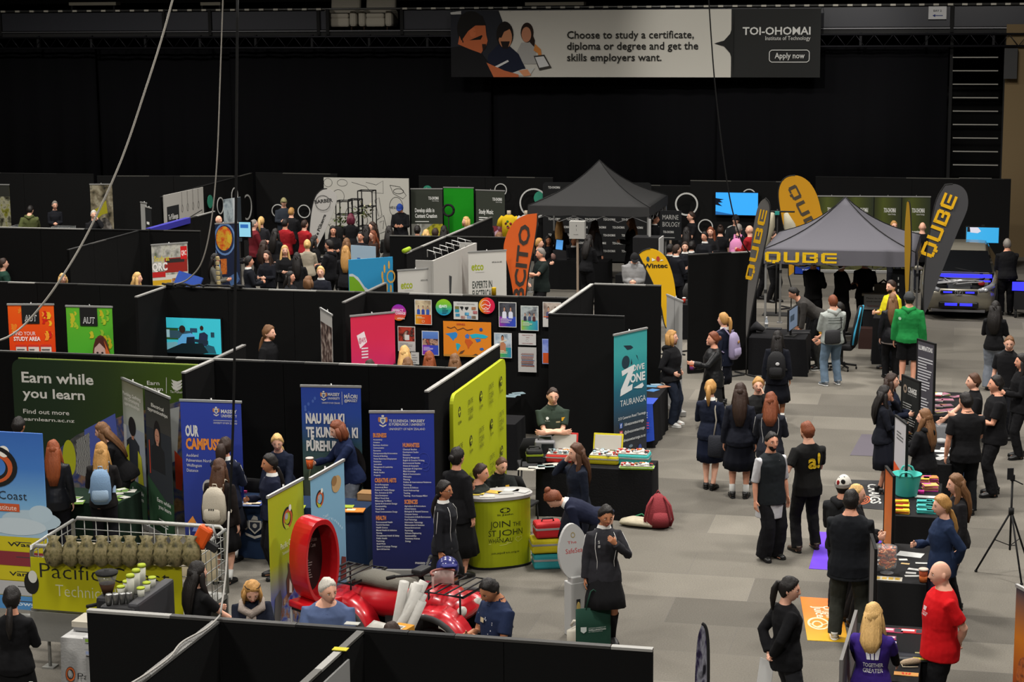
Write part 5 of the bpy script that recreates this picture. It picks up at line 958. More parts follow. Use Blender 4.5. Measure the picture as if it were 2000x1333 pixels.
rollup((802,369),(864,369),2.1,'dark green content creation banner with mossy photo','#2f332b',toi(.88,.15,.045)+[T(.12,.33,.06,'Develop skills in',.62,'l',.02,WH),T(.12,.41,.06,'Content Creation',.7,'l',.02,WH)]+bars(.12,.46,.72,.025,1,WH)+[('r',0,.5,1,1,RAMP(['#5a5a52','#8a8a80','#7a7a74'],'noise',scale=4)),('r',.18,.5,.23,.8,'#a4a49e'),('r',.28,.5,.32,.8,'#a4a49e'),('p',[(.3,.66),(.5,.56),(.7,.5),(1,.5),(1,.86),(.7,.86),(.4,.8)],RAMP(['#5a5a1c','#8a861c','#a49c24','#6a6a20'],'noise',scale=9)),('r',0,.86,1,1,'#8a8a86')])
rollup((866,366),(925,367),2.1,'plain bright green screen on a roll-up stand',M('#128412',.9),[])
rollup((929,371),(986,373),2.1,'dark green music study banner with pink stage photo','#2f332b',toi(.9,.14,.045)+[T(.1,.33,.065,'Study Music',.5,'l',.02,WH)]+bars(.1,.38,.5,.03,2,WH)+[('r',0,.5,1,1,RAMP(['#3a2228','#7a2c34','#5a2c3c','#b08a9a'],'noise',scale=5)),('r',.02,.52,.3,.68,'#7a1c20'),('p',[(.45,.8),(.6,.6),(.75,.55),(.85,.66),(.7,.86),(.55,.98)],RAMP(['#8a4a6a','#c8a8b8','#7a2a4a'],'noise',scale=9))])
etc=lambda ls:[T(.08,.17,.075,'etco',.32,'l',.03,'#8f9c1e'),T(.62,.11,.022,'etco.co.nz',.26,'l',.01,'#3a3a3a'),('r',.18,.19,.42,.193,'#888')]+[T(.1,.34+.086*i,.07,s,wd,'l',.015,c) for i,(s,wd,c) in enumerate(ls)]
rollup((776,529),(849,524),2.2,'white apprenticeship banner with lime logo, partly hidden','#b8b6b0',etc([('WANT AN',.56,'#2c3430')])[:3]+[T(.1,.46,.085,'WANT AN',.56,'l',.03,'#2c3430')])
rollup((914,493),(989,489),2.3,'white banner about electrical training with lime words','#bcbab4',etc([('EXPERTS IN',.52,'#2c3430'),('ELECTRICAL',.54,'#2c3430'),('TRAINING FOR',.7,'#2c3430'),('OVER 30 YEARS',.76,'#8f9c1e')])+[T(.1,.69,.03,'Apprenticeships, Training & Programmes',.75,'l',.01,'#333')])
dz=[('p',[(.28,.09),(.5,.1),(.58,.12),(.5,.13),(.4,.13)],'#1d2c38'),('e',.35,.22,.12,.05,'#1d3440'),('p',[(.5,.24),(.52,.2),(.55,.24),(.5,.25)],'#1d3440'),('p',[(.66,.18),(.7,.19),(.74,.23)],'#1d3440'),('p',[(.62,.26),(.7,.27),(.68,.29)],'#1d3440')]
rollup((1199,655),(1264,641),2.22,'teal and navy diving banner with white lettering',RAMP(['#2a2c32','#2a2d34','#2b333c','#264a60','#246074','#2f8a90','#3c9c9c','#3a9698']),
    dz+[('p',[(.22,.28),(.62,.25),(.6,.29),(.4,.41),(.56,.395),(.54,.44),(.18,.47),(.2,.42),(.42,.3),(.24,.32)],'#d0d4d4'),T(.56,.30,.045,'DIVE',.36,'l',.02,'#d0d4d4'),T(.48,.385,.065,'ONE',.46,'l',.035,'#d0d4d4'),('p',[(.58,.43),(.7,.42),(.86,.405),(.9,.43),(.84,.445),(.7,.44)],'#d0d4d4'),T(.18,.55,.05,'TAURANGA',.78,'l',-.004,'#d0d4d4'),
    T(.12,.65,.022,'213 Cameron Road Tauranga',.84,'l',.01,'#c4c8c8'),('r',.16,.675,.25,.715,'#3c5aa0'),T(.19,.71,.03,'f',.03,'l',.03,'#e8e8e8'),T(.3,.705,.024,'/divezonetauranga',.6,'l',.01,'#c4c8c8'),('r',.16,.735,.25,.775,'#c04a5a'),('o',.205,.755,.025,.012,.6,'#e8d8d8'),T(.3,.765,.024,'@divezonetauranga',.63,'l',.01,'#c4c8c8'),T(.1,.825,.024,'www.divezonetauranga.co.nz',.85,'l',.01,'#c4c8c8'),
    ('e',.2,.86,.03,.015,'#8a9aa0'),('e',.5,.87,.06,.012,'#6a7a84'),('r',.12,.89,.32,.925,'#b8324a'),('o',.2,.95,.05,.03,.75,'#c4c8c8'),('e',.78,.9,.05,.025,'#3a4a8a'),('r',.72,.94,.88,.985,'#3c9c9c')])
for i,(a,b) in enumerate(((1597,1652),(1653,1707),(1708,1761),(1762,1818))):
    rollup((a,383+i*.4),(b,383.4+i*.4),2.1,'olive carpentry course banner '+['partly behind grey tent peak, furthest left','just right of the grey tent peak','third from the left, beside curly man','furthest right of the row'][i],RAMP(['#2c3018','#4a5220','#3a4020','#2a3022'],'grad','X'),toi(.8,.21,.062)+[T(.2,.5,.062,'Carpentry',.5,'l',.02,WH),T(.13,.58,.04,'Pre-Trade Training',.64,'l',0,WH),('r',0,.62,1,1,RAMP(['#2a2c1c','#4a4a2a','#33301f'],'noise',scale=5))])
p=rollup((1302,576),(1333,589),2.1,'plain grey back of a roll-up banner beside the yellow flag','#9a9a98',[('r',.49,0,.52,1,'#6a6a6a')])
rollup((1985,1144),(2030,1168),2.0,'dark banner with fiery photo cut by the right edge',RAMP(['#1c1c22','#2a2430','#8a3c1c','#b86a1c','#3a3a44']),[('e',.5,.45,.35,.12,RAMP(['#2a1c1c','#a85a2a','#1c1c2a'],'noise',scale=8)),('e',.3,.8,.3,.1,'#5a2a1c')])
rollup((-40,360),(18,361),2.2,'forest photo banner at the far left edge',RAMP(['#1c1a14','#4a4a3a','#8a8872','#6a6a1c','#3a3a24'],'noise',scale=4),[('r',0,0,1,.16,'#23241f')])
rollup((175,360),(219,360),2.2,'wildlife photo banner behind the grey haired man',RAMP(['#1c1a16','#4a4434','#6a6250','#8a8470','#2a2824'],'noise',scale=3.5),[('p',[(.1,.36),(.45,.3),(.7,.22),(.75,.4),(.5,.42),(.2,.5)],'#8a8418'),('e',.6,.7,.36,.24,RAMP(['#1c1b1a','#4a4642','#8a8680'],'noise',scale=6))])
rollup((274,395),(286,397),2.1,'slim pale banner at the left before the drawn panel','#8d8d8a',[]); rollup((283,404),(295,407),2.0,'slim black banner with white writing beside pale one','#16181a',bars(.2,.2,.7,.09,6,WH))
# big display fabric: earn while you learn
_a,_b=GY(22,697,24.84),GY(398,711,24.88); p,w_,rz_=(_a+_b)/2,(_b-_a).length,math.atan2((_b-_a).y,(_b-_a).x); t=thing('display_wall','huge dark green display with white earn while you learn words','display',(p.x,p.y,0),rz_)
def Ew(px,py): 
    q=GY(px,py,p.y); return ((q.x-(p.x-w_/2))/w_,1-(q.z-.04)/2.28)
E_=lambda x,y,Y,s,X,b=.02,m='#d2d0c8':T(Ew(x,y)[0],Ew(x,y)[1],(Ew(x,y)[1]-Ew(x,Y)[1]),s,Ew(X,y)[0]-Ew(x,y)[0],'l',b,m)
sheet(w_,2.28,RAMP(['#1c2c1a','#22321f','#2c3c1c','#3c5018','#47601a'],'grad','X'),
    [('p',[Ew(80,905),Ew(150,850),Ew(240,812),Ew(330,790),Ew(400,770),Ew(400,1200),Ew(80,1200)],RAMP(['#16181c','#3a3c40','#6a6660','#2c3a6a','#8a6a42','#1c1c1c'],'noise',scale=2.2)),('p',[Ew(165,840),Ew(225,808),Ew(244,1000),Ew(170,1000)],'#4a58a0'),('e',*Ew(136,895),.035,.12,'#a4a81e'),('p',[Ew(330,800),Ew(350,795),Ew(345,900),Ew(335,905)],'#a8aaa8'),('p',[Ew(340,880),Ew(358,900),Ew(355,960),Ew(343,955)],'#b83a1c'),('p',[Ew(150,860),Ew(175,845),Ew(178,935),Ew(150,925)],RAMP(['#111','#c4c4c0','#1a1a1a'],'wave',scale=9)),
     E_(44,746,725,'Earn while',183),E_(46,776,757,'you learn',166),E_(47,807,798,'Find out more',136,.01),E_(48,821,814,'earnlearn.ac.nz',146,.01),E_(287,752,744,'Earn',311,.01),E_(287,763,755,'Learn',318,.01),('p',[Ew(324,738),Ew(325,738),Ew(325,769),Ew(324,769)],'#d2d0c8')]
    +[('p',[Ew(334,742+6*i),Ew(346,746+6*i),Ew(357,742+6*i),Ew(352,749+6*i),Ew(345,752+6*i),Ew(338,749+6*i)],'#d2d0c8') for i in range(3)]+[E_(332,768,763,'Te Pūkenga',362,.01)],.05,.04,.14,parent=t)
for e in (-1,1): mb=MB(); mb.box((e*w_*.3,.05,.02),(.08,.36,.04),'#333'); mb.build('foot',t)
mb=MB(); mb.tube([(-w_/2+.1,.025,2.325),(w_/2-.1,.025,2.325)],.012,'#7a8a3a'); mb.build('top_edge',t)
# ambulance wall, lime
A,B=V((-6.88,24.05,0)),V((-6.88,26.9,0)); d=B-A; t=thing('display_wall','tall lime green ambulance display with small black logos','display',(A+B)/2,math.atan2(d.y,d.x))
w_=d.length; S=[]
for i in range(5):
    for j in range(4):
        u,v=.11+.19*i,.13+.235*j
        if (i+j)%2: S+=[T(u,v,.036,'JOIN THE',.09,'c',0,'#3d4410'),T(u,v+.06,.04,'ST JOHN',.09,'c',0,'#3d4410'),T(u,v+.1,.028,'WHĀNAU',.08,'c',0,'#3d4410')]
        else: S+=[('e',u,v,.022,.034,'#20230c'),('p',[(u-.004,v-.022),(u+.004,v-.022),(u+.004,v+.022),(u-.004,v+.022)],'#b8c01c'),('p',[(u-.016,v-.005),(u+.016,v-.005),(u+.016,v+.005),(u-.016,v+.005)],'#b8c01c'),T(u,v+.075,.022,'St John',.06,'c',.01,'#20230c')]
hl=lambda u,v,k:[('l',[(u,v+k*.6),(u-k*.25,v+k*.15),(u-k*.2,v-.02),(u-.0,v+.02),(u+k*.2,v-.03),(u+k*.26,v+k*.12),(u,v+k*.6)],.006,'#c9d07a')]
sheet(w_,2.2,M('#9fa80e',.6),S+hl(.36,.86,.2)+hl(.85,.62,.25)+hl(.5,.62,.2),.05,.02,.16,parent=t)
mb=MB(); mb.box((0,.03,.015),(w_*.96,.16,.03),'#444'); mb.build('base',t)
# posters pinned on the second long wall
YW=31.46
def poster(x0,y0,x1,y1,label,bg,shapes,round_=False,name='poster'):
    a,b=GY(x0,y0,YW-.03),GY(x1,y1,YW-.03); w_,h=b.x-a.x,a.z-b.z; t=thing(name,label,'poster',((a.x+b.x)/2,YW-.032+.012*((a.x+b.x)/2+7)/1.6*.6,b.z),.0095)
    mb=MB()
    if round_:
        mb.prism([(w_/2*math.cos(i*.2618),h/2+h/2*math.sin(i*.2618)) for i in range(24)],.004,bg)
        printed(mb,w_,h,shapes,lambda x,z,e:V((x-w_/2,-e,z)))
        mb.build('disc',t)
    else: sheet(w_,h,bg,shapes,.004,0,0,'sheet',t)
    return t
PH=lambda a,sc_,sd:RAMP(a,'noise',scale=sc_,seed=sd)
inner=lambda pic,grad,sp:[('r',.04,.03,.96,sp,pic),('r',.04,sp,.96,.97,grad)]
G2=lambda a,b:RAMP([a,b],'noise',scale=1.5,seed=len(a+b))
ppl=lambda y,cols,k=.1:[f for i,c in enumerate(cols) for f in fig(.5+(i-(len(cols)-1)/2)*k*2.1,y,k,.72,'#b0846c','#241a16',c,eyes=False)]
poster(764,594,794,627,'round purple to orange badge poster',RAMP(['#c86a1c','#c03a3a','#a02a8a','#7a2aa8']),[T(.12,.45,.16,'EFFECT',.7,'l',.02,'#e0d0e0'),T(.3,.62,.16,'CHANGE',.66,'l',.02,'#e0d0e0'),T(.4,.9,.1,'#AFSeffect',.5,'l',.01,'#e8d8d0')],True)
poster(810,585,844,635,'poster of three people in blue robes on orange','#bcbcb8',inner(PH(['#a89a80','#c4b494','#8a7a62'],5,1),RAMP(['#c89a1c','#c8501c','#b83a1c'],'grad','X'),.6)+ppl(.25,['#2c4c9a','#2c3f8a','#33509a'],.13)+bars(.12,.68,.5,.04,2,'#e8d8b0')+[('o',.5,.86,.08,.05,.8,'#e8d8b0')])
poster(851,584,883,617,'round green to blue badge poster',RAMP(['#1c7aa8','#2a9a8a','#6ab030','#8ab828']),[T(.2,.5,.16,'@AFS',.5,'l',.02,'#e0ece8')]+bars(.4,.56,.4,.09,4,'#143c50'),True)
poster(886,589,934,625,'white map poster with small photos','#b8b8b4',[T(.14,.17,.07,'HOW TO HAVE A BETTER WORLD',.72,'l',.0,'#333'),('p',[(.25,.28),(.38,.26),(.42,.34),(.36,.44),(.38,.52),(.33,.46)],'#1c1c1c'),('p',[(.46,.3),(.62,.28),(.6,.4),(.54,.48),(.48,.42)],'#1c1c1c')]+[('r',u,v,u+.17,v+.16,PH(c,9,i)) for i,(u,v,c) in enumerate(((.06,.26,['#4a6a3a','#8a6a3a']),(.06,.44,['#1c6a7a','#3a9ab0']),(.08,.68,['#2c6a8a','#4a9aba']),(.3,.8,['#7a4a4a','#c0a090']),(.46,.6,['#1c5a7a','#5aa0c0']),(.55,.78,['#2c4a7a','#8ab0d0']),(.74,.28,['#8a5a3a','#b08a6a']),(.8,.5,['#7a2c3a','#c08080']),(.74,.78,['#6a5a4a','#a08a7a'])))])
poster(935,581,967,614,'round red badge poster with white globe',RAMP(['#c8a01c','#c8501c','#c81c3a','#c0204a'],'grad','X'),[('o',.42,.45,.3,.3,.9,'#e8c8c8'),('l',[(.2,.5),(.4,.4),(.6,.5),(.75,.42)],.012,'#e8c8c8'),('l',[(.3,.7),(.45,.6),(.6,.72)],.012,'#e8c8c8'),T(.3,.87,.08,'#AFSeffect',.4,'l',.01,'#e8d0c8')],True)
poster(974,590,1009,640,'poster of two women in white on purple','#bcbcb8',inner(PH(['#2a2c34','#4a4c54','#1c1c20'],5,3),RAMP(['#8a2a8a','#3a3aa0','#2a4aa8'],'grad','X'),.58)+ppl(.2,['#c8ccd8','#c4c8d8'],.17)+bars(.1,.65,.7,.04,5,'#c8b8dc'))
poster(1017,597,1052,647,'poster of seated group on lime to blue','#b8bcb8',inner(PH(['#5a6a6a','#a0a8a8','#3a3a44'],6,4),RAMP(['#8aa81c','#3a9a8a','#2a7aa8'],'grad','X'),.58)+ppl(.3,['#2a2c3c','#3a4a6a','#4a2a2a'],.12)+bars(.1,.66,.6,.04,4,'#c8dcb8'))
poster(1060,590,1096,640,'poster of two people hugging, cut by the booth wall','#b4b2ae',inner(PH(['#9a8a80','#b0a498','#6a5a54'],4,5),'#b8b6b2',.6)+ppl(.2,['#4a4a6a','#5a4a5a'],.18)+[('r',.04,.57,.96,.61,'#b8502a')])
poster(777,637,812,687,'poster of red stage group above white text','#b8b6b2',inner(PH(['#7a1c1c','#a83a2a','#1c1c1c','#c0a090'],7,6),'#b4b2ae',.6)+[('r',.4,.34,.66,.55,'#c8c8c4')]+bars(.1,.68,.8,.05,5,'#8a8a88'))
poster(824,646,858,695,'poster of crowd under blue sky on violet','#b8b8bc',inner(RAMP(['#8a7a6a','#a0a4b0','#4a6ab0','#5a80c0']),RAMP(['#7a2a9a','#3a3aa8','#2a4aa8'],'grad','X'),.58)+[('r',.04,.32,.96,.58,PH(['#5a4a44','#b08a74','#2c2c34','#a04a3a'],12,7))]+bars(.1,.66,.6,.04,4,'#c8b8dc'))
wm=[('p',[(.04,.36),(.16,.33),(.26,.3),(.3,.36),(.28,.45),(.23,.5),(.21,.56),(.17,.5),(.12,.42)],'#2a7ab8'),('p',[(.26,.62),(.33,.63),(.36,.68),(.33,.76),(.29,.86),(.27,.76)],'#1c9ab0'),('p',[(.45,.4),(.5,.34),(.55,.38),(.53,.48),(.47,.47)],'#3a6ab0'),('p',[(.55,.37),(.68,.33),(.84,.35),(.94,.4),(.88,.46),(.8,.46),(.72,.44),(.6,.47)],'#1ca0b8'),('p',[(.66,.48),(.78,.47),(.78,.54),(.7,.58)],'#2a6ab0'),('p',[(.46,.5),(.56,.5),(.62,.58),(.56,.68),(.52,.78),(.49,.66),(.45,.58)],'#b8501c'),('p',[(.76,.74),(.82,.72),(.85,.77),(.8,.81),(.76,.79)],'#2a5a9a'),('r',0,.94,1,1,'#a8742a'),('p',[(.32,.93),(.36,.85),(.45,.8),(.4,.9)],'#5a3a24'),('p',[(.6,.95),(.68,.9),(.74,.95)],'#4a3a2a'),('e',.79,.21,.035,.05,'#2a4a8a'),('l',[(.08,.16),(.16,.2),(.24,.15),(.3,.24),(.42,.18),(.5,.24),(.62,.2)],.012,'#5a3a2a')]
poster(866,627,960,699,'large orange world map poster with blue continents','#cc781a',wm+[T(.28,.1,.05,'SERIES',.18,'l',.02,'#a83a2a')])
poster(965,650,1000,700,'poster of man blowing a shell on lime to blue','#b8b8b8',inner(PH(['#8a9aa8','#b0bcc4','#5a6a7a'],6,8),RAMP(['#8aa81c','#3a9a5a','#2a7aa8'],'grad','X'),.58)+fig(.48,.12,.26,.72,'#a87050','#241a16','#a87050',eyes=False)+[('p',[(.3,.34),(.7,.26),(.72,.3),(.34,.4)],'#c8c0ac')]+bars(.2,.7,.6,.05,3,'#c8dcb8'))
poster(1013,651,1047,675,'small white notice with reddish lines','#b6b4b2',[T(.2,.2,.09,'DREAM WITHOUT THE',.62,'l',.01,'#8a4a4a'),T(.42,.4,.09,'WORLD',.2,'l',.01,'#8a4a4a'),('o',.5,.6,.08,.11,.85,'#9a9a98'),T(.2,.9,.09,'WHEN YOU ARE LEARNING',.62,'l',.01,'#8a4a4a')])
poster(1012,678,1048,728,'white poster with mottled word cloud','#aaa8a5',[('r',.15+.05*random.Random(i).random(),.24+i*.045,.8+.1*random.Random(i+9).random(),.265+i*.045,['#8a6a6a','#7a5a52','#5a6a8a','#9a5a4a'][i%4]) for i in range(12)])
poster(1059,662,1092,712,'narrow poster of blue figure over orange','#8a9ac8',inner(PH(['#4a5ab0','#8a9ad0','#2c3a7a'],4,9),'#b84a1c',.56)+fig(.6,.15,.22,.72,'#8a7a9a','#23203a','#3a4a8a',eyes=False))
poster(803,688,819,712,'small white sheet behind the blond girl','#b8b8b4',bars(.15,.2,.7,.2,4,'#888'))
# office screen
def screen(x0,y0,x1,y1,yw,label,shapes,bg,name='wall_screen',rz=0,emit=1.0,dz=.045):
    a,b=GY(x0,y0,yw),GY(x1,y1,yw); w_,h=b.x-a.x,a.z-b.z; t=thing(name,label,'screen',((a.x+b.x)/2,yw,b.z),rz)
    mb=MB(); mb.box((0,dz/2,h/2),(w_+.05,dz,h+.05),M('#0c0c0e',.3,spec=.5)); mb.build('casing',t)
    sheet(w_,h,M(bg,.3,emit=emit),[s[:-1]+((M(s[-1],.3,emit=emit) if isinstance(s[-1],str) else s[-1]),) for s in shapes],.004,0,0,'display',t).location=(0,-.006,0)
    return t
screen(292,619,433,693,YW-.12,'office video on flat screen hung on the long wall',[('r',0,.0,.18,.3,'#3c6a7a'),('r',.06,.14,.14,.26,'#1c2c34'),('r',0,.3,.4,.62,'#22421c'),('r',.17,.34,.28,.56,'#7a9aa0'),('r',.28,.36,.6,.58,'#28404c'),('r',.57,.28,.67,.4,'#20384a'),('p',[(0,.78),(.36,.68),(.44,.76),(.2,.98),(.02,.98)],'#5a8a94'),('p',[(.36,1),(.4,.62),(.46,.46),(.58,.42),(.64,.5),(.62,1)],'#4a86b0'),('e',.46,.32,.045,.11,'#241a18'),('p',[(.5,.9),(.52,.54),(.63,.52),(.64,1),(.5,1)],'#121a24'),('p',[(.68,.72),(.7,.42),(.77,.38),(.82,.46),(.8,.8)],'#1c2438'),('e',.735,.27,.025,.07,'#2a1a16'),('p',[(.62,.58),(.82,.62),(.82,.74),(.62,.66)],'#182430'),('r',.86,.38,.91,.52,'#1c3440'),('p',[(.74,.98),(.76,.82),(.82,.74),(.9,.78),(.93,.98)],'#1c4450'),('p',[(0,1),(0,.95),(.2,.95),(.45,.72),(.74,.7),(.82,.96),(.74,1)],'#0f1a1e'),('r',.82,.6,1,.62,'#3a8a94')][:-1]+[('r',0,.29,.42,.305,'#101c20')],'#2f9aa8',emit=.55)
screen(1398,376,1480,421,52.85,'bright blue screen on the far black wall',[('p',[(0,.25),(.1,.28),(.2,.3),(.1,.36),(.17,.44),(.06,.46),(.16,.62),(0,.55)],'#0a0e16'),('p',[(0,.84),(.3,.94),(.5,1),(0,1)],'#1c4a7a')],'#2a7fc4',emit=1.0)
screen(1888,444,1950,475,49.5,'television with white shape on blue, by the car roof',[('p',[(.08,0),(.35,0),(.45,.25),(.35,.38),(.12,.34)],'#a8a8b4'),('p',[(.02,0),(.1,0),(.12,.3),(.02,.3)],'#0c1016')],'#2f88b8',name='television',emit=.8)
# ---------------------------------------------------------------- flags, tents, rings
def flag(y,outline,base,label,col,texts=(),pole='#1c1c1c',thick=.012,extra=None,edge=0,name='feather_flag'):
    """cloth blade on a bent pole; the blade stands at depth y and leans as it hangs"""
    P=bez([GY(a,b,y) for a,b in outline+outline[:1]],4)[:-1]; bx=GY(base[0],base[1],y); t=thing(name,label,'flag',(bx.x,y,0))
    L=[(p.x-bx.x,p.z) for p in P]
    mb=MB(); mb.prism(L,thick,col,D=(0,1,0)); 
    for tx,px,py,qx,qy,cap,m in texts:    # text from pixel p to pixel q, letters upright to that line
        a,b=GY(px,py,y)-bx,GY(qx,qy,y)-bx; d=V((b.x-a.x,0,b.z-a.z)); X=d.normalized(); Y=V((-X.z,0,X.x)); c=(GY(px,py,y)-GY(px,py+cap,y)).length
        if isinstance(tx,str):
            vs,fs=text2d(tx,c,d.length,'l',.03); mb.add([V((a.x,-.004,a.z+bx.z))+X*u+Y*v for u,v in vs],fs,m)
        else:
            for k_,poly in enumerate(tx): mb.add([V((a.x,-.004-.0012*k_,a.z+bx.z))+X*(u*d.length)+Y*(v*c) for u,v in poly],[tuple(range(len(poly)))],m)
    mb.build('flag_cloth',t)
    k0=max(range(len(L)),key=lambda i:L[i][1])
    n=len(L); seq=[L[(k0+i)%n] for i in range(n)]; lo=min(range(n),key=lambda i:seq[i][1]); side=seq[:lo+1] if edge==0 else [seq[0]]+seq[:lo-1:-1]
    mb=MB(); mb.tube([V((0,.006,0)),V((0,.006,min(.5,side[-1][1])))]+[V((q[0],.006,q[1])) for q in side[::-1]],.014 if edge is not None else .01,pole,n=7); mb.build('pole',t)
    mb=MB()
    for k in range(4): mb.box((.2*math.cos(k*1.571+.8),.2*math.sin(k*1.571+.8),.015),(.3,.04,.03),'#222',k*1.571+.8)
    mb.build('cross_base',t); return t
def qube_letters(sp=.045):
    # squarish outline letters Q U B E in a unit-high run 0..1
    o=[]; w_=.21; st=.05; B=lambda x0,y0,x1,y1:[(x0,y0),(x1,y0),(x1,y1),(x0,y1)]; vs=.2
    for i,ch in enumerate('QUBE'):
        x=i*(w_+sp); X=x+w_
        if ch=='Q': o+=[B(x,.12,x+st,.92),B(X-st,.12,X,.92),B(x+.02,1-vs,X-.02,1),B(x+.02,0,x+.09,vs),B(x+.12,0,X-.02,vs),B(x+.10,-.12,x+.14,vs)]
        if ch=='U': o+=[B(x,.08,x+st,1),B(X-st,.08,X,1),B(x+.02,0,X-.02,vs)]
        if ch=='B': o+=[B(x,0,x+st,1),B(X-st,.08,X,.46),B(X-st,.54,X,.92),B(x+.02,1-vs,X-.02,1),B(x+.02,0,X-.02,vs),B(x+.1,.41,X-.02,.59)]
        if ch=='E': o+=[B(x,.08,x+st,.92),B(x+.02,1-vs,X,1),B(x+.02,0,X,vs),B(x+.08,.41,X,.59)]
    return o
QB=qube_letters(); YEL='#cf9f10'
flag(46,[(1540,540),(1538,480),(1527,430),(1520,385),(1523,362),(1533,348),(1549,343),(1566,346),(1582,358),(1595,380),(1603,410),(1606,440),(1560,520)],(1545,600),'yellow feather flag with grey block letters above grey tent',M('#c8901a',.7),[(QB,1538,368,1598,488,-18,'#4a4238')],edge=1)
flag(37.5,[(1495,387),(1502,396),(1504,412),(1500,450),(1492,490),(1482,540),(1470,600),(1460,656),(1457,652),(1458,600),(1462,540),(1467,480),(1474,430),(1483,398)],(1458,668),'slim grey feather flag seen half side on with yellow letters',M('#5a5856',.75),[(QB,1469,548,1500,408,14,YEL)],edge=0)
flag(40.4,[(1846,361),(1866,360),(1882,368),(1890,384),(1889,410),(1872,450),(1852,500),(1828,560),(1810,606),(1804,606),(1804,560),(1808,510),(1818,440),(1829,390)],(1804,660),'broad dark grey feather flag with yellow letters right of tent',M('#3b3b3d',.75),[(QB,1822,505,1872,382,26,YEL)],edge=1)
flag(40.3,[(1771,396),(1777,399),(1780,470),(1777,540),(1775,572),(1769,572),(1767,520),(1767,450)],(1772,600),'yellow feather flag seen edge on before the tent corner',M('#8a6a14',.8))
flag(39.6,[(1247,497),(1256,490),(1270,486),(1285,490),(1300,503),(1311,528),(1318,560),(1321,600),(1319,640),(1300,640),(1290,596),(1274,552),(1258,520)],(1318,650),'round topped yellow feather flag with black lettering',M('#cfa00c',.7),[('Wintec',1256,524,1304,523,9,'#1c1a14'),([[(.1+.09*math.cos(a*1.05),.5+.5*math.sin(a*1.05)) for a in range(6)]],1262,512,1300,511,11,'#2c4a5a'),([[(.62+.1*math.cos(a*1.05),.5+.5*math.sin(a*1.05)) for a in range(6)]],1262,512,1300,511,11,'#a83a2a'),([[(.3,.1),(.5,.3),(.3,.7)],[(.7,.1),(.9,.2),(.8,.4)]],1262,512,1300,511,11,'#d8d8d0')],edge=1)
flag(38.5,[(1050,417),(1049,440),(1043,480),(1033,530),(1024,600),(1012,660),(1006,640),(1003,580),(992,520),(984,490),(986,470),(994,448),(1008,430),(1028,420)],(1012,680),'orange feather flag with dark vertical lettering',M('#cc5a20',.75),[('BCITO',1022,590,1036,440,22,'#3a322c')],edge=0)
flag(50,[(603,470),(605,440),(609,408),(616,384),(628,371),(642,369),(653,376),(658,388),(652,412),(642,436),(632,458),(622,478),(612,500),(604,500)],(612,520),'white feather flag with black barber lettering',M('#a4a29e',.75),[('BARBER',615,398,650,394,7,'#2c2c2c'),('Te Pūkenga',619,466,637,420,6,'#222'),([[(.5+.5*math.cos(a*.314+.157*s_)*q_,.5+.5*math.sin(a*.314+.157*s_)*q_) for s_,q_ in ((-1,1),(1,1),(1,.92),(-1,.92))] for a in range(20)],617,412,647,411,30,'#4a4a48')],edge=1)
flag(15.6,[(1371,1219),(1377,1224),(1381,1240),(1383,1270),(1383,1350),(1380,1420),(1360,1420),(1357,1350),(1359,1290),(1363,1245)],(1368,1440),'narrow dark printed feather flag at the bottom edge',RAMP(['#16161a','#2c2440','#8a8a94','#1a1a22'],'noise',scale=5,sx=3))
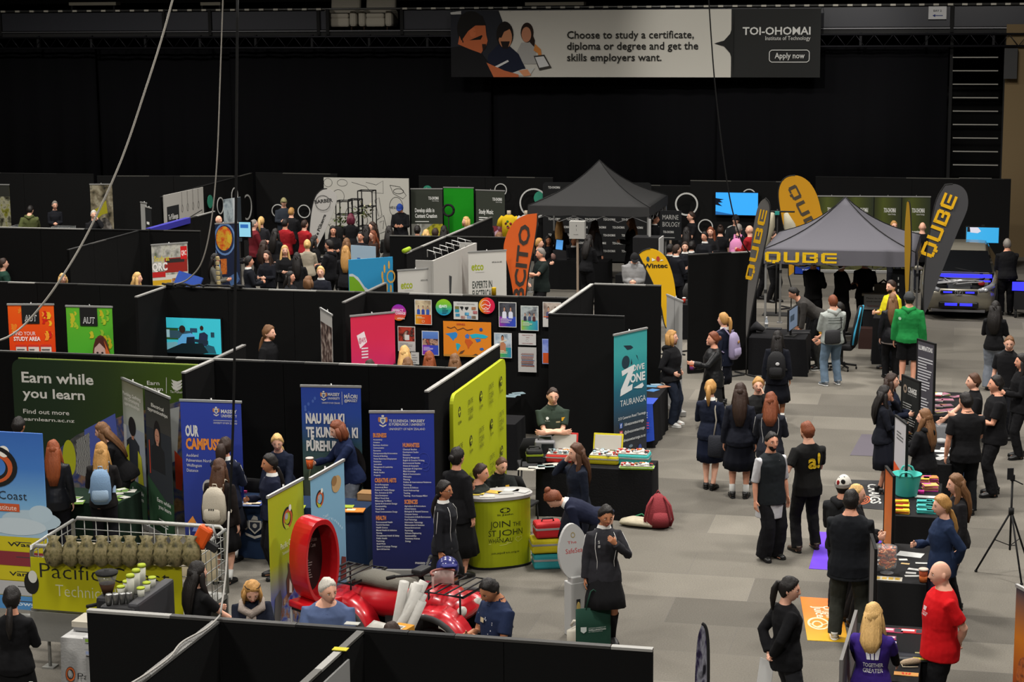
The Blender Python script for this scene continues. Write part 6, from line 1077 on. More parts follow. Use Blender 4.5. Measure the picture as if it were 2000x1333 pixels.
def tent(cx,cy,half,ze,zv,za,label,col,rz=0,valance=None,dip=.16):
    t=thing('canopy_tent',label,'tent',(cx,cy,0),rz); cm=M(col,.85,spec=.15,bump=.08,bs=8); h=half
    mb=MB(); n=10; prof=lambda u: ze+(za-ze)*(.55*(1-u)+.45*(1-u)**2.6)
    for k in range(4):
        R=Matrix.Rotation(k*math.pi/2,3,'Z'); vs=[]
        for i in range(n+1):
            u=i/n
            for j in range(n+1):
                v=-1+2*j/n; sag=-dip*(1-v*v)*u*(1-u)*1.6
                vs.append(R@V((v*h*u,-h*u,prof(u)+sag+.0)))
        mb.add(vs,[(i*(n+1)+j,(i+1)*(n+1)+j,(i+1)*(n+1)+j+1,i*(n+1)+j+1) for i in range(n) for j in range(n+1-1)],cm,True)
    mb.build('canopy',t).modifiers.new('thick','SOLIDIFY').thickness=.012
    mb=MB()
    for k in range(4):
        R=Matrix.Rotation(k*math.pi/2,3,'Z'); m_=12; vs=[]
        for j in range(m_+1):
            x=-h+2*h*j/m_; wv=.015*math.sin(j*2.1+k); vs+=[R@V((x,-h-.01,ze+.0)),R@V((x,-h-.02+wv,zv+.012*math.sin(j*1.7)))]
        mb.add(vs,[(2*j,2*j+1,2*j+3,2*j+2) for j in range(m_)],cm,True)
    if valance: valance(mb,h,ze,zv)
    o=mb.build('valance',t)
    for x in (-1,1):
        for y in (-1,1):
            mb=MB(); mb.box((x*(h-.04),y*(h-.04),ze/2),(.045,.045,ze),M('#8c8c8a',.4,.5)); mb.box((x*(h-.04),y*(h-.04),.01),(.12,.12,.02),'#777'); mb.box((x*(h-.04),y*(h-.04),1.2),(.06,.06,.07),'#222'); mb.build('leg',t)
    for k in range(4):
        R=Matrix.Rotation(k*math.pi/2,3,'Z'); mb=MB()
        for i in range(4):
            a=-h+.05+(2*h-.1)*i/4; b=a+(2*h-.1)/4; mb.tube([R@V((a,-h+.05,ze-.12)),R@V((b,-h+.05,ze-.4))],.012,'#7a7a7a',n=5); mb.tube([R@V((a,-h+.05,ze-.4)),R@V((b,-h+.05,ze-.12))],.012,'#7a7a7a',n=5)
        mb.build('scissor_truss',t)
    for k in range(4):
        mb=MB(); R=Matrix.Rotation(k*math.pi/2+math.pi/4,3,'Z'); mb.tube([R@V((h*1.414*u,0,prof(u)+.008)) for u in [i/8 for i in range(9)]],.01,'#161616',n=5); mb.build('seam',t)
    return t
tent(-9.95,48.9,1.56,2.24,2.0,3.28,'black pop up gazebo at the back with peaked roof','#2f2f2f',.02)
def qv(mb,h,ze,zv):
    for k,poly in enumerate(QB): mb.add([V((-h+.03+x*1.55,-h-.045-.0012*k,zv+.045+y*(ze-zv-.09))) for x,y in poly],[tuple(range(len(poly)))],M('#cfa810',.6))
    for k,poly in enumerate(QB): mb.add([V((h+.045+.0012*k,-h+.5+x*1.55,zv+.045+y*(ze-zv-.09))) for x,y in poly],[tuple(range(len(poly)))],M('#cfa810',.6))
tent(-3.14,42.35,1.58,2.11,1.8,3.09,'grey pop up gazebo with big yellow letters on valance','#55545a',.005,qv)
def ring(px,py,rx,ry,y,label,col='#b4b4b0',name='wall_ring',solid=False,k=.86,side=False):
    p=GY(px,py,y) if not side else None
    if side:   # on the wall that runs away from the stand: x known
        d=_f*F+_r*(px-1000)-_u*(py-666.5); p=CP+d*(side/d.x)
        R_=ry*p.y/F; X,D=V((0,1,0)),V((1,0,0))
    else: R_=ry*y/F; X,D=V((1,0,0)),V((0,-1,0))
    mb=MB(); n=36
    if solid: mb.prism([(R_*math.cos(i*6.2832/n),R_*math.sin(i*6.2832/n)) for i in range(n)],.012,col,X=X,D=D)
    else:
        vs=[]
        for i in range(n):
            c,s=math.cos(i*6.2832/n),math.sin(i*6.2832/n)
            for r_,e in ((R_,0),(R_*k,0),(R_*k,.015),(R_,.015)): vs.append(X*(r_*c)+V((0,0,r_*s))+D*e)
        mb.add(vs,[tuple(((4*i+j) if a==0 else 4*((i+1)%n)+j) for a,j in ((0,j0),(0,(j0+1)%4),(1,(j0+1)%4),(1,j0))) for i in range(n) for j0 in range(4)],col)
    o=mb.build(name); o.location=p; return tag(o,label,'ring')
ring(430,402,7,18,0,'white ring on the black side wall beside the green dot',side=-21.2)
ring(458,383,8,18,0,'white ring partly hidden behind the standing scan picture',side=-21.26); ring(482,405,11,27,0,'largest white ring on the black side wall',side=-21.34)
ring(410,394,5,14,0,'green dot on the black side wall',col='#2a7a62',solid=True,side=-21.1)
ring(543,412,12,14,53.3,'white ring left of the capped man'); ring(594,413,12,14,53.3,'white ring right of the capped man')
ring(978,371,13,13,53.05,'white ring above the pink stage photo banner'); ring(1043,397,30,30,53.05,'large white ring arc behind black tent roof, left',k=.9)
ring(1341,399,23,23,52.85,'large white ring right of the marine biology sign'); ring(1378,443,14,15,52.85,'white ring behind the crowd left of blue screen'); ring(1431,455,15,15,52.85,'white ring low below the blue screen'); ring(1463,383,14,14,52.87,'white ring mostly behind the blue screen')
ring(835,372,10,10,53.05,'green disc behind the content creation banner',col='#2a7a62',solid=True); ring(1056,387,11,14,53.05,'green disc beside the black tent roof',col='#2a7a62',solid=True)
# ---------------------------------------------------------------- tables
def cloth_table(x0,x1,y0,y1,h,label,col='#101012',front=None,drop=0.0,name='clothed_table'):
    cx,cy,w_,d_=(x0+x1)/2,(y0+y1)/2,x1-x0,y1-y0; t=thing(name,label,'table',(cx,cy,0)); cm=M(col,.92,bump=.15,bs=40,spec=.12)
    mb=MB(); mb.box((0,0,h-.012),(w_,d_,.024),cm); mb.build('cloth_top',t,bevel=.01)
    vs=[]; per=[(-w_/2,-d_/2),(w_/2,-d_/2),(w_/2,d_/2),(-w_/2,d_/2)]; q=random.Random(int(abs(x0*100))); k=0
    for a,b in zip(per,per[1:]+per[:1]):
        L=math.hypot(b[0]-a[0],b[1]-a[1]); n=max(4,int(L*9)); nx,ny=(b[1]-a[1])/L,-(b[0]-a[0])/L
        for i in range(n):
            u=i/n; f=.012+.018*math.sin(k*1.9)+.01*math.sin(k*.7); f=max(0.0,f)+.012+(.03 if i==0 else 0); x,y=a[0]+(b[0]-a[0])*u,a[1]+(b[1]-a[1])*u; vs+=[(x+nx*.002,y+ny*.002,h-.004),(x+nx*f,y+ny*f,drop+.006)]; k+=1
    N=len(vs)//2; mb=MB(); mb.add(vs,[(2*i,2*i+1,(2*i+3)%(2*N),(2*i+2)%(2*N)) for i in range(N)],cm,True)
    if front: printed(mb,w_,h,front,lambda x,z,e:V((x-w_/2,-d_/2-.02-.085*(1-z/h)-e,z)))
    mb.build('cloth_skirt',t); return t
crest=lambda u,v,k,a:[('p',[(u-k,v),(u+k,v),(u+k,v+k*a*1.2),(u,v+k*a*2.1),(u-k,v+k*a*1.2)],'#9c9a92'),('p',[(u-k*.8,v+k*a*.25),(u+k*.8,v+k*a*.25),(u+k*.8,v+k*a*1.1),(u,v+k*a*1.8),(u-k*.8,v+k*a*1.1)],'#1c222e'),('e',u,v+k*a*.8,k*.35,k*a*.35,'#9c9a92'),('e',u-k*1.4,v+k*a*.7,k*.35,k*a*.8,'#8a8880'),('e',u+k*1.4,v+k*a*.7,k*.35,k*a*.8,'#8a8880'),('p',[(u-k*.6,v-k*a*.1),(u-k*.2,v-k*a*.8),(u+k*.4,v-k*a*.6),(u+k*.5,v-k*a*.1)],'#9c9a92'),('p',[(u-k*1.5,v+k*a*1.9),(u,v+k*a*2.4),(u+k*1.5,v+k*a*1.9),(u+k*1.4,v+k*a*2.3),(u,v+k*a*2.8),(u-k*1.4,v+k*a*2.3)],'#9c9a92')]
cloth_table(-9.95,-7.95,23.4,24.0,.75,'navy clothed university table with pale crest on front','#1b2a42',crest(.24,.28,.045,2.6)+[T(.73,.42,.12,'MASSEY',.3,'c',.02,'#b0b0ac'),T(.73,.58,.1,'UNIVERSITY',.3,'c',.01,'#b0b0ac'),('r',.58,.63,.88,.637,'#b0b0ac'),T(.73,.79,.1,'OF NEW ZEALAND',.3,'c',0,'#b0b0ac')])
cloth_table(-12.5,-11.3,23.0,23.75,.75,'dark green clothed table in front of the trade banners','#14241a')
cloth_table(-6.3,-4.62,26.35,27.0,.75,'black clothed first aid table below the paramedic','#121214')
cloth_table(-6.0,-5.38,30.9,32.4,.75,'black clothed table beside the diving banner','#141416')
cloth_table(-4.62,-3.5,37.55,38.7,.75,'black clothed gaming table before the square black block','#131315')
cloth_table(-1.0,-.28,30.95,32.9,.75,'black brochure table farthest along the right stall row','#141416')
cloth_table(-1.02,-.45,27.6,29.3,.75,'black table with glass jar between brochure and tub tables','#161617')
cloth_table(-1.17,-.55,24.65,26.5,.75,'black table holding the turquoise tub','#19191a')
cloth_table(-1.2,-.6,21.7,23.35,.75,'black table holding the glass jar of orange sweets','#1c1c1d')
cloth_table(-1.3,-.55,18.4,20.15,.75,'black bank table nearest the stand','#1a1a1b')
cloth_table(-11.2,-9.55,48.0,48.6,.75,'black table under the black gazebo','#101011')
cloth_table(-8.9,-7.6,45.7,46.3,.75,'black table beside the marine biology box','#111112')
cloth_table(-13.8,-11.9,43.6,44.2,.75,'black table behind the low wall near flowers','#131313')
# plain leg table with white top, far left
p0=G(15,468,.75); p1=G(157,465,.75); c=(p0+p1)/2; w_=(p1-p0).length
t=thing('trestle_table','white topped long table with thin legs at far left','table',(c.x,c.y+.3,0),.02)
mb=MB(); mb.box((0,0,.73),(w_,.75,.05),M('#b0aca0',.8)); mb.box((0,-.38,.69),(w_,.02,.14),M('#a8a498',.8)); mb.build('tabletop',t,bevel=.02)
for x in (-1,0,1):
    for y in (-1,1): mb=MB(); mb.cyl((x*w_*.42,y*.3,0),(x*w_*.42,y*.3,.71),.02,'#222'); mb.build('leg',t)
for px,lb in ((48,'clear plastic tank on white table left of olive jacket'),(133,'clear plastic tank with pale creature on white table')):
    p=G(px,462,.76); t=thing('display_tank',lb,'tank',(p.x,c.y+.3,.758)); g_=GLASS('#9aa0a0',.16)
    mb=MB(); mb.box((0,-.2,.16),(.56,.008,.32),g_); mb.box((0,.2,.16),(.56,.008,.32),g_); mb.box((-.28,0,.16),(.008,.4,.32),g_); mb.box((.28,0,.16),(.008,.4,.32),g_); mb.build('clear_wall',t)
    mb=MB()
    for x,y in ((-.28,-.2),(.28,-.2),(.28,.2),(-.28,.2)): mb.cyl((x,y,0),(x,y,.33),.006,'#777',n=6)
    mb.tube([(-.28,-.2,.325),(.28,-.2,.325),(.28,.2,.325),(-.28,.2,.325),(-.28,-.2,.325)],.006,'#777',n=6); mb.box((0,0,.006),(.54,.38,.012),'#3a3a34'); mb.build('frame',t)
    mb=MB(); mb.ell((0,0,.09),(.1,.06,.07),'#8a8a84'); mb.ell((.08,0,.17),(.05,.045,.05),'#b0b0aa'); mb.build('model_animal',t)
# ---------------------------------------------------------------- things lying on tables: leaflets, booklets, cups
def flat(name,px,py,w_,d_,h,label,col,z=.752,rz=0,group=None,shapes=None,cat='leaflet'):
    p=G(px,py,z); mb=MB(); mb.box((0,0,h/2),(w_,d_,h),col)
    if shapes: printed(mb,w_,d_,shapes,lambda x,y,e:V((x-w_/2,y-d_/2,h+e)))
    return tag(mb.build(name,loc=(p.x,p.y,z),rz=rz),label,cat,group)
def stack(px,py,n,w_,d_,cols,label,z=.752,rz=0,group='leaflet stacks',th=.012,name='leaflet_stack'):
    p=G(px,py,z); q=random.Random(int(px*7+py))
    for i in range(n):
        mb=MB(); mb.box((0,0,th/2),(w_,d_,th-.001),cols[i%len(cols)]); printed(mb,w_,d_,[('r',.1,.1,.6,.4,cols[(i+1)%len(cols)])],lambda x,y,e:V((x-w_/2,y-d_/2,th+e)))
        tag(mb.build('booklet',loc=(p.x+q.uniform(-.008,.008),p.y+q.uniform(-.008,.008),z+i*th),rz=rz+q.uniform(-.12,.12)),label,'booklet',group)
def cup(px,py,z,label,col='#b84a1c',lid='#c8c4c0',h=.12,r=.042,at=None,cat='cup',band=None,group=None):
    p=G(px,py,z) if at is None else at; t=thing('paper_cup',label,cat,p,0,group)
    mb=MB(); mb.lathe([(r*.72,0),(r*.95,h*.9)],(0,0,0),col,16)
    if band: mb.lathe([(r*.78,h*.0+.002),(r*.86,h*.45)],(0,0,0),band,16)
    mb.build('cup_body',t); mb=MB(); mb.lathe([(r*1.04,h*.88),(r*1.06,h*.95),(r*.9,h),(0,h*.99)],(0,0,0),lid,16); mb.build('lid',t); return t
# university table
flat('leaflet',580,993,.2,.28,.004,'lime leaflet under the blue dog banner','#8f9a2a',rz=.2)
for px,py,c_,lb in ((668,992,'#8a9a2c','lime booklet beside the orange one on navy table'),(690,998,'#c8742a','large orange booklet at right end of navy table'),(505,985,'#3a4a8a','blue folder at left end of navy table'),(488,986,'#6a7aa0','pale blue brochure beside the blue folder')):
    flat('booklet',px,py,.3,.2,.012,lb,c_,rz=.15,shapes=[('r',.2,.25,.6,.7,'#c8b49a')],cat='booklet')
flat('pink_tape',476,963,.09,.05,.03,'small pink roll on the navy table','#b03a6a',cat='roll')
p=G(717,978,.76); mb=MB(); mb.box((0,0,.05),(.28,.22,.1),M('#8a6a44',.85)); mb.box((0,-.112,.05),(.26,.004,.07),'#a8845a'); tag(mb.build('cardboard_box',loc=(p.x,24.0,.752)),'small cardboard box at right end of navy table','box')
# green table
for i,(px,py) in enumerate(((145,975),(153,982),(228,963),(240,958),(236,972),(224,976),(250,960))):
    flat('leaflet',px,py,.16,.22,.005,'white and green leaflet on the dark green table',['#a8a8a0','#6a8a3a'][i%2],rz=.3*i,group='leaflets on the dark green table',shapes=[('r',.1,.1,.9,.5,['#5a7a3a','#c8c8c0'][i%2])])
# right stalls
stack(1827,773,3,.21,.2,['#b8a83a','#a83a5a','#c8c0b0'],'small leaflet stack at far end of the brochure table',group='leaflets at the far end of the brochure table')
for i,(px,py,c_) in enumerate(((1830,784,'#b0a8a0'),(1850,783,'#8a3a5a'),(1828,795,'#b8b4b0'),(1848,794,'#a8744a'),(1815,800,'#8a2a6a'),(1835,805,'#b8a04a'),(1858,803,'#a04a5a'),(1868,777,'#2a2a2a'),(1842,772,'#9aa03a'))):
    stack(px,py,3,.2,.14,[c_,'#c8c4bc','#8a5a6a'],'glossy booklet in the fanned rows on the brochure table',rz=.1*i,group='booklets on the brochure table',th=.008)
t=thing('leaflet_holder','white slanted leaflet board standing on the brochure table','holder',tuple(G(1811,792,.752)),-1.35); sheet(.62,.32,'#8d8b90',bars(.1,.15,.8,.1,7,'#777'),.01,0,0,'back_plate',t)
stack(1768,895-48,3,.3,.2,['#7a4a6a','#b8a84a','#a86a5a'],'bright booklet under the black boards',group='booklets under the black boards')
p=G(1838,868,.752); t=thing('glass_jar','clear wide glass jar on the middle black table','jar',p); mb=MB(); mb.lathe([(.1,0),(.13,.06),(.13,.28),(.12,.3)],(0,0,0),GLASS('#b8bcc0',.2),20); mb.build('glass',t); mb=MB(); mb.ell((0,0,.05),(.09,.09,.04),'#a8a8a8'); mb.build('contents',t)
for i,(px,py) in enumerate(((1838,882),(1845,890),(1836,896),(1846,878))): flat('leaflet',px,py,.2,.14,.004,'white card on the middle black table','#a8a8a6',rz=.5*i,group='white cards beside the glass jar')
# turquoise tub
p=G(1770,968,.755); t=thing('flexible_tub','turquoise flexible tub with two loop handles','tub',p); c_=M('#3fa79c',.5)
mb=MB(); mb.lathe([(.14,0),(.145,.02),(.19,.26),(.2,.3),(.205,.305),(.185,.3),(.14,.03),(0,.025)],(0,0,0),c_,28); mb.build('bowl',t)
for e in (-1,1): mb=MB(); mb.tube([(-.09,e*.185,.29),(-.06,e*.2,.35),(0,e*.205,.37),(.06,e*.2,.35),(.09,e*.185,.29)],.014,c_); mb.build('handle',t)
for i,(px,py,cs,lb,gr) in enumerate(((1800,945,['#b03a8a','#c8a03a'],'pink booklet stacked behind the turquoise tub','pink booklets behind the turquoise tub'),(1818,943,['#b03a8a','#a8743a'],'pink booklet stacked behind the turquoise tub','pink booklets behind the turquoise tub'),(1817,958,['#c03a9a','#c89a5a'],'pink booklet in front pile beside the turquoise tub','front pink booklets'))):
    stack(px,py,6,.2,.16,cs,lb,rz=.1*i,group=gr,th=.014)
flat('booklet',1796,963,.12,.1,.03,'single magenta packet right beside the turquoise tub','#c02a8a',cat='packet')
flat('paper',1806,971,.3,.12,.003,'white sheet between pink and teal booklets','#b4b4b0')
for px,cs,lb,gr in ((1760,['#c8a81c','#c02a2a','#c8942a'],'yellow and red booklet in the pile below the tub','yellow and red booklets below the tub'),(1806,['#3a9a98','#2a8a80','#5ab0a8'],'teal booklet in the pile at the table front','teal booklets at the table front'),(1824,['#3aa09a','#2a8a84','#4ab0a0'],'teal booklet in the second pile beside denim woman','teal booklets beside denim woman')):
    for k in range(3): stack(px,985+k*9,4,.2,.1,cs,lb,rz=.05,group=gr,th=.013)
# sweet jar table
p=G(1732,1120,.755); t=thing('sweet_jar','footed glass jar filled with orange wrapped sweets','jar',p)
mb=MB(); mb.lathe([(.075,0),(.08,.01),(.03,.03),(.035,.05),(.1,.07),(.112,.1),(.112,.32),(.108,.325)],(0,0,0),GLASS('#d8dce0',.22),24); mb.build('glass',t)
q=random.Random(4); mb=MB()
for i in range(150):
    a=q.uniform(0,6.28); r_=.092*math.sqrt(q.random()); z=q.uniform(.09,.31); v=V((q.uniform(-1,1),q.uniform(-1,1),q.uniform(-.4,.4))).normalized()*.03; c0=V((r_*math.cos(a),r_*math.sin(a),z)); mb.loft([c0-v,c0,c0+v],[.006,.014,.006],q.choice(['#c8642a','#d87a3a','#b8502a','#e0a070']),n=5)
tag(mb.build('sweets',t),None,None,None,'stuff')
cup(1803,1137,.755,'orange paper cup with pale lid at the sweet jar table','#8a3a1c','#b8a89a',.16,.055,band='#b05a2a')
for i,(px,py,w_,d_,c_,lb,gr) in enumerate(((1778,1084,.3,.2,'#aeb0ae','white sheet at the back of the sweet jar table',None),(1733,1131,.34,.16,'#a8a498','cream sheet with yellow marks in front of jar',None),(1764,1094,.1,.07,'#b4b4b0','small white card on the sweet jar table','cards on the sweet jar table'),(1768,1102,.1,.05,'#b49a6a','small white card on the sweet jar table','cards on the sweet jar table'),(1803,1101,.18,.05,'#b0b0ac','small white card on the sweet jar table','cards on the sweet jar table'),(1785,1113,.14,.07,'#b8b8b4','small white card on the sweet jar table','cards on the sweet jar table'),(1779,1120,.12,.07,'#b4b4b0','small white card on the sweet jar table','cards on the sweet jar table'),(1784,1126,.2,.06,'#aeaeaa','small white card on the sweet jar table','cards on the sweet jar table'),(1715,1095,.06,.06,'#b0b0ac','small white card on the sweet jar table','cards on the sweet jar table'),(1715,1103,.06,.06,'#b0b0ac','small white card on the sweet jar table','cards on the sweet jar table'))):
    flat('paper' if i<2 else 'card',px,py,w_,d_,.003,lb,c_,rz=.1*((i*7)%5-2),group=gr,shapes=[('r',.1+.22*k,.25+.3*j,.26+.22*k,.45+.3*j,'#b8942a') for k in range(4) for j in range(2)] if i==1 else None,cat='paper' if i<2 else 'card')
# bank table
for i,(px,py,w_,d_,c_) in enumerate(((1745,1233,.2,.14,'#a83a5a'),(1786,1235,.34,.14,'#a81c24'),(1748,1248,.16,.12,'#8a2a5a'),(1784,1246,.12,.1,'#b0b0ae'),(1760,1259,.2,.12,'#5a6aa8'),(1778,1260,.12,.12,'#a8a8a4'),(1797,1261,.16,.12,'#8aa0b8'))):
    flat('booklet',px,py,w_,d_,.008,'glossy red and blue booklet laid out on the bank table',c_,group='booklets on the bank table',shapes=[('r',.1,.2,.5,.6,'#c8b8bc'),('r',.55,.1,.9,.9,'#2a2a32')],cat='booklet')
p=G(1783,1285,.752); t=thing('laptop','grey laptop lying open flat on the bank table','laptop',p,.03); mb=MB(); mb.box((0,0,.01),(.34,.24,.02),M('#3a3c3e',.5)); mb.build('keyboard_base',t); mb=MB(); mb.box((0,.02,.022),(.3,.13,.004),'#22242a'); mb.build('keys',t); mb=MB(); mb.box((0,.125,.1),(.34,.012,.2),M('#2a2c2e',.5),Matrix.Rotation(-.3,3,'X')); mb.build('screen_lid',t)
flat('sticky_note',1797,1288,.14,.05,.006,'yellow sticky pad on the laptop corner','#b8a83a',z=.776,cat='note'); flat('sticky_note',1793,1276,.06,.04,.004,'small pale sticky note on laptop','#b0ac7a',z=.776,cat='note')
p=G(1778,1300,.752); t=thing('pencil_case','cream canvas pencil case with cord on the bank table','pencil case',p,.5); mb=MB(); mb.loft([(-.11,0,.03),(-.07,0,.035),(.03,0,.04),(.08,0,.035),(.11,0,.025)],[.015,.03,.036,.03,.015],M('#a8957c',.9,bump=.3),side=(0,1,0),n=14); mb.build('case_body',t); mb=MB(); mb.tube([(-.1,0,.03),(-.11,-.05,.01),(-.04,-.07,.008),(.04,-.09,.008)],.006,'#b0a48c'); mb.build('cord',t)
flat('card',1770,1318,.24,.1,.006,'orange card with red letter mark on the bank table','#c08a4a',shapes=[('p',[(.3,.2),(.4,.2),(.43,.75),(.34,.75)],'#c03a1c'),('p',[(.46,.2),(.55,.2),(.54,.75),(.47,.75)],'#c03a1c'),('p',[(.6,.2),(.7,.2),(.66,.75),(.57,.75)],'#c03a1c')],cat='card')
# sign boards of the right stalls
def sign_board(tl,br_px,h,z0,label,bg,shapes,edge='#0c0c0c',name='sign_board'):
    a=G(tl[0],tl[1],h); b=G(br_px[0],br_px[1],h); return board(tl,br_px,h,z0,label,bg,shapes,name,.02,True,0,'sign',edge)
sign_board((1792,663),(1826,673),1.9,.35,'tall dark grey text board beside the brochure table','#3f3d44',[T(.08,.1,.05,'ILLUMINATIONS',.8,'l',.02,'#d0d0d0')]+bars(.08,.18,.85,.03,12,'#b8b8bc',2)+bars(.08,.6,.85,.03,11,'#b8b8bc',3))
sign_board((1762,733),(1796,747),1.62,.5,'black investment sign board with round logo','#1a1c1b',[('o',.2,.17,.1,.06,.5,'#8a7a6a'),T(.36,.2,.075,'CRAIGS',.5,'l',.03,'#d0d0cc'),T(.36,.235,.02,'INVESTMENT PARTNERS',.5,'l',0,'#b0b0ac')]+bars(.1,.36,.75,.035,9,'#b0b0ac',4)+bars(.1,.74,.75,.035,5,'#b0b0ac',5))
sign_board((1748,812),(1771,830),1.7,.2,'white board with orange band between the stall tables','#a8a6a8',bars(.2,.12,.6,.03,3,'#555')+[('p',[(0,.42),(1,.5),(1,.72),(0,.64)],'#c04a1c')]+bars(.15,.52,.6,.03,5,'#e0c8b8')+bars(.2,.85,.5,.02,3,'#555'))
sign_board((1729,912),(1745,932),1.7,.25,'narrow orange board in black frame before the tub table',RAMP(['#b06a8a','#c87a3a','#c0642a','#b0582a']),[])
sign_board((1700,1045),(1709,1075),1.72,.3,'thin board seen edge on beside the sweet jar table','#5a5654',[])
sign_board((1645,1292),(1674,1195),1.25,.7,'pale grey slanting divider panel on the bank table','#8f8d8c',[],edge='#6a6866')
# ---------------------------------------------------------------- mats printed on the floor
def mat_(pts,label,col,shapes=None,name='floor_mat',th=.006):
    P=[G(a,b) for a,b in pts]; o=P[0]; X=(P[1]-P[0]); Y=(P[-1]-P[0]); n=len(P); mb=MB(); vs=[p-o for p in P]
    mb.add(vs+[v+V((0,0,th)) for v in vs],[tuple(range(n,2*n))]+[(i,(i+1)%n,n+(i+1)%n,n+i) for i in range(n)],col)
    if shapes: printed(mb,1,1,shapes,lambda x,z,e:X*x+Y*z+V((0,0,th+e)))
    return tag(mb.build(name,loc=o),label,'mat')
mat_([(1577,1252),(1657,1256),(1640,1172),(1563,1167)],'orange floor mat with white fruit drawing and lettering',RAMP(['#c8a01c','#c87a1c','#c8641c'],'grad','Y'),[('o',.35,.62,.28,.14,.8,'#d8c8a0'),('o',.32,.64,.14,.08,.7,'#d8c8a0'),('l',[(.1,.62),(.3,.7),(.6,.6),(.55,.72)],.02,'#d8c8a0')])
for tx,u0 in (('Juice',.42),('Origin',.72)):   # letters turned sideways on the mat
    pass
mat_([(1580,1112),(1632,1115),(1642,1042),(1600,1040)],'bright purple floor mat under the letter tee man','#5a34b8'); mat_([(1692,1062),(1722,1062),(1719,1040),(1696,1040)],'second purple floor mat beside orange board','#5a3ab0')
mat_([(1660,890),(1708,892),(1714,850),(1683,849)],'plain mauve grey floor mat','#4f4a52'); mat_([(1630,990),(1727,997),(1725,940),(1660,938)],'black floor mat with orange rings and white name','#232324',[('o',.5,.72,.14,.16,.8,'#a8502a'),('o',.5,.72,.09,.1,.75,'#a8502a'),('e',.5,.72,.04,.05,'#a8502a')])
def side_text(pts_from,pts_to,cap,txt,col,label,name='mat_lettering'):
    a,b=G(*pts_from),G(*pts_to); d=b-a; X=d.normalized(); Y=V((-X.y,X.x,0)); vs,fs=text2d(txt,cap,d.length,'l',.02); return [(a+X*u+Y*v+V((0,0,.0085))) for u,v in vs],fs
for nm,fr,to,cap,txt,col in (('floor_mat',(1588,1186),(1596,1208),.12,'Juice','#d8ccb0'),('floor_mat',(1606,1186),(1615,1208),.12,'Origin','#d8ccb0'),('floor_mat.004',(1694,947),(1701,985),.16,'CRAIGS','#b4b4b0')):
    ob=bpy.data.objects[nm]; vs,fs=side_text(fr,to,cap,txt,col,''); mb=MB(); mb.add([v-ob.location for v in vs],fs,col); mb.build('lettering',ob)
# ---------------------------------------------------------------- lime counter of the ambulance stand
t=thing('counter','curved lime green counter with grey top and black handwritten lettering','counter',(-6.22,23.88,0),math.radians(33))
LIME=M('#9aa410',.55); CR=lambda a,k=1:(.42*k*math.copysign(abs(math.cos(a))**.75,math.cos(a)),.26*k*math.copysign(abs(math.sin(a))**.75,math.sin(a)))
def cylw(z0,z1,k0,k1,m,n=40):
    mb=MB(); vs=[]
    for z,k in ((z0,k0),(z1,k1)): vs+=[V((*CR(i*6.2832/n,k),z)) for i in range(n)]
    mb.add(vs,[(i,(i+1)%n,n+(i+1)%n,n+i) for i in range(n)]+[tuple(range(n,2*n)),tuple(range(n))[::-1]],m); return mb
def cmap(x,z,e):
    a=-math.pi/2+x/.40; c=CR(a,1.0); L=math.hypot(*c); return V((c[0]*(1+e/L),c[1]*(1+e/L),z))
mb=cylw(.03,.93,1,1,LIME); dk='#23260c'
printed(mb,.9,.9,[('e',.5,.15,.042,.04,dk),('p',[(.49,.12),(.51,.12),(.51,.18),(.49,.18)],'#9aa410'),('p',[(.47,.14),(.53,.14),(.53,.16),(.47,.16)],'#9aa410'),T(.5,.225,.025,'St John',.15,'c',.02,dk),T(.33,.4,.1,'JOIN',.21,'l',0,dk),T(.57,.4,.065,'THE',.12,'l',0,dk),T(.3,.53,.095,'ST JOHN',.42,'l',0,dk),T(.3,.63,.07,'WHĀNAU',.27,'l',0,dk),T(.5,.8,.03,'join.stjohn.org.nz',.32,'c',.005,dk),('l',[(.3,.645),(.55,.64),(.5,.665),(.45,.67)],.007,'#c8cc6a'),('l',[(.6,.6),(.64,.64),(.71,.6),(.7,.555),(.655,.575),(.62,.56),(.6,.6)],.006,'#c8cc6a')],lambda x,z,e:cmap(x-.45,z+.03,e)); mb.build('lime_body',t)
cylw(.93,.97,1.07,1.07,M('#8d8b88',.5)).build('counter_top',t); cylw(0,.03,1.04,1.04,'#161616').build('plinth',t)
for i,(x,y,r_) in enumerate(((-.3,.03,.1),(-.2,-.12,.3),(-.05,.05,-.2),(.08,-.05,.4),(.2,.06,.1),(.3,-.04,-.3))):
    o=Matrix.Rotation(math.radians(33),3,'Z')@V((x,y,0)); mb=MB(); mb.box((0,0,.003),(.2,.14,.006),['#b09a3a','#a8a49a','#b8943a','#8a8a86','#a8a8a2','#9a9a98'][i]); tag(mb.build('leaflet',loc=(-6.22+o.x,23.88+o.y,.972),rz=r_),'leaflet spread on the lime counter top','leaflet','leaflets on the lime counter')
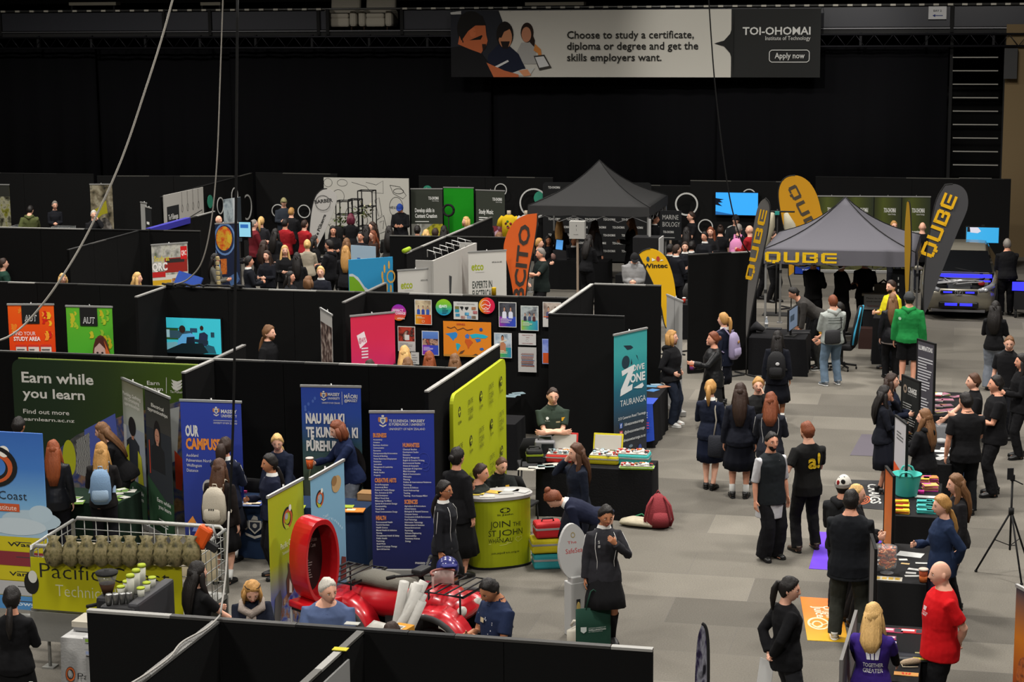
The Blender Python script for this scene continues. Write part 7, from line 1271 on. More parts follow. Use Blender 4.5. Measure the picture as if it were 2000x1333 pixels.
# ---------------------------------------------------------------- first aid bags
def kit(p,w_,d_,h,col,label,rz=0,open_=False,band='#8a8a88',name='first_aid_bag',lid=True):
    t=thing(name,label,'bag',p,rz); cm=M(col,.7,bump=.2,bs=90)
    mb=MB(); mb.box((0,0,h/2),(w_,d_,h),cm); mb.build('bag_body',t,bevel=.03)
    mb=MB(); mb.box((0,0,h*.62),(w_+.008,d_+.008,h*.14),M(band,.4)); mb.build('reflective_strip',t,bevel=.002)
    if open_:
        q=random.Random(int(w_*1000)); mb=MB(); mb.box((0,0,h+.004),(w_*.92,d_*.9,.012),'#a8a49c'); 
        for i in range(26):
            c0=V((q.uniform(-.42,.42)*w_,q.uniform(-.4,.4)*d_,h+.02)); mb.box(c0,(q.uniform(.02,.08),q.uniform(.02,.06),.03),q.choice(['#c8c6c0','#b8b8b4','#4a4a4c','#a83a30','#c87a3a','#8aa0a8','#d0d0cc']),q.uniform(0,3))
        tag(mb.build('supplies',t),None,None,None,'stuff')
        if lid: mb=MB(); mb.box((0,d_/2+.05,h+.12),(w_,.03,.26),cm,Matrix.Rotation(-.35,3,'X')); mb.box((0,d_/2+.03,h+.12),(w_*.9,.012,.22),'#a09c94',Matrix.Rotation(-.35,3,'X')); mb.build('open_lid',t,bevel=.01)
    else:
        mb=MB(); mb.tube([(-.08,0,h),(-.07,0,h+.035),(.07,0,h+.035),(.08,0,h)],.012,'#2a2a2a'); mb.build('handle',t)
    return t
b0=G(1066,1112,0); kit((b0.x,b0.y+.12,0),.40,.3,.2,'#2c8a90','teal kit bag at the bottom of floor stack',.35); kit((b0.x-.02,b0.y+.12,.215),.42,.3,.19,'#b8ac1c','yellow kit bag in the middle of floor stack',.38); kit((b0.x,b0.y+.12,.42),.36,.27,.2,'#a81c20','red kit bag on top of floor stack',.42)
tb=lambda px,py,z=.752:G(px,py,z)
p=tb(1075,905); kit((-6.0,26.7,.752),.42,.32,.12,'#b02a24','open red kit bag beside the grey monitor case',.05,True); kit((-5.35,26.72,.752),.44,.34,.13,'#b0a41a','open yellow kit bag right of the gloved girl',.0,True); kit((-4.95,26.76,.752),.5,.3,.16,'#3aa09c','open turquoise kit bag on first aid table',.0,True,lid=False)
kit((-4.83,26.42,.752),.5,.16,.05,'#7aa81c','flat open lime kit tray at the table right end',.1,True,lid=False)
t=thing('defibrillator_monitor','grey portable monitor in case at left end of first aid table','monitor',(-6.28,26.85,.752),.2); mb=MB(); mb.box((0,0,.13),(.3,.22,.26),M('#77777a',.5)); mb.build('case',t,bevel=.02); mb=MB(); mb.box((.04,-.113,.15),(.18,.008,.15),M('#1c2024',.2)); mb.build('screen',t); mb=MB(); mb.tube([(-.1,0,.26),(-.09,0,.32),(.09,0,.32),(.1,0,.26)],.014,'#8a8a8c'); mb.build('handle',t)
kit((-6.36,26.5,.752),.24,.2,.2,'#18191a','black soft case with lime tag at left front of table',.3,band='#7a8a1c')
for i,(px,py) in enumerate(((1028,917),(1048,914),(1066,911),(1078,908))): flat('paper',px,py,.24,.16,.003,'printed sheet at front edge of first aid table',['#a8a49a','#b0b0ac','#6a7a7a'][i%3],rz=.2*i,group='sheets on the first aid table front',cat='paper')
# floor bags
def floor_rucksack(px,py,col,label,w_=.36,h=.5):
    p=G(px,py); t=thing('backpack',label,'backpack',(p.x,p.y+.15,0),.25); cm=M(col,.8,bump=.25,bs=60)
    mb=MB(); mb.loft([(0,0,.02),(0,0,.1),(0,.02,.28),(0,.04,.42),(0,.05,.48)],[(w_*.46,.13),(w_*.52,.15),(w_*.46,.13),(w_*.3,.09),(w_*.12,.04)],cm,side=(1,0,0),n=22); mb.build('main_bag',t)
    mb=MB(); mb.loft([(.02,-.13,.06),(.02,-.15,.14),(.02,-.13,.24)],[(w_*.3,.05),(w_*.34,.06),(w_*.26,.03)],cm,side=(1,0,0),n=14); mb.build('front_pocket',t)
    for e in (-1,1): mb=MB(); mb.tube([(e*.08,-.02,.45),(e*.16,-.1,.34),(e*.2,-.1,.14),(e*.17,-.03,.03)],.018,cm); mb.build('strap',t)
    mb=MB(); mb.tube([(-.03,.05,.48),(0,.05,.53),(.03,.05,.48)],.01,cm); mb.build('handle',t); return t
floor_rucksack(1282,1036,'#7a2a30','dark red rucksack slumped on the carpet by first aid table')
p=G(1243,1032); t=thing('tote_bag','cream canvas bag lying on carpet beside red rucksack','bag',(p.x,p.y+.1,0),-.2); mb=MB(); mb.loft([(-.24,0,.05),(-.1,0,.07),(.12,0,.07),(.25,0,.04)],[(.1,.04),(.15,.065),(.15,.06),(.1,.03)],M('#a8a08c',.9,bump=.3,bs=30),side=(0,1,0),n=14); mb.build('bag_body',t); mb=MB(); mb.tube([(-.1,.1,.1),(0,.16,.14),(.1,.12,.1)],.012,'#2a6a4a'); mb.build('strap',t)
p=G(1248,1008); mb=MB(); mb.loft([(-.2,0,.08),(-.05,.02,.14),(.1,0,.12),(.22,0,.06)],[(.08,.06),(.12,.09),(.12,.09),(.07,.04)],M('#4a6a60',.9,bump=.4,bs=25),side=(0,1,0),n=12); tag(mb.build('folded_jacket',loc=(p.x,p.y+.12,0)),'heap of green and grey clothing behind the cream bag','clothing')
# carried things
def tote(c,i,w_,h,col,label,shapes=(),d_=.08,hl=.26,name='tote_bag',dx=0):
    p=hand_pos(c,i,.09); a=c['root'].rotation_euler[2]+math.radians(8); p=p+Matrix.Rotation(a,3,'Z')@V((dx,.15 if dx else 0,0)); t=thing(name,label,'bag',(p.x,p.y,p.z-hl-h),a+math.pi)
    mb=MB(); mb.loft([(0,0,0),(0,0,.03),(0,0,h*.6),(0,0,h)],[(w_/2*.95,d_/2),(w_/2,d_/2),(w_/2,d_/2*.8),(w_/2,d_/2*.5)],M(col,.85,bump=.12,bs=30),side=(1,0,0),n=4 if False else 16,rip=lambda u,q_:.0)
    printed(mb,w_,h,shapes,lambda x,z,e:V((x-w_/2,-(d_/2*.93)*math.sqrt(max(0,1-((x-w_/2)/(w_/2))**2))-.006-e,z))); mb.build('bag_body',t)
    for e in (-1,1): mb=MB(); mb.tube([(-w_*.22,e*.015,h-.01),(-.03,e*.008,h+hl*.9),(.0,0,h+hl),(.03,e*.008,h+hl*.9),(w_*.22,e*.015,h-.01)],.007,col); mb.build('handle',t)
    return t
tote(ctote,0,.42,.5,'#16382c','dark green tote bag with white crest hanging from girl hand',[('p',[(.12,.42),(.28,.42),(.28,.52),(.2,.57),(.12,.52)],'#b0b8b4'),T(.33,.465,.025,'VICTORIA UNIVERSITY OF',.5,'l',0,'#b8c0bc'),T(.33,.515,.035,'WELLINGTON',.5,'l',.015,'#c4c8c4'),T(.33,.55,.02,'OF WELLINGTON',.4,'l',0,'#b8c0bc')],hl=.22,dx=-.06)
tote(cglass,1,.2,.2,'#3aa02a','small bright green bag held by the girl with glasses',hl=.14)
p=hand_pos(cstr,1,.1); mb=MB(); mb.box((0,0,-.06),(.03,.2,.28),M('#b8862c',.7)); tag(mb.build('document_folder',loc=p,rz=.4),'orange folder held by the man in striped hoodie','folder')
p=hand_pos(ccup,0,.09); cup(0,0,0,'orange paper cup held by the auburn haired woman','#b8501c','#b8a8a0',.16,.055,at=p-V((0,0,.06)))
p=hand_pos(cv,0,.09); cup(0,0,0,'red and orange paper cup held by woman in patterned vest','#a83a1c','#b8a8a0',.15,.05,at=p-V((0,0,.06)),band='#5a2a5a')
p=hand_pos(cpaper,0,.12); t=thing('paper','white sheet held behind the black jacket woman','paper',(p.x-.06,p.y-.02,p.z-.27),cpaper['root'].rotation_euler[2]+.3); mb=MB(); mb.add([V((-.1,.0,0)),V((.1,.0,0)),V((.1,.05,.28)),V((-.1,.05,.28)),V((-.1,.004,0)),V((.1,.004,0)),V((.1,.054,.28)),V((-.1,.054,.28))],[(0,1,2,3),(7,6,5,4),(0,4,5,1),(2,6,7,3),(1,5,6,2),(0,3,7,4)],'#a8a8a6'); mb.build('sheet',t)
def shoulder_bag(c,col,label,e,strap,w_=.26,h=.28,cross=False,name='shoulder_bag',zt=-.02):
    r=c['root']; TP=c['TP']; t=thing(name,label,'bag',r.location,r.rotation_euler[2]); y=-.17-c['th'] if not cross else -.2-c['th']; x=.16*e if not cross else .1*e
    mb=MB(); mb.loft([TP(x,y,zt-h),TP(x,y,zt-h+.03),TP(x,y,zt-.04),TP(x,y,zt)],[(w_*.44,.05),(w_*.5,.07),(w_*.48,.05),(w_*.42,.02)],M(col,.85,bump=.2,bs=40),side=(1,0,0),n=16); mb.build('bag_body',t)
    S=c['SURF']; z1=.45; es=e if not cross else -e
    mb=MB(); mb.tube([TP(x-.06*e,y,zt-.01),S(.11*es if cross else .12*e,.2,-1,.02),S(.1*es,.38,-1,.02),TP(.1*es,-.02,.53),S(.1*es,.4,1,.02)],.011,strap); mb.build('strap',t); return t
shoulder_bag(cg1,'#202229','dark canvas bag with pale straps on golden ponytail girl',1,'#8a8478',.3,.34)
shoulder_bag(cstr,'#2a2a2c','black sling bag across the striped hoodie back',-1,'#1a1a1a',.34,.26,True,zt=.18)
p=hand_pos(clb,0,.1); kk=thing('handbag','small silver handbag held by leather jacket woman','bag',(p.x,p.y,p.z-.3),.2); mb=MB(); mb.box((0,0,.09),(.2,.1,.18),M('#8d8d90',.3,.7)); mb.build('bag_body',kk,bevel=.03); mb=MB(); mb.tube([(-.07,0,.17),(-.04,0,.27),(.04,0,.27),(.07,0,.17)],.01,'#3a3a3a'); mb.build('handle',kk)
# ---------------------------------------------------------------- cage trailer
t=thing('cage_trailer','galvanised cage trailer hung with camouflage bags and lime banner','trailer',(-9.35,19.25,0),0)
W_,D_=1.95,1.0; GAL=M('#8f8f8b',.45,.6,bump=.1,bs=30); X0,X1,Y0,Y1=-W_/2+.05,W_/2,-D_/2,D_/2; zf,zt=.72,1.5
for y,zz in ((Y0,zt-.05),(Y1,zt)):
    mb=MB(); mb.tube([(X0,y,zf),(X0,y,zz-.06),(X0+.06,y,zz),(X1-.06,y,zz),(X1,y,zz-.06),(X1,y,zf)],.024,GAL); mb.build('rail_frame',t)
    mb=MB()
    for k in range(1,6): mb.tube([(X0,y,zf+(zz-zf)*k/6),(X1,y,zf+(zz-zf)*k/6)],.006,GAL,n=5)
    for k in range(1,13): mb.tube([(X0+(X1-X0)*k/13,y,zf),(X0+(X1-X0)*k/13,y,zz)],.006,GAL,n=5)
    mb.build('mesh_side',t)
for x in (X0,X1):
    mb=MB(); mb.tube([(x,Y0,zf),(x,Y0,zt-.06),(x,Y1,zt-.03),(x,Y1,zf)],.022,GAL); 
    for k in range(1,6): mb.tube([(x,Y0,zf+.13*k),(x,Y1,zf+.13*k)],.007,GAL,n=5)
    for k in range(1,7): mb.tube([(x,Y0+D_*k/7,zf),(x,Y0+D_*k/7,zt-.05)],.006,GAL,n=5)
    mb.build('mesh_end',t)
mb=MB(); mb.box((0,0,zf-.03),(W_,D_,.06),GAL); mb.box((0,Y0-.01,zf-.2),(W_,.03,.34),GAL); mb.box((0,Y1+.01,zf-.2),(W_,.03,.34),GAL); mb.build('tray',t)
mb=MB(); mb.box((0,Y1-.03,zf+.32),(W_*.9,.03,.36),M('#a89c84',.85)); mb.build('plywood_side',t)
for y in (Y0+.1,Y1-.1): mb=MB(); mb.lathe([(.0,-.09),(.2,-.09),(.27,-.06),(.27,.06),(.2,.09),(0,.09)],(0,0,0),'#161616',22); o=mb.build('wheel',t,loc=(.1,y,.275)); o.rotation_euler=(math.pi/2,0,0)
mb=MB(); mb.tube([(X0,0,.45),(X0-.5,0,.42)],.04,GAL); mb.tube([(X0+.1,-.4,.5),(X0+.1,-.4,.02)],.02,GAL); mb.box((X0+.1,-.4,.01),(.14,.14,.02),GAL); mb.build('drawbar',t)
bn=sheet(W_*.93,.6,M('#a9a50c',.6),[T(.06,.38,.3,'Pacific Coast',.86,'l',-.008,'#22221c'),T(.16,.72,.24,'Technical Institute',.7,'l',-.01,'#c8c8a0'),('e',.0,.5,.05,.22,'#1c1c18'),('e',.01,.38,.03,.12,'#c8c8c0')],.006,0,0,'lime_banner',t); bn.location=(0,Y0-.075,zf+.02)
def camo_bag(p,seed,label):
    q=random.Random(seed); mb=MB(); cm=RAMP(['#2c2a1c','#5a5436','#7a7050','#3a3824'],'noise',scale=14)
    mb.loft([(0,0,-.32),(0,0,-.28),(0,0,-.18),(.01,0,-.09),(0,.01,-.03),(0,.02,.02)],[(.03,.03),(.09,.075),(.115,.09),(.09,.06),(.05,.035),(.075,.03)],cm,side=(1,0,0),n=20,rip=lambda u,a:.13*math.sin(5*a+seed+3*u)+.07*math.sin(9*a+u*8)); return tag(mb.build('camouflage_bag',loc=p),label,'bag','camouflage bags along the trailer rail')
for i,px in enumerate((104,137,168,197,226,252,285,314,342,371)): camo_bag(GY(px,1052,18.62),i*3+1,'camouflage cloth bag hanging from the front trailer rail')
p=GY(412,1042,18.9); t=thing('ratchet_tool','orange hand tool hanging on right end of trailer','tool',(p.x-.03,18.74,p.z)); mb=MB(); mb.box((0,0,0),(.17,.1,.26),M('#c8501c',.4),Matrix.Rotation(.5,3,'Y')); mb.build('body',t,bevel=.03); mb=MB(); mb.box((.1,0,-.1),(.14,.06,.08),'#1c1c1c',Matrix.Rotation(.5,3,'Y')); mb.tube([(.02,0,.12),(.12,0,.14),(.16,0,.0)],.015,'#8a8a88'); mb.build('handle',t)
p=GY(388,1048,18.75); mb=MB(); mb.lathe([(.035,0),(.035,.14),(.015,.17),(.018,.2)],(0,0,0),'#1c1c1a',14); tag(mb.build('bottle',loc=(p.x,18.72,1.38)),'small black bottle with yellow cap on trailer rail','bottle')
# coffee corner
cloth_table(-9.27,-8.86,17.42,18.1,.9,'white clothed coffee cart with round logo and black lettering','#a6a6a4',[('o',.3,.42,.14,.09,.5,'#1c1c1a'),('o',.3,.42,.13,.083,.7,'#b85a2a'),('e',.28,.41,.05,.04,'#a8a8a4'),T(.5,.47,.08,'Pacific',.9,'l',-.005,'#2a2a2a')],name='coffee_cart')
cloth_table(-8.72,-8.12,16.9,18.1,.93,'white topped coffee counter under the espresso machine','#8a8a88',name='coffee_counter')
t=thing('espresso_machine','long black espresso machine with cups piled on top','coffee machine',(-8.42,17.5,.93)); bk=M('#232324',.45)
mb=MB(); mb.box((0,0,.28),(.42,.95,.4),bk); mb.build('body',t,bevel=.05)
mb=MB(); mb.box((.16,0,.3),(.12,.9,.44),M('#37373a',.4)); mb.build('back_panel',t,bevel=.03)
mb=MB(); mb.box((0,0,.06),(.46,.98,.06),'#161617'); mb.build('drip_tray',t,bevel=.01)
for x in (-1,1):
    for y in (-1,1): mb=MB(); mb.cyl((x*.17,y*.4,0),(x*.17,y*.4,.05),.03,'#222'); mb.build('foot',t)
for y in (-.25,.15): mb=MB(); mb.cyl((-.2,y,.2),(-.26,y,.2),.035,'#555'); mb.tube([(-.26,y,.2),(-.42,y,.17)],.016,'#111'); mb.build('group_handle',t)
for i in range(9): cup(0,0,0,'pale green paper cup stacked on the espresso machine','#a8a89c','#8f9c2a',.13+.13*(i%3==1),.042,at=V((-8.5+.11*(i%3)-.02*(i//3),17.3+.18*(i//3),1.415)),group='paper cups on the espresso machine')
for i in range(4): mb=MB(); mb.lathe([(.03,0),(.035,.1),(.03,.11)],(0,0,0),M('#8d8d8b',.3,.8),14); tag(mb.build('metal_jug',loc=(-8.53+.06*i,17.08+.03*i,1.415)),'small steel milk jug at machine front edge','jug','steel jugs on the espresso machine')
p=V((-8.78,17.3,.93)); t=thing('coffee_grinder','black coffee grinder with clear bean hopper','grinder',(-8.86,17.72,.9)); mb=MB(); mb.box((0,0,.2),(.18,.24,.4),bk); mb.build('body',t,bevel=.04); mb=MB(); mb.lathe([(.045,.4),(.11,.62)],(0,0,0),GLASS('#6a6a6a',.5),22); mb.build('hopper',t); mb=MB(); mb.lathe([(.115,.62),(.12,.645),(.03,.65),(.025,.67),(0,.67)],(0,0,0),'#1a1a1a',22); mb.build('hopper_lid',t); mb=MB(); mb.lathe([(0,.41),(.05,.41),(.085,.52),(0,.53)],(0,0,0),'#3a2416',16); mb.build('beans',t); mb=MB(); mb.tube([(-.09,-.05,.3),(-.2,-.1,.28)],.02,'#111'); mb.build('portafilter',t)
for i,(c_,z) in enumerate((('#8a96b4',0),('#a8a8a4',.06),('#7a9a3a',.13))):
    mb=MB(); mb.box((0,0,.03),(.3,.22,.058),'#a6a6a6'); printed(mb,.3,.055,[('r',.08,.2,.6,.8,c_),('r',.68,.2,.9,.8,'#3a6ab0')],lambda x,zz,e:V((x-.15,-.11-e,zz+.002))); tag(mb.build('carton',loc=(-8.58,16.98-.0,.93+z)),'flat white carton in pile before the espresso machine'+[' at the bottom',' in the middle',' on top with green stripe'][i],'carton')
mb=MB(); mb.box((0,0,.04),(.34,.3,.06),M('#a8a294',.5)); mb.box((0,-.05,-.01),(.3,.2,.04),'#777'); t=tag(mb.build('kitchen_scale',loc=(-9.06,17.75,.945)),'cream flat scale on the white coffee cart','scale')
p=GY(10,1290,16.5)
t=thing('folded_stand','thin white folded metal stand beside black dress woman','stand',(GY(52,1300,16.4).x,16.4,0)); 
for e in (-.03,.03): mb=MB(); mb.tube([(e,0,0),(e*.3-.02,.1,.75)],.014,'#a0a09c'); mb.build('leg',t)
mb=MB(); mb.box((0,0,.15),(.34,.3,.2),M('#1c1d1f',.5)); o=mb.build('black_crate',loc=(GY(140,1333,16.2).x,16.3,.0)); tag(o,'black plastic crate beneath the coffee cart front','crate')
# ---------------------------------------------------------------- red display hoop, quad bike, bundles
t=thing('red_display_hoop','tall glossy red oval hoop display with dark printed panel inside','display',(-7.1,19.2,.12),math.radians(58)); RD=M('#b3121a',.25,spec=.5,coat=.4)
mb=MB(); n=40; vs=[]
def hp_(a,k):
    c,s=math.cos(a),math.sin(a); return (.235*k*math.copysign(abs(c)**.8,c),1.25+(.47*k)*s)
for i in range(n):
    a=i*6.2832/n
    for k,y in ((1,-.15),(1,.15),(.87,.15),(.87,-.15)): x,z=hp_(a,k); vs.append(V((x,y,z)))
mb.add(vs,[(4*i+j,4*i+(j+1)%4,4*((i+1)%n)+(j+1)%4,4*((i+1)%n)+j) for i in range(n) for j in range(4)],RD,False); mb.build('hoop',t,bevel=.006)
mb=MB(); mb.prism([hp_(i*6.2832/n,.86) for i in range(n)],.01,M('#2a1a1a',.5),O=(0,.12,0)); printed(mb,.42,.8,[T(.3,.3,.06,'NZ Certificate',.5,'l',.01,'#b0a8a4'),T(.25,.38,.06,'in Animal Care',.5,'l',.01,'#b0a8a4')]+bars(.3,.55,.35,.035,8,'#8a807c'),lambda x,z,e:V((x-.21,.115-e,z+.85))); mb.build('printed_panel',t)
mb=MB(); mb.box((0,0,.76),(.5,.34,.08),RD); mb.build('red_base',t,bevel=.02)
for x in (-.22,.22):
    for y in (-.15,.15): mb=MB(); mb.tube([(x,y,-.115),(x,y,.74)],.016,'#8a8a88' if x<0 else '#1c1c1c'); mb.build('leg',t)
mb=MB(); mb.tube([(-.22,-.15,.7),(.22,-.15,.7),(.22,.15,.7),(-.22,.15,.7),(-.22,-.15,.7)],.014,'#1c1c1c'); mb.build('stand_frame',t)
t=thing('quad_bike','red farm quad bike with grey seat and black racks','quad bike',(-6.35,20.05,0),math.radians(-14)); RQ=M('#b01420',.3,spec=.5,coat=.3); BL=M('#19191a',.6)
def wheel(x,y,r=.28,w_=.2):
    mb=MB(); mb.lathe([(0,-w_*.35),(r*.5,-w_*.35),(r*.55,-w_*.45),(r*.85,-w_*.5),(r,-w_*.3),(r,w_*.3),(r*.85,w_*.5),(r*.55,w_*.45),(r*.5,w_*.35),(0,w_*.35)],(0,0,0),BL,24); o=mb.build('wheel',t,loc=(x,y,r)); o.rotation_euler=(math.pi/2,0,0)
for x in (-.62,.62):
    for y in (-.42,.42): wheel(x,y)
mb=MB(); mb.loft([(-.85,0,.62),(-.6,0,.7),(-.25,0,.66),(.05,0,.66),(.3,0,.76),(.6,0,.78),(.88,0,.66)],[(.3,.12),(.34,.16),(.24,.2),(.2,.2),(.24,.18),(.3,.14),(.22,.08)],RQ,side=(0,1,0),n=20); mb.build('body_shell',t)
for x in (-.62,.62):
    for e in (-1,1):
        mb=MB(); vs=[]; n=14
        for i in range(n+1):
            a=math.radians(8+164*i/n)
            for y,r_ in ((e*.24,.42),(e*.55,.38)): vs.append(V((x-.40*math.cos(a)*1.15,y,.28+r_*math.sin(a)*1.18)))
        mb.add(vs,[(2*i,2*i+2,2*i+3,2*i+1) for i in range(n)],RQ,True); o=mb.build('fender',t); o.modifiers.new('thick','SOLIDIFY').thickness=.025
        mb=MB(); mb.tube([V((x-.40*math.cos(math.radians(8+164*i/14))*1.15,e*.56,.28+.38*math.sin(math.radians(8+164*i/14))*1.18)) for i in range(15)],.035,M('#2c2c2c',.7)); mb.build('fender_trim',t)
mb=MB(); mb.loft([(-.62,0,.86),(-.45,0,.9),(-.15,0,.88),(.1,0,.86),(.18,0,.84)],[(.16,.05),(.19,.08),(.17,.09),(.13,.08),(.08,.04)],M('#5d5a52',.85,bump=.2),side=(0,1,0),n=18); mb.build('seat',t)
for xs,z in (((-.98,-.45),.9),((.38,.98),.95)):
    mb=MB(); a,b=xs; mb.tube([(a,-.36,z),(a,.36,z),(b,.36,z),(b,-.36,z),(a,-.36,z)],.016,BL)
    for k in range(1,5): mb.tube([(a+(b-a)*k/5,-.36,z),(a+(b-a)*k/5,.36,z)],.01,BL,n=6)
    for x in (a+.1,b-.1):
        for y in (-.25,.25): mb.tube([(x,y,z),(x,y,.68)],.012,BL,n=6)
    mb.build('rack',t)
mb=MB(); mb.tube([(.3,0,.8),(.22,0,1.02)],.03,BL); mb.tube([(.12,-.38,1.08),(.2,-.18,1.05),(.22,.0,1.02),(.2,.18,1.05),(.12,.38,1.08)],.016,BL); mb.build('handlebar',t)
for e in (-1,1): mb=MB(); mb.tube([(.12,e*.38,1.08),(.08,e*.48,1.08)],.022,'#0c0c0c'); mb.build('grip',t)
mb=MB(); mb.box((.24,0,1.06),(.14,.24,.08),BL); mb.build('instrument_pod',t,bevel=.02)
mb=MB(); mb.ell((.86,.18,.72),(.05,.08,.06),'#b8b4ac'); mb.build('headlamp',t); mb=MB(); mb.ell((.86,-.18,.72),(.05,.08,.06),'#b8b4ac'); mb.build('headlamp',t)
mb=MB(); mb.box((.1,0,.42),(.5,.34,.34),M('#2a2a2a',.5)); mb.tube([(-.7,0,.3),(.7,0,.3)],.03,BL); mb.tube([(.62,-.4,.28),(.62,.4,.28)],.025,BL); mb.tube([(-.62,-.4,.28),(-.62,.4,.28)],.025,BL); mb.build('engine_frame',t)
Rq=Matrix.Rotation(math.radians(-14),3,'Z'); Q=lambda x,y,z: V((-6.35,20.05,0))+Rq@V((x,y,z))
t=thing('helmet','dark blue open helmet on the quad bike front','helmet',Q(.5,.14,.965),.4); mb=MB(); mb.ell((0,0,.13),(.13,.16,.13),M('#1c1f5a',.3,coat=.4),18); mb.build('shell',t); mb=MB(); mb.ell((0,-.05,.11),(.11,.125,.07),'#0d0d0f',14); mb.build('opening',t); mb=MB(); mb.loft([(0,-.12,.2),(0,-.22,.2)],[(.1,.012),(.08,.008)],'#1c1f5a',side=(1,0,0),n=10); mb.build('peak',t)
t=thing('face_shield','clear face shield with red visor lying on the front rack','face shield',Q(.62,-.15,.968),.9); mb=MB(); vs=[V((.14*math.cos(a),.14*math.sin(a),z)) for z in (0,.16) for a in [math.pi*i/10 for i in range(11)]]; mb.add(vs,[(i,i+1,12+i,11+i) for i in range(10)],GLASS('#c8b0a8',.55),True); o=mb.build('shield',t); o.modifiers.new('thick','SOLIDIFY').thickness=.004; mb=MB(); mb.tube([V((.145*math.cos(math.pi*i/10),.145*math.sin(math.pi*i/10),.16)) for i in range(11)],.014,'#7a4a42'); mb.build('brow_band',t)
t=thing('tube_bundle','bundle of dusty white rolled plastic sheets leaning by quad bike','bundle',(-6.35,18.95,0)); q=random.Random(2)
for i in range(7):
    a=V((q.uniform(-.12,.1),q.uniform(-.1,.1),.02)); b=V((.42+q.uniform(-.12,.25),.2+q.uniform(-.1,.1),1.12+q.uniform(-.12,.14))); mb=MB(); mb.cyl(a,b,.055,M('#a4a29c',.6,bump=.2,bs=20),n=12); mb.build('roll',t)
mb=MB(); mb.loft([(0,0,.0),(-.02,0,.3),(.05,.03,.6),(.1,.06,.72)],[(.2,.18),(.23,.2),(.2,.17),(.14,.12)],GLASS('#a8a69e',.8,.4),side=(1,0,0),n=20,rip=lambda u,a:.09*math.sin(6*a+4*u)); mb.build('clear_bag',t)
t=thing('ochre_carton','tall ochre cardboard carton with barcode label','carton',(-5.98,18.6,0),-.25); mb=MB(); mb.box((0,0,.42),(.2,.42,.84),M('#b07a22',.75)); mb.build('carton_body',t,bevel=.005); mb=MB(); mb.box((.0,.02,.842),(.1,.2,.004),'#a8a49a'); [mb.box((-.03+.012*k,.02,.845),(.005,.14,.002),'#222') for k in range(6)]; mb.build('barcode_label',t); mb=MB(); mb.box((0,-.213,.7),(.19,.004,.1),'#8a5a2a'); mb.build('flap',t)
# tall white oval on a post
t=thing('oval_sign_post','white oval panel with red lettering tilted on white post','sign',(-4.62,21.25,0),math.radians(40)); wh=M('#a2a2a0',.5)
mb=MB(); mb.box((0,0,.33),(.2,.17,.66),wh); mb.build('post',t,bevel=.01); mb=MB(); mb.box((.0,-.088,.36),(.05,.004,.2),'#222'); mb.ell((.0,-.09,.36),(.025,.006,.07),'#b09a5a',12); mb.build('latch_plate',t)
mb=MB(); n=32; P=[(.2*math.cos(i*6.2832/n)*(1-.12*math.sin(i*6.2832/n)),.36+.33*math.sin(i*6.2832/n)) for i in range(n)]; mb.prism(P,.045,wh,O=(0,-.05,.66),Y=V((0,.18,.98))); printed(mb,.4,.66,[T(.3,.35,.05,'The',.3,'l',0,'#a83a3a'),T(.22,.52,.09,'SafeSeat',.62,'l',0,'#a83a3a'),('o',.5,.2,.07,.05,.7,'#8a7a4a')],lambda x,z,e:V((x-.2,-.05-e+.18*(z+.03),.66+.98*(z+.03)))); mb.build('oval_panel',t,bevel=.008)
mb=MB(); mb.box((0,-.02,.69),(.16,.12,.08),wh); mb.build('hinge_block',t,bevel=.01)
p=G(1137,1263); t=thing('jerrycan','white plastic jerrycan with yellow cap on the carpet','jerrycan',(p.x,p.y,0),.1); mb=MB(); mb.loft([(0,0,.01),(0,0,.03),(0,0,.2),(-.02,0,.25)],[(.17,.1),(.18,.11),(.18,.11),(.13,.08)],M('#a8a396',.5),side=(1,0,0),n=20); mb.build('can_body',t); mb=MB(); mb.tube([(-.13,0,.24),(-.1,0,.3),(.02,0,.3),(.05,0,.25)],.018,M('#a8a396',.5)); mb.build('handle',t); mb=MB(); mb.lathe([(.03,.24),(.035,.25),(.035,.3),(0,.305)],(.11,0,0),'#c0a01c',14); mb.build('cap',t)
# tripod with phone
p=G(1958,1128); t=thing('tripod','black camera tripod with small phone clamp on bare carpet','tripod',(p.x+.08,p.y+.1,0),.3); bk='#131314'
for k in range(3):
    a=k*2.094+.6; mb=MB(); mb.tube([(0,0,.86),(.42*math.cos(a),.42*math.sin(a),.02)],.013,bk,n=8); mb.tube([(.2*math.cos(a),.2*math.sin(a),.46),(0,0,.40)],.006,bk,n=6); mb.build('leg',t)
    mb=MB(); mb.ell((.42*math.cos(a),.42*math.sin(a),.016),(.022,.022,.016),bk,8); mb.build('rubber_foot',t)
mb=MB(); mb.cyl((0,0,.34),(0,0,1.28),.014,bk); mb.cyl((0,0,.82),(0,0,.9),.035,bk); mb.build('centre_column',t); mb=MB(); mb.box((0,0,1.3),(.05,.05,.08),bk); mb.tube([(0,0,1.28),(.1,-.12,1.24)],.008,bk); mb.build('pan_head',t); mb=MB(); mb.box((-.04,-.03,1.36),(.08,.015,.15),'#1a1a1c'); mb.build('phone_clamp',t)
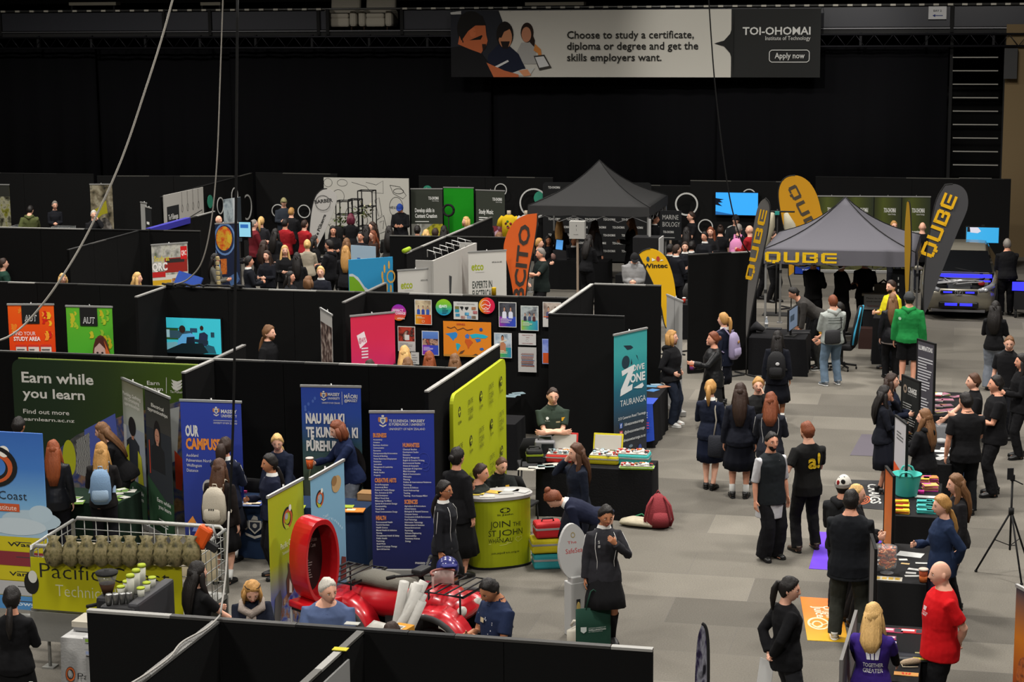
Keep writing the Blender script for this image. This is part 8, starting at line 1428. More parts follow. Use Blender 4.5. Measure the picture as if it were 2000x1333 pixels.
# ---------------------------------------------------------------- car with raised bonnet
t=thing('car','silver grey hatchback facing the stand, bonnet off and blue lights inside','car',(-.7,47.2,0),0); CB=M('#8b8678',.3,.5,spec=.5,coat=.5); DK=M('#0d0d0f',.3,spec=.5); BLU=M('#2a2af0',.4,emit=1.6)
hw=.88; L=4.1; F0=-2.05
prof=[(F0,.32),(F0-.04,.5),(F0,.66),(F0+.12,.78),(F0+1.05,.93),(F0+1.0,.6)]
mb=MB()   # wings, doors, sills: two sides as lofted strips
for e in (-1,1):
    ys=[F0+.05,F0+.5,F0+1.0,F0+1.6,F0+2.6,F0+3.6,F0+4.1]; zt_=[.72,.84,.93,.95,.97,.98,.9]; xo=[.66,.84,.88,.89,.89,.87,.7]; vs=[]
    for y,z,x in zip(ys,zt_,xo): vs+=[V((e*x*.95,y,.2)),V((e*x,y,.45)),V((e*x*.985,y,z-.12)),V((e*x*.9,y,z))]
    mb.add(vs,[(4*i+j,4*i+4+j,4*i+5+j,4*i+1+j) for i in range(6) for j in range(3)],CB,True)
mb.build('body_side',t).modifiers.new('thick','SOLIDIFY').thickness=.03
mb=MB(); mb.loft([(-.74,F0+.14,.48),(-.6,F0+.02,.48),(-.3,F0-.06,.48),(0,F0-.09,.48),(.3,F0-.06,.48),(.6,F0+.02,.48),(.74,F0+.14,.48)],[(.1,.2),(.1,.24),(.09,.25),(.09,.25),(.09,.25),(.1,.24),(.1,.2)],CB,side=(0,1,0),n=16); mb.build('front_bumper',t)
mb=MB(); mb.box((0,F0-.16,.36),(.9,.06,.15),DK); mb.build('lower_intake',t,bevel=.03)
for x in (-.17,.17): mb=MB(); mb.box((x,F0-.195,.38),(.28,.01,.06),BLU); mb.build('blue_lamp_strip',t)
mb=MB(); mb.box((0,F0-.13,.23),(1.2,.1,.05),M('#77777a',.3,.6)); mb.build('bumper_lip',t)
mb=MB(); mb.box((0,F0-.14,.66),(.85,.05,.09),DK); mb.build('grille',t,bevel=.02)
for x in (-.25,.25): mb=MB(); mb.box((x,F0-.17,.66),(.2,.01,.035),BLU); mb.build('blue_lamp_strip',t)
mb=MB()
for rx,rz_,cz in ((.085,.058,.66),(.05,.024,.675),(.026,.052,.662)):
    mb.tube([V((rx*math.cos(a),F0-.2,cz+rz_*math.sin(a))) for a in [i*6.2832/20 for i in range(21)]],.009,M('#b8b8ba',.2,.9),n=6)
mb.build('badge',t)
for e in (-1,1):
    mb=MB(); mb.loft([(e*.44,F0-.07,.69),(e*.58,F0-.0,.71),(e*.74,F0+.18,.76),(e*.8,F0+.36,.8)],[(.05,.045),(.07,.07),(.07,.07),(.03,.03)],M('#8a8c90',.15,.4),side=(0,1,0),n=14); mb.build('headlight',t)
    mb=MB(); mb.ell((e*.6,F0-.05,.71),(.05,.04,.04),M('#c8ccd0',.1,.3),12); mb.build('headlight_lens',t)
    mb=MB(); mb.loft([(e*.86,F0+1.25,1.0),(e*1.0,F0+1.22,1.02),(e*1.06,F0+1.24,1.02)],[.02,.07,.05],CB,side=(0,1,0),n=10); mb.build('wing_mirror',t)
    for y in (F0+.72,F0+3.3):
        mb=MB(); mb.lathe([(0,-.1),(.2,-.1),(.21,-.08),(.31,-.09),(.32,-.05),(.32,.08),(0,.09)],(0,0,0),'#101010',24); o=mb.build('wheel',t,loc=(e*.79,y,.32)); o.rotation_euler=(0,math.pi/2*e,0)
mb=MB(); mb.box((0,F0+.55,.5),(1.5,.95,.34),'#151517'); mb.build('engine_bay',t)
q=random.Random(12); 
mb=MB(); mb.box((0,F0+.45,.74),(.5,.4,.16),M('#5a5c60',.4,.5)); mb.box((-.42,F0+.5,.74),(.26,.3,.18),'#1c1c1e'); mb.box((.42,F0+.5,.74),(.28,.3,.16),'#2a2a2c'); mb.cyl((-.2,F0+.3,.85),(.3,F0+.35,.85),.05,M('#8a8a8a',.3,.7)); mb.ell((.5,F0+.25,.82),(.08,.08,.06),'#8a1c1c')
for i in range(8): mb.tube([V((q.uniform(-.6,.6),F0+q.uniform(.1,.8),.8)),V((q.uniform(-.6,.6),F0+q.uniform(.1,.8),.88)),V((q.uniform(-.6,.6),F0+q.uniform(.1,.8),.8))],.018,q.choice(['#222','#8a8a8c','#555']),n=6)
mb.build('engine',t)
mb=MB(); mb.box((0,F0+.9,.9),(1.46,.05,.08),BLU); mb.build('blue_lamp_strip',t); mb=MB(); mb.box((.55,F0+.5,.84),(.3,.05,.03),BLU); mb.build('blue_lamp_strip',t)
mb=MB(); mb.loft([(0,F0+1.02,.96),(0,F0+1.75,1.38),(0,F0+2.3,1.48),(0,F0+3.4,1.44),(0,F0+4.05,1.0)],[(.72,.02),(.6,.02),(.58,.02),(.56,.02),(.66,.02)],CB,side=(1,0,0),n=14); mb.build('roof',t)
vs=[V((-.74,F0+1.03,.95)),V((.74,F0+1.03,.95)),V((.61,F0+1.72,1.37)),V((-.61,F0+1.72,1.37))]; mb=MB(); mb.add([v+V((0,-.03,.035)) for v in vs],[(0,1,2,3)],M('#0c0d0f',.12,spec=.6)); mb.build('windscreen',t)
for e in (-1,1): mb=MB(); mb.add([V((e*.82,F0+1.25,.96)),V((e*.83,F0+3.7,.98)),V((e*.6,F0+3.3,1.4)),V((e*.62,F0+1.9,1.4))],[(0,1,2,3)],M('#0c0d0f',.12,spec=.6)); mb.build('side_window',t)
mb=MB(); mb.tube([(.3,F0+1.0,.99),(-.2,F0+1.15,1.06)],.012,'#111'); mb.build('wiper',t)
p=GY(1990,560,45.6); t=thing('blue_lit_engine_stand','engine display glowing blue cut by right picture edge','engine',(p.x+.25,45.9,0)); mb=MB(); mb.box((0,0,.5),(.7,.6,.6),'#1c1c1e'); mb.tube([(-.3,-.25,0),(-.3,-.25,.3)],.03,'#333'); mb.tube([(.3,-.25,0),(.3,-.25,.3)],.03,'#333'); mb.build('engine_block',t); mb=MB(); mb.box((-.1,-.31,.75),(.6,.03,.2),BLU); mb.build('blue_lamp_strip',t)
t=thing('television_stand','black wheeled stand carrying the television','stand',(GY(1919,470,49.6).x,49.62,0)); mb=MB(); mb.box((0,0,.05),(.8,.5,.06),'#161616'); mb.build('base',t); 
mb=MB(); mb.box((0,.03,.85),(.08,.05,1.7),'#161616'); mb.build('column',t); 
# ---------------------------------------------------------------- gaming set, chairs
t=thing('gaming_chair','black and sky blue high backed gaming chair','chair',(-2.86,38.5,0),math.radians(84))
mb=MB(); mb.box((0,0,.48),(.5,.5,.12),'#141416'); mb.build('seat',t,bevel=.04); mb=MB(); mb.loft([(0,-.24,.52),(0,-.27,.8),(0,-.32,1.1),(0,-.36,1.3)],[(.26,.06),(.28,.06),(.25,.05),(.16,.04)],'#141416',side=(1,0,0),n=16); mb.build('backrest',t)
for e in (-1,1):
    mb=MB(); mb.tube([(e*.24,-.26,.55),(e*.27,-.3,.8),(e*.21,-.34,1.05),(e*.14,-.39,1.3)],.02,'#3a9ac0'); mb.build('blue_edge',t)
    mb=MB(); mb.tube([(e*.28,.1,.5),(e*.3,.1,.68)],.02,'#1a1a1a'); mb.box((e*.3,.05,.69),(.08,.26,.04),'#1a1a1a'); mb.build('armrest',t)
mb=MB(); mb.cyl((0,0,.1),(0,0,.44),.03,'#333'); mb.build('gas_column',t)
for k in range(5): a=k*1.257; mb=MB(); mb.tube([(0,0,.12),(.3*math.cos(a),.3*math.sin(a),.08)],.022,'#161616'); mb.ell((.3*math.cos(a),.3*math.sin(a),.03),(.03,.02,.03),'#111',8); mb.build('caster_leg',t)
p=GY(1547,650,37.9); t=thing('monitor','large monitor seen almost edge on on gaming table','monitor',(p.x,37.9,.752),math.radians(83)); mb=MB(); mb.box((0,0,.36),(.75,.04,.44),'#0e0e10'); mb.build('casing',t,bevel=.01); sheet(.71,.4,M('#6a7a90',.2,emit=.35),[('r',.1,.3,.6,.6,M('#3a4a5a',.3,emit=.2))],.004,0,0,'display',t).location=(0,-.024,.16); mb=MB(); mb.box((0,.03,.08),(.06,.03,.16),'#111'); mb.box((0,.02,.008),(.28,.2,.016),'#111'); mb.build('stand',t)
p=G(1497,640,.752); t=thing('water_bottle','clear water bottle standing on gaming table','bottle',p); mb=MB(); mb.lathe([(.033,0),(.034,.13),(.015,.18),(.014,.2)],(0,0,0),GLASS('#a8b4c0',.5),14); mb.build('bottle_body',t); mb=MB(); mb.lathe([(.016,.2),(.016,.22),(0,.22)],(0,0,0),'#c8c8cc',10); mb.build('cap',t); mb=MB(); mb.lathe([(.035,.05),(.035,.1)],(0,0,0),'#b0b0b0',14); mb.build('paper_label',t)
flat('keyboard',1562,652,.4,.14,.02,'black keyboard on the gaming table','#1c1c1e',rz=.3,cat='keyboard'); flat('controller_tray',1512,643,.3,.16,.02,'dark tray on gaming table beside the bottle','#222224',cat='tray')
p=G(1477,650,.752); mb=MB(); mb.loft([(-.16,0,.05),(0,0,.14),(.15,0,.06)],[(.08,.05),(.14,.1),(.07,.05)],M('#232325',.9,bump=.3),side=(0,1,0),n=12); tag(mb.build('black_bag',loc=p),'slouched black bag on left end of gaming table','bag')
def chair(p,rz,label,seat='#121213',leg='#161616',back='mesh'):
    t=thing('chair',label,'chair',p,rz); 
    mb=MB(); mb.box((0,0,.45),(.44,.44,.04),seat); mb.build('seat',t,bevel=.015)
    for x in (-1,1):
        for y in (-1,1): mb=MB(); mb.tube([(x*.19,y*.19,.44),(x*.21,y*.22,0)],.013,leg); mb.build('leg',t)
    mb=MB(); mb.loft([(0,-.22,.55),(0,-.26,.75),(0,-.28,.92)],[(.2,.018),(.24,.02),(.17,.015)],seat,side=(1,0,0),n=16); mb.build('backrest',t)
    mb=MB(); mb.tube([(-.2,-.19,.44),(-.19,-.24,.6)],.012,leg); mb.tube([(.2,-.19,.44),(.19,-.24,.6)],.012,leg); mb.build('back_frame',t); return t
chair((-9.82,24.38,0),math.radians(0),'black perforated chair behind navy table left end'); chair((-6.65,27.6,0),math.radians(20),'dark chair standing behind the paramedic')
chair((-6.62,24.95,0),math.radians(-115)+math.radians(60),'stool chair under the seated laughing officer'); chair((-6.30,25.3,0),math.radians(-150)+math.radians(140),'stool chair under the smiling young officer')
p=G(1328,640); chair((p.x,p.y+1.0,0),.6,'white framed folding chair behind the yellow flag','#3a3a3a','#a8a8a4')
pc=G(1336,592,.775); cup(1336,592,.775,'red paper cup beside the yellow flag','#a82a1c'); cloth_table(pc.x-.3,pc.x+.15,pc.y-.25,pc.y+.35,.77,'small black table carrying red cup behind blank banner')
t=cloth_table(-8.3,-7.25,28.9,29.6,.75,'black table with pale leaflets beside the ambulance display'); 
for i in range(3): flat('leaflet',997+8*i,775-3*i,.2,.15,.008,'pale blue leaflet on table beside the ambulance display','#8aa0a8',group='leaflets beside the ambulance display',rz=.3*i)
# diving table top
for i,(px,py,c_) in enumerate(((1272,755,'#5a8aa8'),(1284,752,'#8aa0b0'),(1295,756,'#a8745a'),(1275,763,'#3a6a9a'))): flat('brochure',px,py,.22,.16,.005,'blue diving brochure on the black diving table',c_,rz=.4*i,group='brochures on the diving table')
t=thing('table_runner','bright blue printed cloth draped over diving table corner','cloth',(-5.62,30.9,0)); mb=MB(); mb.box((0,.2,.757),(.5,.5,.006),'#2440a0'); 
vs=[]; 
for i in range(9):
    x=-.25+.5*i/8; vs+=[V((x,-.075+.015*math.sin(i*2),.757)),V((x+.04*math.sin(i),-.11+.03*math.sin(i*2.3),.06+.1*abs(i-4)/4))]
mb.add(vs,[(2*i,2*i+1,2*i+3,2*i+2) for i in range(8)],M('#2444a8',.7),True); printed(mb,.5,.6,[T(.15,.3,.16,'DIVE',.7,'l',.02,'#a8b0c8'),T(.1,.6,.18,'ZONE',.8,'l',.02,'#a83a5a'),T(.2,.85,.14,'NZ',.4,'l',.02,'#a8b0c8')],lambda x,z,e:V((x-.25,-.125-e-.02*(1-z/.6),.12+z))); mb.build('printed_cloth',t)
# under and behind the grey tent
t=thing('white_counter','white counter with notice and sander under grey tent edge','counter',(-2.35,42.9,0)); mb=MB(); mb.box((0,0,.45),(.75,.5,.86),M('#2a2a2c',.7)); mb.build('cabinet',t); mb=MB(); mb.box((0,0,.9),(.8,.55,.05),'#a09684'); mb.build('worktop',t); sheet(.5,.34,'#a6a6a6',[T(.1,.3,.1,'Please do not',.7,'l',.01,'#333'),T(.1,.5,.1,'touch machine',.7,'l',.01,'#333'),T(.15,.8,.1,'Supervised only',.7,'l',.01,'#a83a3a')],.006,0,0,'notice',t).location=(-.1,-.31,.58)
mb=MB(); mb.box((0,0,.1),(.4,.26,.2),M('#4a463f',.5)); mb.tube([(-.1,0,.2),(0,0,.28),(.1,0,.2)],.02,'#333'); tag(mb.build('power_tool',loc=(-2.3,42.9,.925)),'grey boxed power tool on the white counter','tool')
p=G(1735,600); t=thing('ramp_mat','black floor ramp with yellow edges behind the hi-vis man','ramp',(p.x,p.y+.2,0),.4); mb=MB(); mb.add([V(v) for v in ((-.5,-.4,0),(.5,-.4,0),(.5,.4,0),(-.5,.4,0),(-.35,-.3,.06),(.35,-.3,.06),(.35,.3,.06),(-.35,.3,.06))],[(4,5,6,7),(0,1,5,4),(1,2,6,5),(2,3,7,6),(3,0,4,7)],'#2a2a2a'); mb.build('tread',t); mb=MB(); mb.add([V((-.51,-.41,.003)),V((-.45,-.41,.02)),V((-.45,.41,.02)),V((-.51,.41,.003))],[(0,1,2,3)],'#b8a41c'); mb.build('yellow_edge',t)
p=G(1693,680); mb=MB(); mb.box((0,0,.22),(.34,.3,.44),M('#2a1712',.8)); tag(mb.build('brown_box',loc=(p.x,p.y,0)),'dark brown box on floor by hi-vis man','box')
cloth_table(-2.3,-1.6,39.2,39.9,.95,'tall black draped plinth before the hi-vis man','#0f0f10')
screen(1553,521,1600,536,43.9,'blue screen tilted under the grey tent valance',[T(.3,.5,.2,'KEEP',.4,'l',.02,'#c8c8d8')],'#2440a0',name='wall_screen',emit=.35)
mb=MB(); mb.box((0,.03,.75),(.08,.05,1.5),'#161616'); tag(mb.build('screen_post',loc=(GY(1576,530,43.95).x,43.95,0)),'post holding the blue screen under grey tent','stand')
sign_board((1745,527),(1768,527),1.7,.1,'tall black text banner under the tent right edge','#121416',[T(.3,.5,.0001,'.',.01,'l',0,'#121416')]+bars(.4,.1,.12,.08,10,'#c8c8c4'))
# black tent furniture
def box_thing(name,label,cat,p,d_,col,rz=0,shapes=None,legs=0,bevel=.01):
    t=thing(name,label,cat,p,rz); mb=MB(); mb.box((0,0,d_[2]/2+legs),d_,col)
    if shapes: printed(mb,d_[0],d_[2],shapes,lambda x,z,e:V((x-d_[0]/2,-d_[1]/2-e,z+legs)))
    mb.build('panel' if legs else 'case',t,bevel=bevel)
    if legs: mb=MB(); mb.box((0,0,legs/2),(.05,.05,legs),'#8a7a6a'); mb.build('post',t); mb=MB(); mb.box((0,0,.01),(.4,.4,.02),'#333'); mb.build('foot',t)
    return t
p=GY(1128,452,45); box_thing('light_box','white square light box on a wooden post under black tent','sign',(p.x,45,0),(.37,.22,.42),M('#a2a19c',.5),.05,[('r',.45,.2,.49,.3,'#333'),('r',.46,.42,.48,.55,'#555'),T(.3,.78,.06,'Health',.3,'l',0,'#333')],1.72)
p=GY(1310,440,46); t=box_thing('marine_sign','black marine biology sign on a post','sign',(p.x,46,0),(.52,.04,.72),'#121416',0,[T(.12,.3,.17,'MARINE',.75,'l',-.005,'#a8a8a4'),T(.12,.54,.17,'BIOLOGY',.82,'l',-.005,'#a8a8a4'),T(.15,.76,.08,'TOI-OHOMAI',.5,'l',.02,'#b8b8b4'),('r',.15,.9,.7,.93,'#8a8a88')],1.6)
p=GY(1262,480,44); t=thing('black_display_box','large black display box with white cross mark and pale side','display box',(p.x,44.2,0)); mb=MB(); mb.box((0,0,.95),(.62,.5,1.9),'#101012'); printed(mb,.62,1.9,[('r',.5,.17,.82,.19,'#a8a8a4'),('r',.66,.14,.7,.24,'#a8a8a4'),('e',.55,.27,.1,.025,'#a8a8a4')],lambda x,z,e:V((x-.31,-.25-e,z))); mb.build('box_body',t); mb=MB(); mb.box((.33,-.05,1.05),(.03,.55,1.7),'#a0a09e'); mb.build('pale_side_panel',t); mb=MB(); mb.box((.05,0,2.1),(.05,.05,.42),'#9a9a98'); mb.build('pole',t)
p=G(1108,500,.752); t=thing('laptop','open laptop on the table under black tent','laptop',(p.x,48.3,.752),3.0); mb=MB(); mb.box((0,0,.012),(.36,.25,.022),'#2a2a2c'); mb.build('keyboard_base',t); mb=MB(); mb.box((0,.15,.13),(.36,.015,.25),'#2c2c2e',Matrix.Rotation(-.3,3,'X')); mb.build('screen_lid',t)
p=GY(1092,478,48.2); t=thing('tablet','glowing blue tablet on stand under black tent','tablet',(p.x,48.25,.752)); mb=MB(); mb.tube([(0,.02,0),(0,.02,.25)],.012,'#222'); mb.box((0,.02,.006),(.16,.12,.012),'#222'); mb.build('stand',t); mb=MB(); mb.box((0,0,.38),(.2,.02,.28),'#111',Matrix.Rotation(.1,3,'Y')); mb.box((0,-.011,.38),(.18,.004,.25),M('#4a86c0',.3,emit=.8),Matrix.Rotation(.1,3,'Y')); mb.build('display',t)
mb=MB(); mb.lathe([(.06,0),(.07,.12),(.04,.16)],(0,0,0),'#8a6a62',14); tag(mb.build('jar',loc=tuple(G(1093,500,.752))[:1]+(48.2,.752)),'small pinkish jar beside tablet under black tent','jar')
# backdrop with repeated name behind tent
board((1060,356),(1272,357),2.3,.05,'black backdrop covered in repeated white institute names','#101112',[T(.05+.17*i+(.085 if j%2 else 0),.08+.1*j,.03,'TOI-OHOMAI',.11,'l',.02,'#b4b4b0') for i in range(6) for j in range(9) if .05+.17*i+(.085 if j%2 else 0)<.87],t=.03,rnd_=.1)
# skills stand, boards
p0=G(823,505,2.38); t=thing('skills_stand','white folding skills stand with open frame top','display',(-10.58,37.35,0),math.radians(88))
sheet(2.9,2.36,M('#a3a19c',.6),[('p',[(.34,.18),(.40,.2),(.38,.34),(.42,.42),(.36,.62),(.33,.58),(.38,.46),(.34,.36)],'#2a2c2e'),T(.3,.62,.05,'SKILLS',.2,'l',0,'#444'),T(.5,.74,.07,'ignite',.24,'l',.02,'#3a3a3a')],.04,0,0,'long_panel',t)
for x,w_ in ((-1.43,.34),(1.43,.34)): o=sheet(w_,2.36,M('#a3a19c',.6),[],.03,0,0,'end_panel',t); o.location=(x,.04+w_/2,0); o.rotation_euler=(0,0,math.radians(-90))
for k in range(6): mb=MB(); x=-1.2+.4*k; mb.tube([(x,.03,2.36),(x,.05,2.5),(x+.28,.3,2.5),(x+.28,.3,2.36)],.01,'#a8a8a6',n=6); mb.tube([(x,.05,2.5),(x+.4,.05,2.42)],.01,'#a8a8a6',n=6); mb.build('frame_bar',t)
board((681,508),(767,502),2.05,.05,'large board with blue sky, lime hill and orange sun',M('#2a86b4',.6),[('p',[(0,.15),(.08,.15),(.2,.19),(.35,.3),(.6,.39),(1,.43),(1,1),(0,1)],'#b4bcc0'),('p',[(0,.175),(.1,.18),(.22,.24),(.36,.35),(.6,.43),(1,.47),(1,1),(0,1)],'#6a9a1c'),('o',.95,.21,.1,.07,.72,'#c89a4a')]+[('e',.95+.2*math.cos(a),.21+.13*math.sin(a),.022,.045,'#c89a4a') for a in (1.6,2.1,2.7,3.3,3.9,4.5)],t=.03)
board((685,479),(733,482),2.0,.9,'pale blue board with small screen picture','#8fa4b4',[('r',.25,.25,.38,.5,'#2a5a9a'),('r',.4,.25,.8,.5,'#b0b4b8')]+bars(.43,.28,.3,.06,3,'#777'),t=.02)
t=thing('lime_tube','lime green foam tube on the dividing wall end','tube',(-11.42,36.75,2.46)); mb=MB(); mb.cyl((0,-.25,0),(0,.12,0),.045,'#8aa41c'); mb.build('foam',t)
# drawn beauty wall and barber panel
sk=lambda P,w_=.012:('l',P,w_,'#2a2a28')
el=lambda u,v,a,b,w_=.012:('l',[(u+a*math.cos(i*.35),v+b*math.sin(i*.35)) for i in range(19)],w_,'#2a2a28')
board((632,347),(798,349),2.42,0,'tall white wall printed with line drawings of beauty tools',M('#aaa8a0',.7),
    [el(.05,.06,.05,.05),el(.22,.06,.06,.04),sk([(.33,.05),(.5,.1),(.5,.05),(.62,.08),(.7,.03),(.7,.18),(.56,.17),(.5,.1)]),el(.17,.22,.07,.08),el(.38,.3,.06,.05),sk([(.4,.3),(.5,.4),(.46,.42),(.36,.33)]),sk([(.6,.26),(.65,.23),(.68,.44),(.64,.45),(.6,.26)]),sk([(.61,.5),(.7,.44),(.74,.62),(.64,.66),(.61,.5)],.018),sk([(.65,.52),(.7,.5),(.69,.6)]),el(.85,.34,.08,.12),T(.85,.36,.035,'HAIR & BEAUTY',.16,'c',.01,'#333'),sk([(.78,.08),(.9,.1),(.97,.2),(.93,.24),(.82,.18),(.78,.08)]),el(.88,.15,.06,.03),
     sk([(.57,.6),(.6,.55),(.6,.9),(.57,.9),(.57,.6)]),sk([(.62,.74),(.76,.74),(.78,.78),(.64,.79),(.62,.74)]),sk([(.74,.8),(.7,.95),(.64,.98),(.74,.8)]),sk([(.4,.6),(.48,.56),(.48,.92),(.4,.92),(.4,.6)]),el(.44,.5,.07,.08),sk([(.0,.5),(.08,.6),(.1,.9)]),sk([(.06,.75),(.3,.7),(.3,.85)]),el(.3,.45,.05,.1)],t=.05)
d0=GY(315,385,46.3)
t=thing('display_board','white slanted panel with drawn bulbs and barber chair','board',(-20.93,47.4,0),math.radians(87)); sheet(2.3,1.6,M('#a09e98',.7),[('r',.06,.2,.36,1,'#1a1c1e'),T(.09,.42,.09,'Te Pūkenga',.24,'l',.01,WH),T(.11,.72,.07,'Study with',.2,'l',.01,WH),sk([(.42,.95),(.44,.5),(.95,.38),(.95,.95)],.03),sk([(.5,.9),(.6,.6),(.85,.55),(.86,.75),(.62,.82)],.02)]+[sk([(.44+.14*i,0),(.44+.14*i,.22)]) for i in range(4)]+[el(.44+.14*i,.28,.018,.06) for i in range(4)],.03,.85,0,'printed_panel',t)
for x in (-.9,.9): mb=MB(); mb.box((x,.04,.9),(.04,.04,1.8),'#222'); mb.build('leg',t)
t=thing('purple_cloth','purple cloth folded over the slanting wall top','cloth',(-18.35,40.6,2.36)); mb=MB(); mb.box((.01,0,.06),(.12,2.2,.018),'#2c2a8a'); mb.box((.07,0,-.0),(.02,2.2,.14),'#2c2a8a'); mb.build('folded_cloth',t,bevel=.005)
p=G(452,470,1.6); board((437,390),(470,385),2.45,1.3,'standing translucent scan picture of a spine',RAMP(['#6a7a84','#a4b0b4','#3a464e'],'noise',scale=3),[('p',[(.5,.0),(.62,.0),(.7,.4),(.6,1),(.45,1),(.55,.5)],'#c0c6c8'),('r',.75,0,1,1,'#2a3238')],t=.02)
screen(467,434,490,463,44.6,'lit blue screen behind the brain banner',[('r',.1,.15,.8,.4,'#2a5a9a')],'#7ab0c4',name='wall_screen',emit=.6)
mb=MB(); mb.box((0,.06,.9),(.1,.06,1.8),'#161616'); tag(mb.build('screen_post',loc=(GY(478,450,44.6).x,44.62,0)),'post of the lit screen behind brain banner','stand')
# white draped desks in the middle-left crowd
for (x0,px,py,w_,lb) in ((0,640,505,1.0,'white desk behind tall boy in black hoodie'),(0,845,462,1.3,'small white desk in front of green screen')):
    p=G(px,py,.75); cloth_table(p.x-w_/2,p.x+w_/2,p.y-.3,p.y+.3,.75,lb,'#8d8b86')
p=GY(427,540,33.2); cloth_table(-16.0,-12.5,32.6,33.2,.75,'white topped long table behind the second long wall','#77756f')
p=GY(428,505,32.9); t=thing('spine_model','cream model spine on stand in front of brain banner','model',(p.x,32.9,.752)); mb=MB()
zt_=p.z-.75
for i in range(22): a=i/21; mb.box((.03*math.sin(a*5),.02*math.sin(a*6),.05+a*(zt_-.05)),(.075-.025*a,.07,zt_/22*.72),M('#a8986c',.6),a)
mb.build('vertebrae',t,bevel=.008); mb=MB(); mb.ell((0,0,.05),(.14,.1,.06),M('#b0a074',.6),14); mb.build('pelvis',t)
# flower stand, mannequins, ring light
t=thing('flower_stand','black open box frames holding foliage before the drawn wall','stand',(GY(680,440,50.6).x,50.6,0)); bk='#171717'
for (x,w_,h) in ((-.35,.36,1.9),(.02,.3,1.95),(.3,.42,2.2)):
    mb=MB()
    for a in (0,w_):
        for y in (0,.34): mb.box((x+a,y,h/2),(.025,.025,h),bk)
    for z in (h,h*.8,h*.55):
        for y in (0,.34): mb.box((x+w_/2,y,z),(w_,.025,.025),bk)
        for a in (0,w_): mb.box((x+a,.17,z),(.025,.34,.025),bk)
    mb.build('box_frame',t)
q=random.Random(3); 
for cx,cz,n in ((-.3,1.35,60),(.45,1.65,60)):
    mb=MB()
    for i in range(n):
        c0=V((cx+q.gauss(0,.13),.1+q.gauss(0,.08),cz+q.gauss(0,.11))); d=V((q.uniform(-1,1),q.uniform(-1,1),q.uniform(-.5,1))).normalized()*.07; e=d.cross(V((q.uniform(-1,1),.3,1))).normalized()*.028; mb.add([c0-d,c0+e,c0+d,c0-e],[(0,1,2,3)],q.choice(['#4a5a2a','#6a7a3a','#3a4a24','#a8a48a','#8a8a5a']))
    tag(mb.build('foliage',t),None,None,None,'stuff')
mb=MB(); mb.lathe([(.14,.5),(.16,1.15),(.12,1.2)],(-.3,.1,0),'#131313',16); mb.build('vase',t)
for px,lb,c_,pr in ((994,'headless mannequin in yellow printed tee','#c0a010',True),(1028,'headless mannequin in white tee behind the yellow one','#a4a4a2',False)):
    p=GY(px,410,49.8); t=thing('mannequin',lb,'mannequin',(p.x,49.8,0)); mb=MB(); z=p.z-.1; mb.loft([(0,0,z-.62),(0,0,z-.3),(0,0,z-.12),(0,0,z-.04)],[(.2,.12),(.2,.13),(.21,.12),(.09,.07)],M(c_,.85,bump=.15),side=(1,0,0),n=18)
    for e in (-1,1): mb.loft([(e*.16,0,z-.1),(e*.24,0,z-.2),(e*.27,0,z-.34)],[.07,.075,.08],M(c_,.85),side=(0,1,0),n=12)
    if pr: [mb.ell((q.uniform(-.08,.08),-.125,z-.3+q.uniform(-.1,.1)),(.035,.01,.035),cc_,8) for cc_ in ('#7a1c24','#3a6a2a','#2a2a2a','#8a2a2a','#a83a3a','#4a1c1c')]
    mb.build('tee_shirt',t); mb=MB(); mb.cyl((0,0,z-.06),(0,0,z+.08),.055,'#a89a86'); mb.build('neck',t); mb=MB(); mb.cyl((0,0,0),(0,0,z-.5),.025,'#333'); mb.lathe([(.18,0),(.18,.02),(.02,.03)],(0,0,0),'#333',18); mb.build('stand',t)
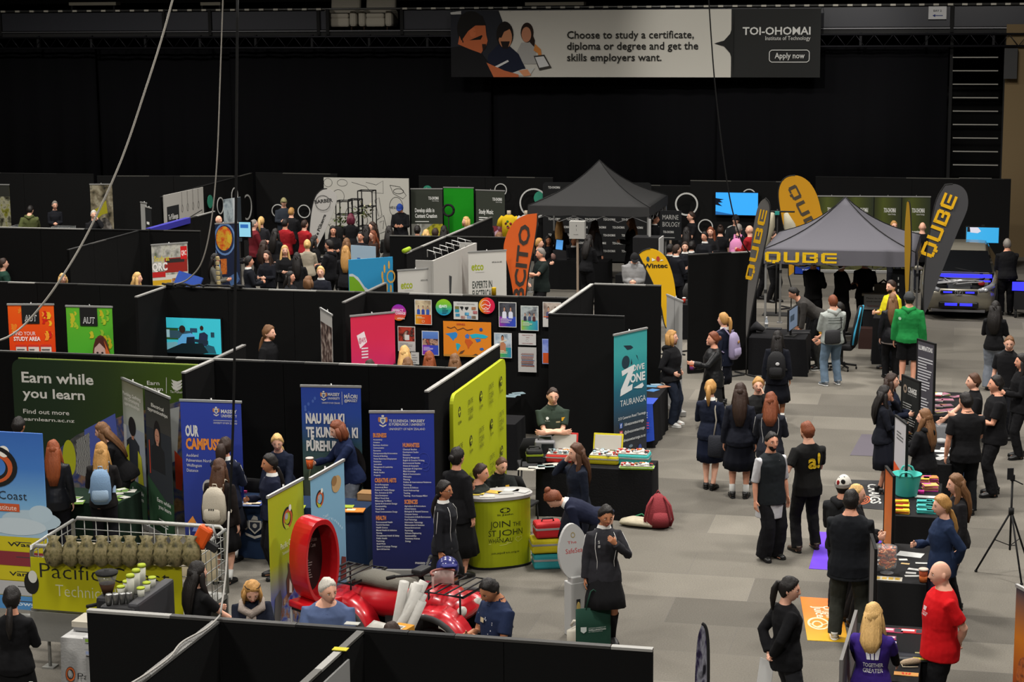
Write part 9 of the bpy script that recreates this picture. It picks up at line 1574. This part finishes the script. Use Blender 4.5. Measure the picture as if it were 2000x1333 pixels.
p=GY(876,411,50.4); t=thing('ring_light','black ring light on thin stand before green screen','lamp',(p.x,50.4,0)); mb=MB(); mb.tube([V((.15*math.cos(a),0,p.z+.15*math.sin(a))) for a in [i*6.2832/28 for i in range(29)]],.033,'#0e0e0e',n=10); mb.build('ring',t); mb=MB(); mb.cyl((0,0,.35),(0,0,p.z-.15),.016,'#0e0e0e'); mb.build('pole',t)
for k in range(3): a=k*2.094; mb=MB(); mb.tube([(0,0,.4),(.28*math.cos(a),.28*math.sin(a),.01)],.012,'#0e0e0e'); mb.build('leg',t)
# pale cones by the yellow flag (bundled cream bags on a frame)
t=thing('cream_bag_frame','cream cloth bags hung on a frame beside slim grey flag','display',(GY(1518,420,45).x,45,0))
for dx,rt_ in ((-.1,.28),(.2,-.3)):
    mb=MB(); mb.loft([(0,0,0),(0,0,-.3),(0,0,-.75),(0,0,-.9)],[(.05,.04),(.14,.1),(.13,.09),(.05,.04)],M('#a09a86',.9,bump=.3),side=(1,0,0),n=14); o=mb.build('cloth_bag',t,loc=(dx,0,2.42)); o.rotation_euler=(0,rt_,0)
mb=MB(); mb.tube([(0,.05,0),(0,.05,2.5)],.02,'#222'); mb.tube([(-.3,.05,2.45),(.4,.05,2.45)],.02,'#222'); mb.box((0,.05,.01),(.6,.5,.02),'#222'); mb.build('frame',t); mb=MB(); mb.box((0,-.02,2.42),(.1,.06,.08),'#2a8a80'); mb.build('teal_tie',t)
p=G(945,577,2.42); mb=MB(); mb.lathe([(.04,0),(.04,.12),(.042,.13)],(0,0,0),'#b8960c',12); tag(mb.build('yellow_tin',loc=(GY(965,574,31.5).x,31.49,2.415)),'small yellow tin on top of the long wall near orange flag','tin')
chair((-9.1,37.6,0),.9,'folded metal framed chair beside the orange flag','#55534c','#8a8a86')
p=G(360,560,.9); mb=MB(); mb.box((0,0,.0),(.5,.03,.5),'#2c4a9c',Matrix.Rotation(-.5,3,'X')@Matrix.Rotation(.25,3,'Y')); tag(mb.build('leaning_board',loc=(GY(362,553,31.6).x,31.62,GY(362,556,31.6).z-.05)),'blue board leaning behind wall top beside the train banner','board')
bpy.data.objects.remove(_to); bpy.data.curves.remove(_tc)
